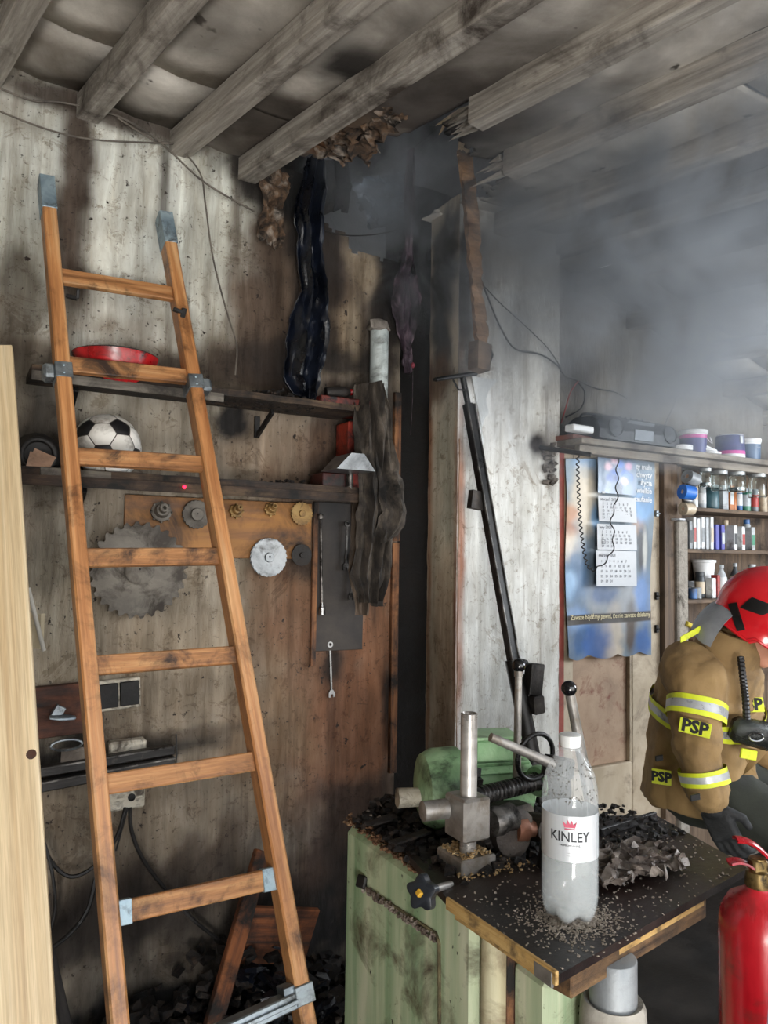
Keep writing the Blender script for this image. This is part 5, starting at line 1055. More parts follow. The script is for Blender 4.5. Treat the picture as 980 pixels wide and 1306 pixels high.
ROW2 = [(877, .011, .135, 'grey', 'box', 'dark', 'narrow grey-white carton with dark print, first on the middle cabinet shelf'), (882, .010, .155, 'white', 'box', 'red', 'white carton with reddish print, second on the middle cabinet shelf'), (887, .010, .15, 'white', 'box', None, 'plain white narrow carton, third on the middle cabinet shelf'), (892.5, .011, .158, 'white', 'box', 'grey', 'white carton with grey print, fourth on the middle cabinet shelf'), (898, .011, .156, 'silver', 'box', None, 'silvery narrow carton, fifth on the middle cabinet shelf'), (904, .011, .16, 'white', 'box', 'beige', 'tallest white carton left of the purple ones on the middle cabinet shelf'),
        (911, .013, .125, 'purple', 'box', None, 'purple carton on the middle cabinet shelf, left of the two'), (918, .013, .125, 'purple', 'box', 'silver', 'purple carton with a silvery stripe on the middle cabinet shelf'), (926, .018, .155, 'beige', 'spray', 'white', 'cream-capped spray can on the middle cabinet shelf behind the purple cartons'), (934, .012, .125, 'white', 'box', 'dark', 'white carton with black print right of the cream-capped can'), (944, .013, .122, 'white', 'box', 'red', 'white carton with red print on the middle cabinet shelf'), (953, .020, .165, 'silver', 'spray', None, 'blue-capped spray can standing behind the cartons, middle cabinet shelf'), (956.5, .014, .12, 'silver', 'box', 'green', 'silver carton with green print at the right of the middle cabinet shelf')]
for i, (px, r, h, c, k, bnd, lab) in enumerate(ROW2):
    nm = {'box': 'carton', 'spray': 'spray_can'}[k]; yy = -.17 if k == 'box' else -.11
    canthing(nm, 'carton' if k == 'box' else 'spray can', X_(px, 690, -yy), yy, SZ[1]+.0005, r*1.0, h, cm[c], lab, kind=k, band=((.45, .45, cm[bnd]) if bnd else None), box=.045 if k == 'box' else None, top=cm['blue'] if px == 953 else cm['beige'])
M_glass = mat('clear_glass', ['#f2f7f6'], rough=.03, trans=1.0, ior=1.30, bump=0, rvar=0)
ROW3 = [(878, .030, .085, 'dark', 'can', 'silver', 'dark low can at the left of the bottom cabinet shelf', 880), (884, .020, .05, 'blue', 'can', None, 'small pale blue cup in front on the bottom cabinet shelf', 884), (893, .024, .13, 'dark', 'jar', 'beige', 'brown jar with a black lid on the bottom cabinet shelf', 893), (889, .022, .055, 'grey', 'can', None, 'low grey tin in front of the brown jar on the bottom cabinet shelf', 895), (907, .014, .10, 'white', 'box', None, 'white carton standing beside the brown jar on the bottom cabinet shelf', 907), (913, .010, .115, 'red', 'box', None, 'thin red carton on the bottom cabinet shelf', 913), (921, .025, .165, 'silver', 'bottle', 'white', 'clear-grey bottle with a narrow neck and white label on the bottom cabinet shelf', 921),
        (938, .026, .175, 'dark', 'bottle', 'beige', 'dark narrow-necked bottle with a beige label on the bottom cabinet shelf', 938), (934, .016, .05, 'white', 'can', None, 'short white pot in front of the dark bottle', 934), (960, .042, .17, 'dark', 'bottle', None, 'big dark round-shouldered bottle above the red helmet', 960)]
for (px, r, h, c, k, bnd, lab, _) in ROW3:
    nm = {'box': 'carton', 'can': 'can', 'bottle': 'bottle', 'jar': 'jar'}[k]; yy = -.18 if h < .06 else (-.12 if k != 'box' else -.15)
    if px in (878, 960, 893): yy = -.13
    canthing(nm, nm, X_(px, 740, -yy), yy, SZ[2]+.0005, r, h, cm[c], lab, kind=k, band=((.4, .45, cm[bnd]) if bnd else None), box=.04 if k == 'box' else None, top=cm['dark'] if k == 'jar' else cm['silver'])
m = MB(); x = X_(899, 722, .07); m.lathe([(0, 0), (.045, 0), (.055, .09), (.06, .092), (.06, .105), (0, .108)], (x, -.065, SZ[2]+.085), n=22); tag(m.build('white_bucket', M_wpl, sm=40), 'small white lidded bucket at the back of the bottom cabinet shelf', 'bucket')
m = MB(); m.box((x, -.065, SZ[2]+.042), (.11, .09, .083)); tag(m.build('brown_box', M_cab_w, sm=30), 'brown box under the small white bucket on the bottom cabinet shelf', 'box')
q = w(882, 800, .2); m = MB(); m.box((q.x+.06, -.14, SZ[3]+.035), (.14, .16, .07)); tag(m.build('cardboard_box', mat('brown_card', ['#5a4331', '#7a5e47'], scale=5, rough=.85), sm=30), 'open brown box on the lowest cabinet shelf behind the firefighter', 'box')
m = MB(); q = w(876, 795, .25); m.tube([q, q+Vector((.05, 0, -.02)), q+Vector((.03, 0, -.06))], [.012, .016, .01], 8); tag(m.build('yellow_glove', mat('yellow_rag', ['#a8952c', '#c9b545'], scale=20, dirt='#3d3618', damt=.3), sm=60), 'crumpled yellow rag on the cabinet shelf left of the helmet', 'rag')
# hanging glass jars under the board
def hangjar(px, d, r, h, label, inner=None):
    d = min(d, .27)
    x = w(px, 580, d).x; zt = ZB-.060
    t = thing('glass_jar', label, 'jar', (x, -d, zt-h), 'glass jars hanging under the shelf board')
    m = MB(); pr = [(.0, 0), (r*.9, .0), (r, .010), (r, h*.72), (r*.86, h*.84), (r*.86, h-.012), (r*.80, h-.012), (r*.80, h*.84), (r*.94, h*.71), (r*.94, .014), (r*.85, .005), (0, .005)]
    m.lathe(pr, (x, -d, zt-h), n=28); m.build('glass', M_glass, t, sm=50)
    m = MB(); m.lathe([(0, h), (r*.92, h), (r*.92, h-.015), (r*.88, h-.015)], (x, -d, zt-h), n=24); m.build('screw_lid', mat('grey_lid', ['#8d9192', '#b0b4b5'], scale=14, rough=.4, metal=.5, bump=.05), t, sm=40)
    if inner: m = MB(); m.lathe([(0, 0), (r*.86, 0), (r*.86, inner), (0, inner)], (x, -d, zt-h+.008), n=18); m.build('contents', M_galv, t, sm=40)
hangjar(900, .30, .030, .090, 'leftmost glass jar hanging under the shelf board, partly hidden', .012); hangjar(918, .24, .040, .100, 'second glass jar from the left hanging under the shelf board'); hangjar(940, .26, .042, .100, 'third glass jar hanging under the shelf board, with a few bolts inside', .015); hangjar(966, .28, .045, .120, 'rightmost and largest glass jar hanging under the shelf board')
# rolls on the post
pz0 = w(866, 664, CD).z
def roll(px, py, r, L, mt, label, ax_, core=.3, d=.28):
    q = w(px, py, d); t = thing('tape_roll', label, 'roll', (q.x, q.y, q.z-r)); m = MB(); m.lathe([(r*core, -L/2), (r, -L/2), (r, L/2), (r*core, L/2)], q, ax_, 22); m.f = m.f[:-2]; m.mi = m.mi[:len(m.f)]
    n = 22; m.f += [[k, (k+1) % n, 3*n+(k+1) % n, 3*n+k] for k in range(n)]; m.mi += [0]*n; m.build('wound_roll', mt, t, sm=40); m = MB(); m.lathe([(r*core, -L*.45), (r*core, L*.45)], q, ax_, 16); m.build('core', M_card, t, sm=40)
roll(882, 610, .033, .062, cm['grey'], 'grey tape roll, topmost of the three rolls on the cabinet post', (1, .0, -.25))
roll(877, 628, .034, .060, mat('bright_blue_roll', ['#1c57a8', '#2f74c9'], scale=14, rough=.45, bump=.1), 'bright blue roll below the grey tape on the cabinet post', (1, -.2, -.1), d=.30)
roll(877, 649, .030, .055, cm['beige'], 'beige roll, lowest of the three on the cabinet post', (1, -.1, .05))
q = w(873, 667, CD+.05); m = MB(); m.box((q.x, -CD-.015, pz+.004), (.05, .05, .008), (0, 0, 8)); tag(m.build('white_card', M_paper), 'tiny white card on top of the plastered post below the beige roll', 'card')
# ================================================================== GREEN MACHINE
random.seed(77)
ZT = .88
M_grn = mat('chipped_green_paint', ['#7c9a72', '#9db08c', '#b9c2a0', '#cfceb4'], scale=3.2, st=(.28, 4, 4), rough=.5, bump=.2, dirt='#4a3f2c', damt=.28, dscale=6, spot='#2a2a1c', sscale=40, sth=.68)
M_crm = mat('faded_cream_green', ['#7f6a50', '#b9b08f', '#c8c6a8'], scale=3, st=(.3, 3, 3), rough=.6, bump=.25, dirt='#5a3f28', damt=.45, dscale=5)
M_grn2 = mat('green_motor_paint', ['#6a9467', '#8bb083', '#a5c49a'], scale=8, rough=.45, bump=.2, dirt='#20221a', damt=.30, dscale=9)
M_dst = mat('machined_dusty_steel', ['#5d5a56', '#8f8b86', '#aeaaa4'], scale=8, rough=.4, metal=.6, bump=.15, dirt='#6e6252', damt=.3, dscale=12)
q0 = wz(443, 1045, ZT); tL = .60
mc = thing('woodworking_machine', 'green metal woodworking machine with motor and levers, in front of the pillar', 'machine', (.95, -1.1, 0))
def mbx(x0, x1, y0, y1, z0, z1, nm, mt, ch=.006, rot=None, lab=None, par=None): m = MB(); m.box(((x0+x1)/2, (y0+y1)/2, (z0+z1)/2), (x1-x0, y1-y0, z1-z0), rot, ch); return m.build(nm, mt, par or mc, sm=30, label=lab)
cab = mbx(tL, 1.02, -1.33, -.74, 0, ZT, 'cabinet_body', M_grn, .025)
# pressed recess line on the left face + slots
lf = lambda px, py: wt(px, py, tL-.003)
a = lf(463, 1130); b = lf(560, 1196); c_ = lf(563, 1306)
m = MB(); m.tube([Vector((tL-.002, a.y, a.z)), Vector((tL-.002, b.y+.01, b.z+.003)), Vector((tL-.002, b.y, b.z-.012)), Vector((tL-.002, c_.y, c_.z-.2))], .004, 6); m.build('door_seam', mat('seam_grime', ['#2d2a1b', '#5b5138', '#7d7454'], scale=30, rough=.9, bump=.6), cab, sm=60)
m = MB(); rnd = random.Random(4)
for k in range(120):
    f = rnd.random(); p = a.lerp(b, f); m.chip((tL-.004, p.y, p.z+rnd.uniform(-.012, .004)), .006, rnd, .7)
o = m.build('rust_flakes', M_junk2, cab); o['kind'] = 'stuff'
q = lf(464, 1124); m = MB(); m.box((tL-.008, q.y, q.z), (.014, .03, .03), (0, 20, 20), ch=.004); m.build('latch', M_iron, cab, sm=30)
# star knob on its threaded rod
s_ = wt(575, 1128, tL-.0); e_ = wt(540, 1138, tL-.10); m = MB(); m.tube([Vector((tL, s_.y, s_.z)), e_], .008, 8); kk = m.build('threaded_rod', M_dst, mc, sm=50)
ax_ = (e_-Vector((tL, s_.y, s_.z))).normalized(); m = MB(); n_ = 40
prof = lambda a: .030+.005*math.cos(5*a)
vs = []; fs = []; X1 = ax_.orthogonal().normalized(); Y1 = ax_.cross(X1)
for (h, s0) in ((-.010, .82), (-.008, 1), (.010, 1), (.013, .8)):
    for k in range(n_): an = 2*math.pi*k/n_; vs.append(e_+ax_*h+(X1*math.cos(an)+Y1*math.sin(an))*prof(an)*s0)
for r_ in range(3):
    for k in range(n_): fs.append([r_*n_+k, r_*n_+(k+1) % n_, (r_+1)*n_+(k+1) % n_, (r_+1)*n_+k])
fs.append(list(range(n_))[::-1]); fs.append([3*n_+k for k in range(n_)]); m.add(vs, fs); m.lathe([(.014, -.03), (.016, -.012)], e_, ax_, 12); m.build('star_knob', mat('black_bakelite', ['#14161a', '#262a30'], scale=20, rough=.35, bump=.1, dirt='#6a5a3c', damt=.1), mc, sm=40, label='black star knob')
m = MB(); m.box(e_+ax_*.0135, (.012, .012, .012), (30, 20, 10)); m.build('yellow_mark', mat('yellow_mark', ['#c89a2e'], rough=.5), mc)
# second, lower cabinet under the table
cb2 = mbx(tL+.03, .74, -1.36, -1.325, 0, ZT-.03, 'rounded_corner_panel', M_crm, .015, lab='cream and rust stained corner panel')
m = MB(); m.tube([(tL+.035, -1.345, 0), (tL+.035, -1.345, ZT-.04)], .028, 14); m.build('corner_post', M_crm, mc, sm=50)
lw = mbx(tL+.06, .90, -1.478, -1.36, 0, .80, 'lower_housing', M_grn, .02, lab='pale green lower housing under the plate')
mbx(tL+.045, tL+.065, -1.375, -1.36, 0, .86, 'vertical_strip', M_edgew, .002)
# sawdust on the lower housing
scat = scatter('sawdust', None, [(tL+.065, .86, -1.474, -1.37, .80, .035)], 900, .0045, mat('fresh_sawdust', ['#8f7650', '#b19a72', '#c4b08a'], scale=50, rough=.95, bump=.5), 31, parent=mc)
# round pillar with collar
cpx = wz(785, 1225, .84); R1 = .058
cpx = wz(782, 1228, .84)+Vector((0, .0, 0))
m = MB(); m.lathe([(.062, 0), (.061, .74), (.059, .765), (.054, .775), (.046, .770)], (cpx.x, cpx.y, 0), n=28); m.build('round_column', mat('dusty_white_column', ['#7f786d', '#a8a297', '#c2bdb2'], scale=6, rough=.8, bump=.5, dirt='#4f473c', damt=.35, dscale=8), mc, sm=50)
m = MB(); m.lathe([(.044, .70), (.044, .85), (.042, .852)], (cpx.x, cpx.y, 0), n=26); m.build('inner_tube', mat('grey_tube', ['#6f7375', '#8f9395', '#a3a7a9'], scale=6, rough=.45, metal=.3, dirt='#4a453d', damt=.25), mc, sm=50)
# table plate + bearers
plate_pts = [wz(572, 1147, .90), wz(713, 1243, .90), wz(956, 1106, .90), wz(838, 1040, .90)]
A_, B_, C_, D_ = plate_pts
E_ = Vector((A_.x+.0, -1.16, .90)); D2 = Vector((D_.x, D_.y, .90))
M_plate = mat('soot_black_plate', ['#0d0a09', '#1f1815', '#342923'], scale=5, rough=.42, bump=.25, spot='#8f877c', sscale=48, sth=.69, dirt='#2b1712', damt=.25, dscale=3)
tp = thing('saw_table_plate', 'soot-blackened wooden plate on the machine, the water bottle stands on it', 'table plate', (A_.x+.2, A_.y, .875))
poly = [(A_.x, A_.y), (B_.x, B_.y), (C_.x, C_.y), (D2.x, D2.y), (D2.x-.3, -1.0), (A_.x+.05, -1.05)]
m = MB(); m.prism([(p[0], p[1]) for p in poly], (0, 0, .90), (1, 0, 0), (0, 1, 0), .016); m.build('plate_board', M_plate, tp)
M_edge = mat('raw_yellow_plywood_edge', ['#7f5f36', '#b99458', '#cfae74'], scale=6, st=(.6, 9, 9), rough=.7, bump=.4, dirt='#4a3a28', damt=.4, dscale=12)
m = MB(); m.bar(Vector((A_.x-.003, A_.y, .894)), Vector((B_.x-.003, B_.y, .894)), .008, .024); m.bar(Vector((A_.x+.012, A_.y-.02, .876)), Vector((B_.x+.012, B_.y+.03, .876)), .022, .014); m.build('plywood_edge', M_edge, tp, sm=30, label='chipped yellow plywood edge')
v = (C_-B_); 
m = MB(); off = Vector((-.02, .035, 0)); 
m.bar(B_+v*.10+off-Vector((0, 0, .043)), B_+v*.78+off-Vector((0, 0, .043)), .045, .052, ch=.003); m.build('front_bearer', mat('dirty_bearer_wood', ['#2b1e14', '#6b4f32', '#8c6d49'], scale=5, st=(.6, 8, 8), rough=.75, bump=.4, dirt='#120d09', damt=.45, dscale=6), tp, sm=30)
m = MB(); m.bar(B_+v*.30+off*.7-Vector((0, 0, .032)), B_+v*.76+off*.7-Vector((0, 0, .032)), .024, .020, ch=.003); m.build('thin_slat', M_edge, tp, sm=30)
m = MB(); q = B_; m.box((q.x-.006, q.y+.03, .888), (.006, .045, .026)); m.build('corner_plate', M_dst, tp, label='small bare metal corner plate')
# steel post with clamp, base block
P1 = wz(597, 1098, .915); pr = .0190
mbx(P1.x-.045, P1.x+.05, P1.y-.04, P1.y+.06, .90, .935, 'post_base', M_dst, .004)
top = w(599, 912, 0)
pz_ = WFI @ hit(599, 910, WF @ P1, Vector((0, -1, 0)))
m = MB(); m.lathe([(pr, .93), (pr, pz_.z), (pr*.85, pz_.z+.002), (pr*.7, pz_.z-.004), (0, pz_.z-.004)], (P1.x, P1.y, 0), n=26); m.build('steel_post', mat('bright_dusty_post', ['#8a8580', '#b8b4af', '#d0cdc9'], scale=5, st=(1, 1, 3), rough=.35, metal=.55, bump=.08, dirt='#6a5f50', damt=.2), mc, sm=50, label='bare steel upright post')
zc0 = (WFI @ hit(595, 1068, WF @ P1, Vector((0, -1, 0)))).z; zc1 = (WFI @ hit(595, 1014, WF @ P1, Vector((0, -1, 0)))).z
mbx(P1.x-.035, P1.x+.038, P1.y-.034, P1.y+.045, zc0, zc1, 'clamp_block', M_dst, .005)
zc = (zc0+zc1)/2+.012
m = MB(); m.lathe([(.022, -.035), (.022, -.095), (.014, -.097)], (P1.x, P1.y+.03, zc), (1, -.15, 0), 18); m.build('clamp_boss', M_dst, mc, sm=40)
m = MB(); m.lathe([(.020, .03), (.020, .24), (.023, .245), (.023, .27)], (P1.x, P1.y+.02, zc+.018), (1, .12, 0), 16)
for k in range(14): m.lathe([(.0205, .05+.013*k), (.022, .054+.013*k), (.0205, .058+.013*k)], (P1.x, P1.y+.02, zc+.018), (1, .12, 0), 16)
m.build('threaded_spindle', mat('black_oily_steel', ['#0e0d0d', '#2a2827', '#4b4846'], scale=12, rough=.3, metal=.6, bump=.2), mc, sm=40)
m = MB(); m.lathe([(.035, .245), (.038, .25), (.038, .262), (.034, .266)], (P1.x, P1.y+.02, zc+.018), (1, .12, 0), 24); m.build('locking_flange', M_grn2, mc, sm=40)
m = MB(); s0 = 0; m.lathe([(.030, .06), (.034, .08), (.030, .10), (.034, .125), (.022, .13)], (P1.x, P1.y-.01, zc-.035), (1, .1, 0), 18); m.build('chuck', M_chrd, mc, sm=40)
m = MB(); m.lathe([(.028, .135), (.030, .15), (.030, .165), (.020, .17), (.018, .20), (.026, .215), (.027, .27), (.018, .28), (0, .28)], (P1.x-.01, P1.y-.005, zc-.042), (1, -.02, -.13), 18); m.build('copper_knob', mat('burnt_copper', ['#4a2a1e', '#8a5a44', '#a87a64'], scale=9, rough=.4, metal=.4, bump=.2, dirt='#2a1c16', damt=.3), mc, sm=50, label='brownish copper knob')
# motor
mo = Vector((.86, -.98, ZT+.135)); ax = Vector((.80, -.55, 0)).normalized()
q = wz(560, 1000, 1.02); 
mo = WFI @ gy(556, 1005, 1.93); ax = (WFI.to_3x3() @ Vector((.93, .22, 0))).normalized()
mt_ = thing('electric_motor', 'chipped green electric motor lying on the machine behind the steel post', 'motor', (mo.x+.08, mo.y, ZT))
m = MB(); m.lathe([(0, -.045), (.055, -.044), (.085, -.034), (.098, -.008), (.100, .055), (.096, .06), (.080, .055)], mo, ax, 32); m.build('fan_cover', M_grn2, mt_, sm=40)
m = MB(); m.lathe([(.074, .04), (.076, .24), (.06, .25), (.03, .255), (.014, .256), (.014, .30)], mo, ax, 28); m.build('motor_barrel', M_grn2, mt_, sm=40)
X1 = ax; Zu = Vector((0, 0, 1)); Yv = Zu.cross(X1)
for k in range(20):
    an = 2*math.pi*k/20; rad = Zu*math.sin(an)+Yv*math.cos(an); m = MB(); m.bar(mo+ax*.07+rad*.078, mo+ax*.235+rad*.078, .003, .014, up=rad); m.build('cooling_fin', M_grn2, mt_)
c_ = mo+ax*.15+Zu*.098; m = MB(); m.box(c_, (.12, .095, .055), Matrix((ax, Yv, Zu)).transposed(), .005); tb = m.build('terminal_box', M_grn2, mt_, sm=30)
m = MB(); m.box(c_+Zu*.031, (.126, .101, .008), Matrix((ax, Yv, Zu)).transposed(), .003); m.build('box_lid', M_grn2, tb, sm=30)
m = MB(); m.box(mo+ax*.16-Zu*.09, (.16, .13, .03), Matrix((ax, Yv, Zu)).transposed(), .005); m.build('motor_foot', M_grn2, mt_, sm=30)
m = MB(); rnd = random.Random(2)
for k in range(30): m.chip(mo+ax*rnd.uniform(.055, .085)+Zu*rnd.uniform(-.02, .06)-Yv*rnd.uniform(.055, .085), .018, rnd, .7)
o = m.build('melted_hole_rim', M_junk, mt_); o['kind'] = 'stuff'
m = MB(); m.lathe([(.024, -.10), (.022, -.03)], mo-Zu*.02, ax, 16); m.rough(.003, 60); m.build('shaft_stub', M_wplate, mt_, sm=40)
# levers
def lever(p, pb, Yd, Yb, r, label, ball=.019):
    a = WFI @ gy(*p, Yd); b = WFI @ gy(*pb, Yb); t = thing('lever', label, 'lever', (b.x, b.y, b.z)); m = MB(); m.tube([b, a.lerp(b, .5), a], [r*1.15, r, r*.9], 12); m.build('rod', M_dst, t, sm=50)
    if ball:
        m = MB(); m.lathe([(ball*math.sin(x), -ball*math.cos(x)) for x in [math.pi*k/10 for k in range(11)]], a, n=18); m.build('ball_knob', mat('black_knob', ['#08080a', '#101013'], scale=5, rough=.12, bump=0, rvar=.02, spec=.7), t, sm=60)
        m = MB(); u = (b-a).normalized(); m.lathe([(.011, ball*.8), (.011, ball*.8+.014)], a, u, 12); m.build('collar', M_dst, t, sm=40)
    return t
lever((662, 849), (659, 1010), 1.90, 1.86, .0095, 'shorter upright chrome lever with black ball, in front of the strut', .0175)
lever((726, 878), (757, 1040), 1.72, 1.76, .0125, 'tilted grey lever with the larger black ball, behind the bottle', .018)
t = lever((626, 940), (706, 975), 1.62, 1.66, .0105, 'bare steel lever bar without a ball pointing up-left above the motor', 0)
m = MB(); q = WFI @ gy(712, 978, 1.68); m.box(q, (.05, .06, .045), (0, 15, 20), .006); m.build('lever_socket', M_strut, mc, sm=30)
m = MB(); q2_ = WFI @ gy(700, 1040, 1.72); m.tube([q, q.lerp(q2_, .5)+Vector((.02, 0, 0)), Vector((q2_.x, q2_.y, .90))], .026, 12); m.build('casting_arm', M_strut, mc, sm=50)
m = MB(); q = WFI @ gy(640, 1045, 1.75); m.box((q.x+.05, q.y+.10, .945), (.19, .12, .09), (0, 0, 8), .012); m.lathe([(.05, 0), (.055, .01), (.055, .05), (.03, .06), (0, .06)], (q.x+.03, q.y+.04, .955), (0, -1, .1), 18); m.lathe([(.03, 0), (.034, .01), (.034, .07), (0, .075)], (q.x+.11, q.y+.05, .95), (.2, -1, .1), 16); m.rough(.008, 18); m.build('gear_casing', mat('grimy_casting', ['#151211', '#39322d', '#5a5048'], scale=9, rough=.55, metal=.2, bump=.6, dirt='#6e604d', damt=.2), mc, sm=40)
m = MB(); q = WFI @ gy(683, 965, 1.80); m.tube([q+Vector((.055*math.cos(a), -.006*math.sin(a), .055*math.sin(a))) for a in [k*math.pi/10 for k in range(20)]], .006, 8, closed=True); m.build('handwheel_rim', M_strut, mc, sm=60)
# ---- burnt debris on the machine top and plate
scatter('machine_top_debris', 'black burnt debris covering the top of the green machine', [(tL+.01, 1.0, -1.25, -.76, ZT, .035), (tL+.01, .85, -1.2, -.76, ZT, .05)], 1500, .02, M_junk, 41)
scatter('edge_crust', 'crumbly brown burnt crust along the left top edge of the green machine', [(tL-.004, tL+.03, -1.28, -.75, ZT-.004, .016)], 420, .008, mat('rusty_crumbs', ['#2b1a10', '#6b4a30', '#a88f70'], scale=60, rough=.9, bump=.4), 42)
scatter('bright_fragments', 'grey metal and glass fragments among the black debris on the machine', [(tL+.03, 1.0, -1.2, -.80, ZT+.03, .03)], 70, .012, M_junk2, 43)
for (pa, pb, lab) in (((505, 1040), (470, 1052), 'charred curled strip on the machine top nearest the cabinet corner'), ((545, 1060), (500, 1075), 'charred strip lying across the machine top beside the clamp'), ((520, 1030), (560, 1048), 'blackened strip lying on the machine top under the motor fan cover')):
    a = wz(*pa, ZT+.045); b = wz(*pb, ZT+.045); m = MB(); m.bar(a, b, .03, .006); m.rough(.006, 25); tag(m.build('charred_strip', M_junk), lab, 'scrap')
SD = mat('pale_ash_sawdust', ['#6b6257', '#978c7e', '#b0a698'], scale=60, rough=.95, bump=.4)
bq = wz(727, 1172, .90)
rnd = random.Random(6); m = MB()
for k in range(3000):
    r_ = abs(rnd.gauss(0, .045)); an = rnd.uniform(0, 6.28); x = bq.x+.008+r_*math.cos(an)*1.15; y = bq.y+r_*math.sin(an)*1.0
    if x < A_.x+.01 or y < B_.y+.008: continue
    m.chip((x, y, .9005+.006*max(0, 1-r_/.06)*rnd.random()), .0024*rnd.uniform(.5, 1.4), rnd, .5)
for k in range(420):
    u_ = rnd.random(); v_ = rnd.random(); p = A_.lerp(B_, u_).lerp(D_.lerp(C_, u_), v_); m.chip((p.x, p.y, .901), .0024*rnd.uniform(.4, 1.6), rnd, .4)
tag(m.build('spilled_sawdust', SD), 'pale sawdust and ash spilled round the bottle and across the black plate', 'sawdust', kind='stuff')
scatter('base_sawdust', 'coarse sawdust round the foot of the steel post', [(P1.x-.05, P1.x+.14, P1.y-.07, P1.y+.08, .902, .012), (P1.x-.04, P1.x+.04, P1.y-.035, P1.y+.05, .935, .008)], 520, .005, mat('coarse_brown_sawdust', ['#6a5236', '#a5875c', '#c7ae84'], scale=60, rough=.95, bump=.4), 44)
cl_ = wz(800, 1100, .92); m = MB()
m.grid(lambda u, v: Vector((cl_.x+(u-.5)*.26+fb((u*4, v*4, 1))*.05, cl_.y+(v-.5)*.13+fb((u*4, v*4, 5))*.05, .912+abs(fb((u*5, v*6, 2)))*.04)), 46, 26, th=.002); tag(m.build('melted_foil_heap', mat('grey_brown_melted_film', ['#3a322c', '#6d625a', '#a0968c'], scale=14, rough=.32, bump=.5, metal=.2), sm=50), 'crumpled burnt grey-brown wrapping lying on the plate right of the bottle', 'wrapping')
scatter('plate_rubble', 'black burnt rubble on the plate round the gear casing and levers', [(P1.x+.06, P1.x+.42, P1.y+.02, P1.y+.30, .901, .035)], 420, .014, M_junk, 47)
scatter('plate_crumbs', 'black crumbs at the back edge of the plate by the door', [(wz(760, 1075, .9).x, wz(840, 1050, .9).x, -1.30, -1.05, .901, .03)], 130, .012, M_junk, 45)
m = MB(); a = wz(765, 1062, .91); b = wz(836, 1040, .91); m.bar(a, b, .012, .02); tag(m.build('angle_strip', M_bar, sm=30), 'dark metal strip along the back edge of the black plate', 'strip')
# ================================================================== WATER BOTTLE
bt = thing('water_bottle', 'clear plastic water bottle with silver KINLEY label, half full, on the black plate', 'bottle', (bq.x, bq.y, .9035))
Yb = (WF @ bq).y; H = 212/FPX*Yb*1.02; Rb = 34.5/FPX*Yb
M_pet = mat('clear_pet', ['#dfe5e6', '#eef2f3'], scale=9, rough=.08, alpha=.24, bump=.0, rvar=.03, spec=.8)
M_wat = mat('bottled_water', ['#b9bfbe'], rough=.05, alpha=.34, bump=0, rvar=0)
prof = [(.55, .0), (.80, .015), (.93, .05), (.99, .10), (1.0, .14), (1.0, .35), (.985, .36), (.985, .62), (1.0, .63), (1.0, .67), (.97, .74), (.88, .81), (.72, .87), (.50, .92), (.36, .945), (.33, .955), (.33, .985)]
def pet(m, sc_, zs=1.0, inner=0, ztopf=1.0, petal=True):
    n = 50; vs = []; rows = [(r_*Rb*sc_, z*H) for r_, z in prof if z <= ztopf]
    # densify
    for (r_, z) in rows:
        for k in range(n):
            an = 2*math.pi*k/n; rr = r_; zz = z
            if petal and z < .12*H: f = (1-z/(.12*H)); rr = r_*(1-.12*f*(.5-.5*math.cos(5*an))); zz = z+.012*f*(.5-.5*math.cos(5*an))
            vs.append((bq.x+rr*math.cos(an), bq.y+rr*math.sin(an), .904+zz+inner))
    fs = [[i*n+k, i*n+(k+1) % n, (i+1)*n+(k+1) % n, (i+1)*n+k] for i in range(len(rows)-1) for k in range(n)]
    fs.append(list(range(n))[::-1]); fs.append([(len(rows)-1)*n+k for k in range(n)]); m.add(vs, fs); return m
m = MB(); pet(m, 1.0); m.build('bottle_shell', M_pet, bt, sm=60)
m = MB(); pet(m, .955, inner=.002, ztopf=.40); m.build('water', M_wat, bt, sm=60)
m = MB(); m.lathe([(.33*Rb*1.12, .965*H), (.33*Rb*1.12, .985*H), (.33*Rb*1.22, .985*H), (.33*Rb*1.22, 1.03*H), (.33*Rb*1.0, 1.036*H), (0, 1.036*H)], (bq.x, bq.y, .904), n=26); m.build('screw_cap', mat('white_cap', ['#d5d6d4', '#e6e7e5'], scale=8, rough=.4, bump=.03), bt, sm=40)
m = MB(); m.lathe([(.33*Rb*1.35, .955*H), (.33*Rb*1.35, .962*H)], (bq.x, bq.y, .904), n=26); m.build('neck_ring', M_pet, bt, sm=40)
# label (slightly raised sleeve) and its print
M_lab = mat('silver_label', ['#c3c7ca', '#d9dcde'], scale=3, st=(6, 6, .4), rough=.3, metal=.25, bump=.03)
zl0, zl1 = .365*H, .615*H
m = MB(); m.lathe([(Rb*1.004, zl0), (Rb*1.004, zl1)], (bq.x, bq.y, .904), n=50); m.f = m.f[:-2]; m.mi = m.mi[:len(m.f)]; lb_ = m.build('label', M_lab, bt, sm=60)
toc = (WFI @ Vector((0, 0, 0)))-Vector((bq.x, bq.y, 0)); toc.z = 0; toc.normalize(); rgt = Vector((0, 0, 1)).cross(toc)
toc2 = (toc-rgt*.0).normalized(); rg2 = Vector((0, 0, 1)).cross(toc2)
cface = Vector((bq.x, bq.y, .904))+toc2*Rb*1.012
M_lprint = mat('dark_grey_print', ['#34363a'], rough=.5, bump=0); M_lred = mat('pink_red_print', ['#c4546a'], rough=.5, bump=0); M_lpan = mat('white_label_panel', ['#dfe1e2'], rough=.35, bump=0)
m = MB(); m.text('KINLEY', .0255, cface+Vector((0, 0, lerp(zl0, zl1, .54))), rg2, (0, 0, 1), .0004, bend=Rb*1.012, bold=.0003, sx=.92); m.build('brand_lettering', M_lprint, lb_)
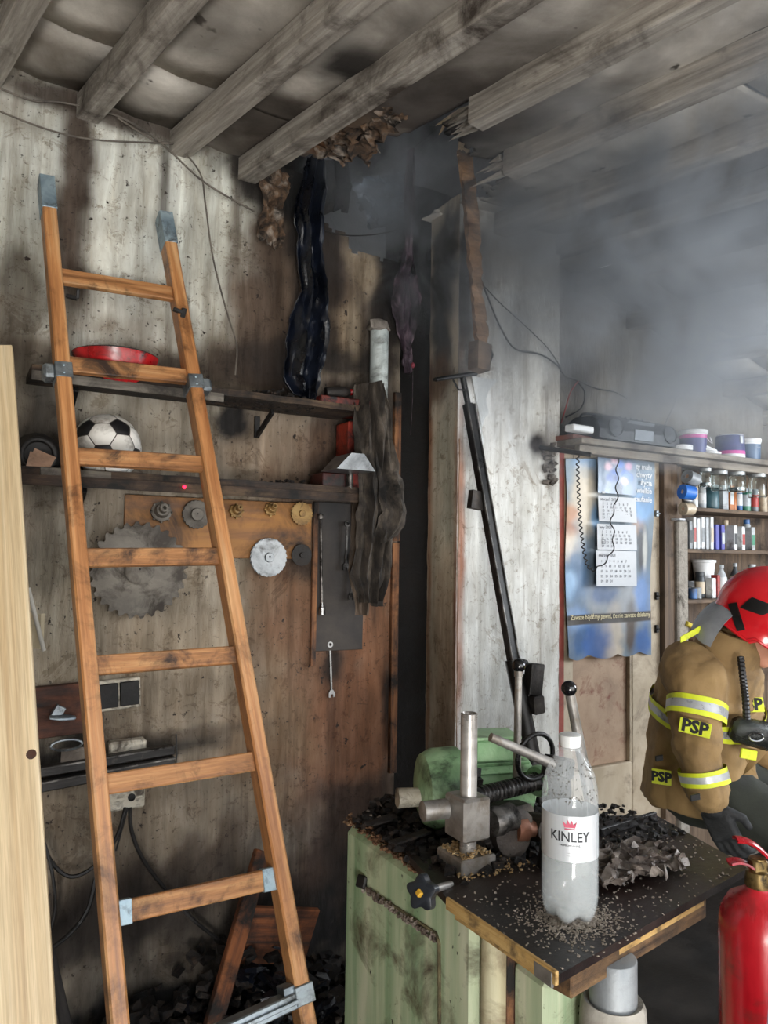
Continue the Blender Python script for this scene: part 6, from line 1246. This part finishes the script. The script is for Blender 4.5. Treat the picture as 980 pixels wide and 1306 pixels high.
m = MB(); m.text('PREMIUM MIXERS', .0050, cface+Vector((0, 0, lerp(zl0, zl1, .36))), rg2, (0, 0, 1), .0004, bend=Rb*1.012)
for k in range(2): m.text('• • • •', .005, cface+Vector((0, 0, lerp(zl0, zl1, .20-.06*k))), rg2, (0, 0, 1), .0004, bend=Rb*1.012)
m.build('small_print', M_lprint, lb_)
m = MB(); cw = Vector((0, 0, lerp(zl0, zl1, .76)))
m.prism([(-.010, 0), (.010, 0), (.013, .011), (.0065, .005), (.004, .014), (0, .006), (-.004, .014), (-.0065, .005), (-.013, .011)], cface+cw+toc2*.0012, rg2, (0, 0, 1), .001); m.prism([(-.010, -.004), (.010, -.004), (.010, -.002), (-.010, -.002)], cface+cw+toc2*.0012, rg2, (0, 0, 1), .001); m.build('crown_emblem', M_lred, lb_)
# droplets/soot flecks inside the shoulder
m = MB(); rnd = random.Random(9)
for k in range(150):
    an = rnd.uniform(-1.5, 1.5); zf = rnd.uniform(.68, .90); rr = Rb*np.interp(zf, [z for r_, z in prof], [r_ for r_, z in prof])*1.004
    p = Vector((bq.x, bq.y, .904+zf*H))+(toc*math.cos(an)+rgt*math.sin(an))*rr; m.chip(p, .0016*rnd.uniform(.4, 1.3), rnd, .8)
o = m.build('soot_flecks', mat('soot_fleck', ['#4a4742', '#77736c'], rough=.8, bump=0), bt); o['kind'] = 'stuff'
# ================================================================== FIREFIGHTER
random.seed(12)
WM = I4
G = lambda px, py, Y: gy(px, py, Y)
M_coat = mat('khaki_turnout_cloth', ['#6b5434', '#8a6f48', '#9a7f56'], scale=5, rough=.85, bump=.35, coord='obj', dirt='#4a3a26', damt=.18, dscale=4)
M_trou = mat('dark_trouser_cloth', ['#151715', '#23261f', '#2e3129'], scale=6, rough=.85, bump=.3, coord='obj')
M_skin = mat('skin', ['#b47a62', '#c98f76', '#d49d84'], scale=9, rough=.5, bump=.06, coord='obj')
M_hel = mat('red_helmet_shell', ['#b3121c', '#c8141f', '#d31824'], scale=3, rough=.18, bump=.0, coord='obj', rvar=.04, spec=.7)
M_hblk = mat('black_helmet_plastic', ['#0a0a0b', '#161617'], scale=9, rough=.35, bump=0, coord='obj')
M_flap = mat('silver_neck_flap', ['#6f7276', '#8f9296', '#a5a8ab'], scale=5, rough=.5, metal=.35, bump=.3, coord='obj')
M_yel = mat('fluorescent_yellow', ['#c9d21c', '#dbe63a'], scale=20, rough=.6, bump=.05, dirt='#7a7a2c', damt=.15)
M_sil = mat('reflective_silver', ['#9a9c9e', '#b9bbbc'], scale=20, rough=.35, metal=.3, bump=.05)
def capsule(m, p0, p1, r0, r1, n=16):
    p0 = Vector(p0); p1 = Vector(p1); L = (p1-p0).length; ax = (p1-p0).normalized() if L > 1e-6 else Vector((0, 0, 1))
    pr = [(r0*math.cos(a), r0*math.sin(a)) for a in [math.pi*(-.5+.5*k/6) for k in range(6)]]+[(r1*math.cos(a), L+r1*math.sin(a)) for a in [math.pi*.5*k/6 for k in range(7)]]
    return m.lathe(pr, p0, ax, n)
def ell(m, c, rx, ry, rz, X=None, Z=(0, 0, 1), n=20):
    Z = Vector(Z).normalized(); X = Vector(X) if X is not None else Z.orthogonal(); X = (X-Z*X.dot(Z)).normalized()
    pr = [(rx*math.cos(a), rz*math.sin(a)) for a in [math.pi*(-.5+k/12) for k in range(13)]]
    return m.lathe(pr, c, Z, n, ref=X, sy=ry/rx)
def remesh(o, vox, sm_=6, disp=0, size=.1, fac=.5):
    r_ = o.modifiers.new('r', 'REMESH'); r_.mode = 'VOXEL'; r_.voxel_size = vox; r_.use_smooth_shade = True
    s_ = o.modifiers.new('s', 'SMOOTH'); s_.iterations = sm_; s_.factor = fac
    if disp:
        tx = bpy.data.textures.new('folds', 'CLOUDS'); tx.noise_scale = size; tx.noise_depth = 2
        d_ = o.modifiers.new('d', 'DISPLACE'); d_.texture = tx; d_.strength = disp; d_.mid_level = .5; d_.texture_coords = 'LOCAL'
    return o
FW = Vector((.90, -.44, 0)).normalized(); RT = Vector((FW.y, -FW.x, 0))         # facing, his right-hand side
hip = G(893, 985, 2.60); chest = G(902, 895, 2.56); neck = G(925, 828, 2.50); hip.z = .93
shR = G(888, 868, 2.38); elR = G(889, 950, 2.32); wrR = G(903, 1010, 2.30)
shL = chest + (neck-chest)*.55 - RT*.19; elL = shL+Vector((.10, .02, -.27)); wrL = elL+Vector((.14, -.14, -.12))
pr_ = thing('person', 'firefighter in khaki coat and red helmet bending forward, looking down, behind the black plate', 'person', (hip.x, hip.y, 0), M=I4)
heel = lambda s: Vector((hip.x+s.x*.11, hip.y+s.y*.11, 0))
hd = G(975, 800, 2.44); face = Vector((.72, -.32, -.55)).normalized(); hup = (Vector((0, 0, 1))-face*face.z).normalized(); hrt = face.cross(hup)
# continuous body: head with face, neck, trunk, limbs
m = MB(I4)
ell(m, hd, .078, .098, .108, X=hrt, Z=hup); capsule(m, hd+face*.045-hup*.055, hd+face*.055-hup*.085, .045, .032)
capsule(m, hd+face*.098+hup*.005, hd+face*.118-hup*.028, .010, .016); capsule(m, hd+face*.088-hup*.058-hrt*.018, hd+face*.088-hup*.058+hrt*.018, .011, .011)
for sg in (-1, 1): ell(m, hd+hrt*sg*.082-hup*.005, .012, .022, .032, X=hrt, Z=hup, n=10); ell(m, hd+face*.075+hrt*sg*.034-hup*.03, .03, .02, .025, X=hrt, Z=hup, n=12)
capsule(m, hd-face*.03-hup*.05, neck+Vector((.03, 0, -.02)), .055, .050)
capsule(m, neck-Vector((0, 0, .06)), chest, .06, .14); capsule(m, chest, hip, .145, .13)
capsule(m, shR, elR, .055, .045); capsule(m, elR, wrR, .042, .032); capsule(m, shL, elL, .055, .045); capsule(m, elL, wrL, .042, .032); capsule(m, shR, shL, .05, .05)
KN = {}
for sg in (-1, 1):
    hj = hip+RT*sg*.10-Vector((0, 0, .06)); kn = hj+FW*.36-Vector((0, 0, .17)); an = Vector((kn.x, kn.y, .10))-FW*.16; KN[sg] = (hj, kn, an)
    capsule(m, hj, kn, .085, .058); capsule(m, kn, an, .055, .040)
remesh(m.build('body', M_skin, pr_), .009, 5)
m = MB(I4)
for sg in (-1, 1):
    e = hd+face*.080+hup*.012+hrt*sg*.032; ell(m, e, .012, .012, .012)
m.build('eyes', mat('eye', ['#2b2420'], rough=.2, bump=0), pr_, sm=60)
# trousers, boots
m = MB(I4); capsule(m, hip, hip-Vector((0, 0, .08)), .17, .16)
for sg in (-1, 1):
    hj, kn, an = KN[sg]; capsule(m, hj, kn, .115, .092); capsule(m, kn, an+Vector((0, 0, .06)), .090, .080)
remesh(m.build('trousers', M_trou, pr_), .014, 6, .02, .1)
for sg in (-1, 1):
    an = KN[sg][2]; m = MB(I4); capsule(m, Vector((an.x, an.y, .055)), Vector((an.x, an.y, .20)), .055, .062); capsule(m, Vector((an.x, an.y, .05))-FW*.03, Vector((an.x, an.y, .045))+FW*.16, .048, .044); remesh(m.build('boot', M_hblk, pr_), .010, 4)
# coat
m = MB(I4)
cb_ = hip-Vector((0, 0, .10))
prf = [(chest+Vector((0, 0, .07)), .155, .20), (chest, .175, .215), (chest.lerp(hip, .5), .170, .20), (hip, .175, .205), (cb_, .185, .215), (cb_-Vector((0, 0, .05)), .190, .22)]
for i in range(len(prf)-1):
    (a, ra_, rb__), (b, rc_, rd_) = prf[i], prf[i+1]; Z = (a-b).normalized()
    m.lathe([(rc_, 0), (ra_, (a-b).length)], b, Z, 28, ref=FW, sy=(rb__+rd_)/(ra_+rc_))
ell(m, chest+Vector((.01, 0, .055)), .165, .215, .125, X=FW); capsule(m, neck-Vector((0, 0, .06)), neck+Vector((0, 0, .0)), .125, .085)
capsule(m, shR+Vector((.0, .05, .02)), shR, .098, .094); capsule(m, shR, elR, .094, .075); capsule(m, elR, wrR, .074, .063)
capsule(m, shL+Vector((0, -.05, .02)), shL, .10, .09); capsule(m, shL, elL, .09, .075); capsule(m, elL, wrL, .073, .060)
remesh(m.build('turnout_coat', M_coat, pr_), .010, 7, .030, .075)
m = MB(I4); z = (neck-chest).normalized(); m.lathe([(.112, -.04), (.104, .03), (.096, .072), (.088, .074), (.092, .03), (.098, -.04)], neck+Vector((.012, 0, .0)), z, 26); m.build('collar', M_coat, pr_, sm=50)
# stripes
def band(c, ax_, r, wd, sy, ref, name='reflective_stripe', off=(0, 0)):
    rt = thing  # noqa
    for (a, b, mt, nm, k) in ((-.5, -.22, M_yel, 'yellow_stripe', 0), (-.22, .22, M_sil, 'silver_stripe', .0006), (.22, .5, M_yel, 'yellow_stripe', 0)):
        m = MB(I4); m.lathe([(r+k, wd*a), (r+k, wd*b)], c, ax_, 34, ref=ref, sy=sy); m.f = m.f[:-2]; m.mi = m.mi[:len(m.f)]; 
        for i in range(len(m.v)):
            p = m.v[i]; m.v[i] = p+noise.noise_vector(p*14)*.004
        m.build(nm, mt, pr_, sm=60)
ua = (shR-elR).normalized(); band(shR.lerp(elR, .47), (ua+Vector((.12, 0, .0))).normalized(), .091, .058, 1.0, FW)
fa = (elR-wrR).normalized(); band(elR.lerp(wrR, .66), fa, .0725, .045, 1.0, FW)
band(chest.lerp(hip, .12), (chest-hip).normalized(), .184, .055, 1.19, FW)
# patches
def patch(c, nrm, up, wd, hg, txt, sz):
    nrm = Vector(nrm).normalized(); up = (Vector(up)-nrm*nrm.dot(Vector(up))).normalized(); x = up.cross(nrm)
    m = MB(I4); m.box(c, (wd, .004, hg), Matrix((x, -nrm, up)).transposed(), .0015); p = m.build('name_patch', M_yel, pr_)
    m = MB(I4); m.text(txt, sz, c+nrm*.0028, x, up, .0008, bold=.0022); m.build('patch_lettering', mat('black_print', ['#0c0c0c'], rough=.6, bump=0), p)
def toward(p): return (CAM-p).normalized()
pc_ = shR.lerp(elR, .74); nn = (toward(pc_)+Vector((-.05, 0, 0))).normalized(); patch(pc_+nn*.094, nn, Vector((.16, 0, 1)), .088, .042, 'PSP', .050)
nn = (toward(chest)+FW*.35).normalized(); c_ = G(957, 899, 2.40); patch(c_, nn, (-.05, 0, 1), .085, .045, 'PSP', .050)
bp = G(844, 991, 2.47); patch(bp, (-.45, -.9, .0), (0, 0, 1), .060, .048, 'PSP', .042)
for (px, py, Y, wd) in ((841, 967, 2.47, .03), (887, 1017, 2.235, .035), (861, 940, 2.38, .015)):
    q = G(px, py, Y); m = MB(I4); m.box(q, (wd, .006, .018), (0, -4, 20)); m.build('strap_tab', M_hblk, pr_)
# chest gear: radio pouch, hose, flap
m = MB(I4); q = G(960, 935, 2.33); m.box(q, (.12, .06, .075), (10, 12, -10), .02); m.rough(.012, 12); m.build('chest_pouch', mat('black_wet_gear', ['#0b0c0c', '#1d201f', '#363b38'], scale=12, rough=.25, bump=.5, coord='obj'), pr_, sm=50)
m = MB(I4); P_ = smooth([G(945, 838, 2.36), G(948, 865, 2.33), G(951, 890, 2.32), G(953, 918, 2.32)], 12); m.tube(P_, [.010+.002*(i % 2) for i in range(len(P_))], 8); m.build('ribbed_hose', M_hblk, pr_, sm=20)
m = MB(I4); m.grid(lambda u, v: G(lerp(945, 978, u)+(v*8 if u < .5 else -v*14), lerp(955, 992, v)-abs(u-.5)*20*v*2, 2.33)+Vector((0, .01*math.sin(u*5), 0)), 8, 8, th=.004); m.build('khaki_flap', M_coat, pr_, sm=50)
m = MB(I4); q = G(955, 962, 2.31); m.box(q, (.05, .01, .030), (0, 10, 0), .004); m.build('yellow_stripe', M_yel, pr_)
m = MB(I4); m.tube([G(965, 940, 2.29)+Vector((.022*math.cos(a), 0, .012*math.sin(a))) for a in [k*math.pi/8 for k in range(16)]], .003, 5, closed=True); m.build('snap_ring', M_chr, pr_)
# gloves: palm, four fingers, thumb
M_glv = mat('black_glove', ['#0b0c0d', '#191a1c', '#2a2b2d'], scale=20, rough=.7, bump=.4, coord='obj')
def glove(wr, dr, back, sg):
    dr = dr.normalized(); back = (back-dr*back.dot(dr)).normalized(); sd = dr.cross(back)*sg; m = MB(I4); pm = wr+dr*.065
    capsule(m, wr-dr*.03, wr+dr*.01, .046, .038); m.box(pm, (.095, .085, .034), Matrix((dr, sd, back)).transposed(), .012)
    for k, (L, o_) in enumerate(((.070, -.033), (.080, -.011), (.075, .011), (.058, .032))):
        b = pm+dr*.042+sd*o_; k1 = b+dr*L*.45-back*.008; k2 = k1+dr*L*.30-back*.022; k3 = k2+dr*L*.12-back*.024
        capsule(m, b, k1, .0125, .0118, 10); capsule(m, k1, k2, .0118, .011, 10); capsule(m, k2, k3, .011, .0095, 10)
    b = wr+dr*.035-sd*.036; k1 = b-sd*.030+dr*.030-back*.012; k2 = k1+dr*.030-back*.012; capsule(m, b, k1, .017, .014, 10); capsule(m, k1, k2, .0135, .0115, 10)
    remesh(m.build('glove', M_glv, pr_), .0045, 3)
glove(wrR+(wrR-elR).normalized()*.03, (wrR-elR).normalized()+FW*.25, -FW*.3+RT, 1)
glove(wrL+(wrL-elL).normalized()*.03, (wrL-elL), Vector((0, 0, 1)), -1)
# helmet
ht = M_hel; hc = hd+hup*.040-face*.010
def hfun(u, v):     # u around, v from top (0) to rim (1)
    an = 2*math.pi*u; c_, s_ = math.cos(an), math.sin(an); rim = .62+.10*c_*c_-(.05 if c_ > 0 else 0)+.12*(abs(s_)**2)-(0.10 if (c_ > .75) else 0)
    el = v*rim*math.pi; rr = math.sin(min(el, math.pi*.62)); r1 = .142*(1+.06*abs(c_)); fl = .012*max(0, v-.85)/.15
    rad = rr+fl*2; zz = math.cos(el)
    crest = .010*math.exp(-(s_*rad*6)**2)*(1-v*.6)
    return hc+face*(c_*rad*.164)+hrt*(s_*rad*.130)+hup*(zz*.150+crest)
m = MB(I4); m.grid(hfun, 60, 26, th=.004); m.build('helmet_shell', ht, pr_, sm=60, label='glossy red helmet shell')
def on_h(u, v, off): 
    p = hfun(u, v); e = (hfun(u+.004, v)-p).cross(hfun(u, v+.01)-p).normalized(); 
    return p+(e if e.dot(p-hc) > 0 else -e)*off
nearu = .30 if hrt.dot(toward(hd)) > 0 else .70       # side facing the camera
for sgn, u0 in ((1 if nearu < .5 else -1, nearu), (-1 if nearu < .5 else 1, 1-nearu)):
    for (q4, nm) in ((((-.050, .56), (.030, .62), (.040, .76), (-.025, .70)), 'vent_insert'), (((.060, .74), (.085, .80), (.005, .965), (-.010, .90)), 'edge_insert')):
        m = MB(I4)
        def pf(a, b, q4=q4):
            x = [q4[0][i]*(1-a)*(1-b)+q4[1][i]*a*(1-b)+q4[2][i]*a*b+q4[3][i]*(1-a)*b for i in (0, 1)]; return on_h(u0+sgn*x[0], x[1], .004)
        m.grid(pf, 8, 8, th=.006); m.build(nm, M_hblk, pr_, sm=50)
m = MB(I4); m.tube([on_h(k/60, .99, .002) for k in range(60)], .005, 6, closed=True); m.build('rim_seal', M_hel, pr_, sm=60)
# neck flap
m = MB(I4)
def flap(u, v):
    an = math.pi*((.70 if nearu < .5 else .45)+.85*u); rad = 1+.42*math.sin(v*1.7); c_, s_ = math.cos(an), math.sin(an)
    return hc-hup*(.02+.115*v)+face*(c_*.128*rad)+hrt*(s_*.108*rad)+Vector((-.012, 0, -.05))*v*v+Vector((1, 1, 1))*.005*math.sin(u*17+v*3)
m.grid(flap, 30, 12, th=.003); m.build('neck_flap', M_flap, pr_, sm=60, label='silver-grey neck flap')
m = MB(I4); m.grid(lambda u, v: G(lerp(868, 893, u), lerp(812, 798, u)+v*8, lerp(2.42, 2.44, u)), 6, 4, th=.003); m.build('yellow_stripe', M_yel, pr_)
m = MB(I4); q = G(858, 843, 2.46); m.box(q, (.03, .02, .014), (0, -30, 0), .003); m.build('yellow_stripe', M_yel, pr_)
# ================================================================== FIRE EXTINGUISHER on a dark crate
M_ext = mat('red_extinguisher_paint', ['#8d1119', '#ab1822', '#bd2630'], scale=5, st=(2, 2, .4), rough=.28, bump=.05, dirt='#4a2a24', damt=.25, dscale=5)
YE = 1.50; ce = G(968, 1180, YE); zt_ = ce.z; re_ = .073
ex = thing('fire_extinguisher', 'big red sooty fire extinguisher standing at the bottom right beside the machine', 'extinguisher', (ce.x, ce.y, .40), M=I4)
ztop_ = G(968, 1134, YE).z
m = MB(I4); m.lathe([(0, .40), (re_*.92, .402), (re_, .42), (re_, ztop_-.075), (re_*.95, ztop_-.045), (re_*.75, ztop_-.018), (re_*.35, ztop_), (re_*.30, ztop_+.012)], (ce.x, ce.y, 0), n=36); m.build('cylinder_body', M_ext, ex, sm=60)
m = MB(I4); m.lathe([(re_*.30, ztop_+.0), (re_*.36, ztop_+.012), (re_*.30, ztop_+.035), (.014, ztop_+.04), (.014, ztop_+.06)], (ce.x, ce.y, 0), n=18); m.box((ce.x, ce.y, ztop_+.045), (.03, .03, .03), ch=.004); m.build('brass_valve', mat('dirty_brass', ['#4a3c24', '#7a653d', '#9a8358'], scale=14, rough=.4, metal=.8, bump=.15, dirt='#2a241a', damt=.4, dscale=30), ex, sm=40)
a = G(938, 1070, YE); b = Vector((ce.x+.02, ce.y, ztop_+.062)); m = MB(I4); m.grid(lambda u, v: a.lerp(b, u)+Vector((0, (v-.5)*.028, .006*math.sin(math.pi*v)+.010*math.sin(math.pi*u))), 12, 7, th=.005); m.build('squeeze_lever', M_ext, ex, sm=50)
a = G(930, 1098, YE); b = Vector((ce.x, ce.y, ztop_+.035)); m = MB(I4); m.grid(lambda u, v: a.lerp(b, u)+Vector((0, (v-.5)*.026, -.004*math.sin(math.pi*v)+.010*math.sin(math.pi*u))), 12, 7, th=.004); m.build('carry_handle', M_ext, ex, sm=50)
m = MB(I4); P_ = smooth([Vector((ce.x+.02, ce.y-.02, ztop_+.04)), Vector((ce.x+.10, ce.y-.04, ztop_)), Vector((ce.x+.115, ce.y-.02, ztop_-.15)), Vector((ce.x+.10, ce.y, ztop_-.35))]); m.tube(P_, .010, 8); m.build('hose', M_cab, ex, sm=60)
m = MB(I4); vs = []; n_ = 14; 
a0_ = math.atan2(-ce.y, -ce.x)
for j, zz in enumerate((ztop_-.13, ztop_-.40)):
    for k in range(n_): an = a0_-.1+(k/(n_-1))*(1.5 if j else 1.1)+(0 if j else .35); vs.append((ce.x+math.cos(an)*re_*1.006, ce.y+math.sin(an)*re_*1.006, zz))
m.add(vs, [[k, k+1, n_+k+1, n_+k] for k in range(n_-1)]); m.build('instruction_label', mat('slate_label', ['#3c4048', '#565b64', '#6a6f78'], scale=14, rough=.4, bump=.03), ex, sm=60)
M_crate = mat('dark_crate_wood', ['#0e0b09', '#241c16', '#3a2e25'], scale=5, st=(.6, 8, 8), rough=.8, bump=.4)
cr = thing('wooden_crate', 'dark dirty wooden crate on the floor under the fire extinguisher', 'crate', (ce.x, ce.y, 0), M=I4)
for k in range(4):
    for sg in (-1, 1): m = MB(I4); m.box((ce.x, ce.y+sg*.13, .05+.10*k), (.30, .016, .085)); m.build('slat', M_crate, cr, sm=30); m = MB(I4); m.box((ce.x+sg*.14, ce.y, .05+.10*k), (.016, .24, .085)); m.build('slat', M_crate, cr, sm=30)
m = MB(I4); m.box((ce.x, ce.y, .391), (.30, .28, .016)); m.build('crate_lid', M_crate, cr, sm=30)
m = MB(); q = wz(955, 1120, .88); m.lathe([(0, 0), (.05, .0), (.055, .10), (0, .11)], (1.36, -1.36, .0), n=14); 
# ================================================================== SMOKE
sm_b = MB(); 
x0, x1, y0, y1, z0_, z1_ = .72, 4.55, -3.3, .30, 1.9, 3.30
sm_b.box(((x0+x1)/2, (y0+y1)/2, (z0_+z1_)/2), (x1-x0, y1-y0, z1_-z0_), ch=.0001)
OC = Vector(((x0+x1)/2, (y0+y1)/2, z0_))
ms = bpy.data.materials.new('drifting_smoke'); ms.use_nodes = True; nt = ms.node_tree; N = nt.nodes; L = nt.links; N.remove(N['Principled BSDF'])
pv = N.new('ShaderNodeVolumePrincipled'); L.new(pv.outputs[0], N['Material Output'].inputs['Volume'])
pv.inputs['Color'].default_value = (.84, .90, .98, 1); pv.inputs['Anisotropy'].default_value = .25
tc = N.new('ShaderNodeTexCoord'); n1 = N.new('ShaderNodeTexNoise'); n1.inputs['Scale'].default_value = 1.9; n1.inputs['Detail'].default_value = 6; n1.inputs['Roughness'].default_value = .6; n1.inputs['Distortion'].default_value = 1.1; L.new(tc.outputs['Object'], n1.inputs['Vector'])
mr = N.new('ShaderNodeMapRange'); mr.inputs[1].default_value = .44; mr.inputs[2].default_value = .60; mr.inputs[3].default_value = .02; mr.inputs[4].default_value = 1.0; L.new(n1.outputs['Fac'], mr.inputs[0])
# denser near the roof and to the right of the burnt hole, thinning out towards the room
sx = N.new('ShaderNodeSeparateXYZ'); L.new(tc.outputs['Object'], sx.inputs[0])
def mrange(sock, a, b, c=0.0, d=1.0):
    r_ = N.new('ShaderNodeMapRange'); r_.interpolation_type = 'SMOOTHSTEP'; r_.inputs[1].default_value = a; r_.inputs[2].default_value = b; r_.inputs[3].default_value = c; r_.inputs[4].default_value = d; L.new(sock, r_.inputs[0]); return r_.outputs[0]
def mul(a, b):
    q = N.new('ShaderNodeMath'); q.operation = 'MULTIPLY'
    for i, v in enumerate((a, b)):
        if isinstance(v, (int, float)): q.inputs[i].default_value = v
        else: L.new(v, q.inputs[i])
    return q.outputs[0]
def addn(a, b):
    q = N.new('ShaderNodeMath'); q.operation = 'ADD'; L.new(a, q.inputs[0]); (L.new(b, q.inputs[1]) if not isinstance(b, float) else setattr(q.inputs[1], 'default_value', b)); return q.outputs[0]
near = addn(mul(mrange(sx.outputs['Y'], -.85-OC.y, -.15-OC.y, 1.0, 0.0), .92), .08)
dens = mul(mul(mr.outputs[0], mrange(sx.outputs['Z'], 2.26-OC.z, 2.80-OC.z)), mrange(sx.outputs['X'], .85-OC.x, 1.35-OC.x))
dens = mul(mul(dens, near), mrange(sx.outputs['Y'], -3.2-OC.y, -1.6-OC.y))
def gauss(c, r, a):
    vd = N.new('ShaderNodeVectorMath'); vd.operation = 'DISTANCE'; L.new(tc.outputs['Object'], vd.inputs[0]); vd.inputs[1].default_value = Vector(c)-OC
    return mul(mrange(vd.outputs['Value'], 0.0, r, a, 0.0), mr.outputs[0])
dens = addn(mul(dens, 2.4), gauss((1.15, -.15, 2.95), .55, 4.2))
dens = addn(dens, gauss((1.75, -.75, 2.62), .95, 6.0))
L.new(dens, pv.inputs['Density'])
o = sm_b.build('smoke', ms); tag(o, 'bluish-grey smoke drifting under the ceiling on the right', 'smoke', kind='stuff')
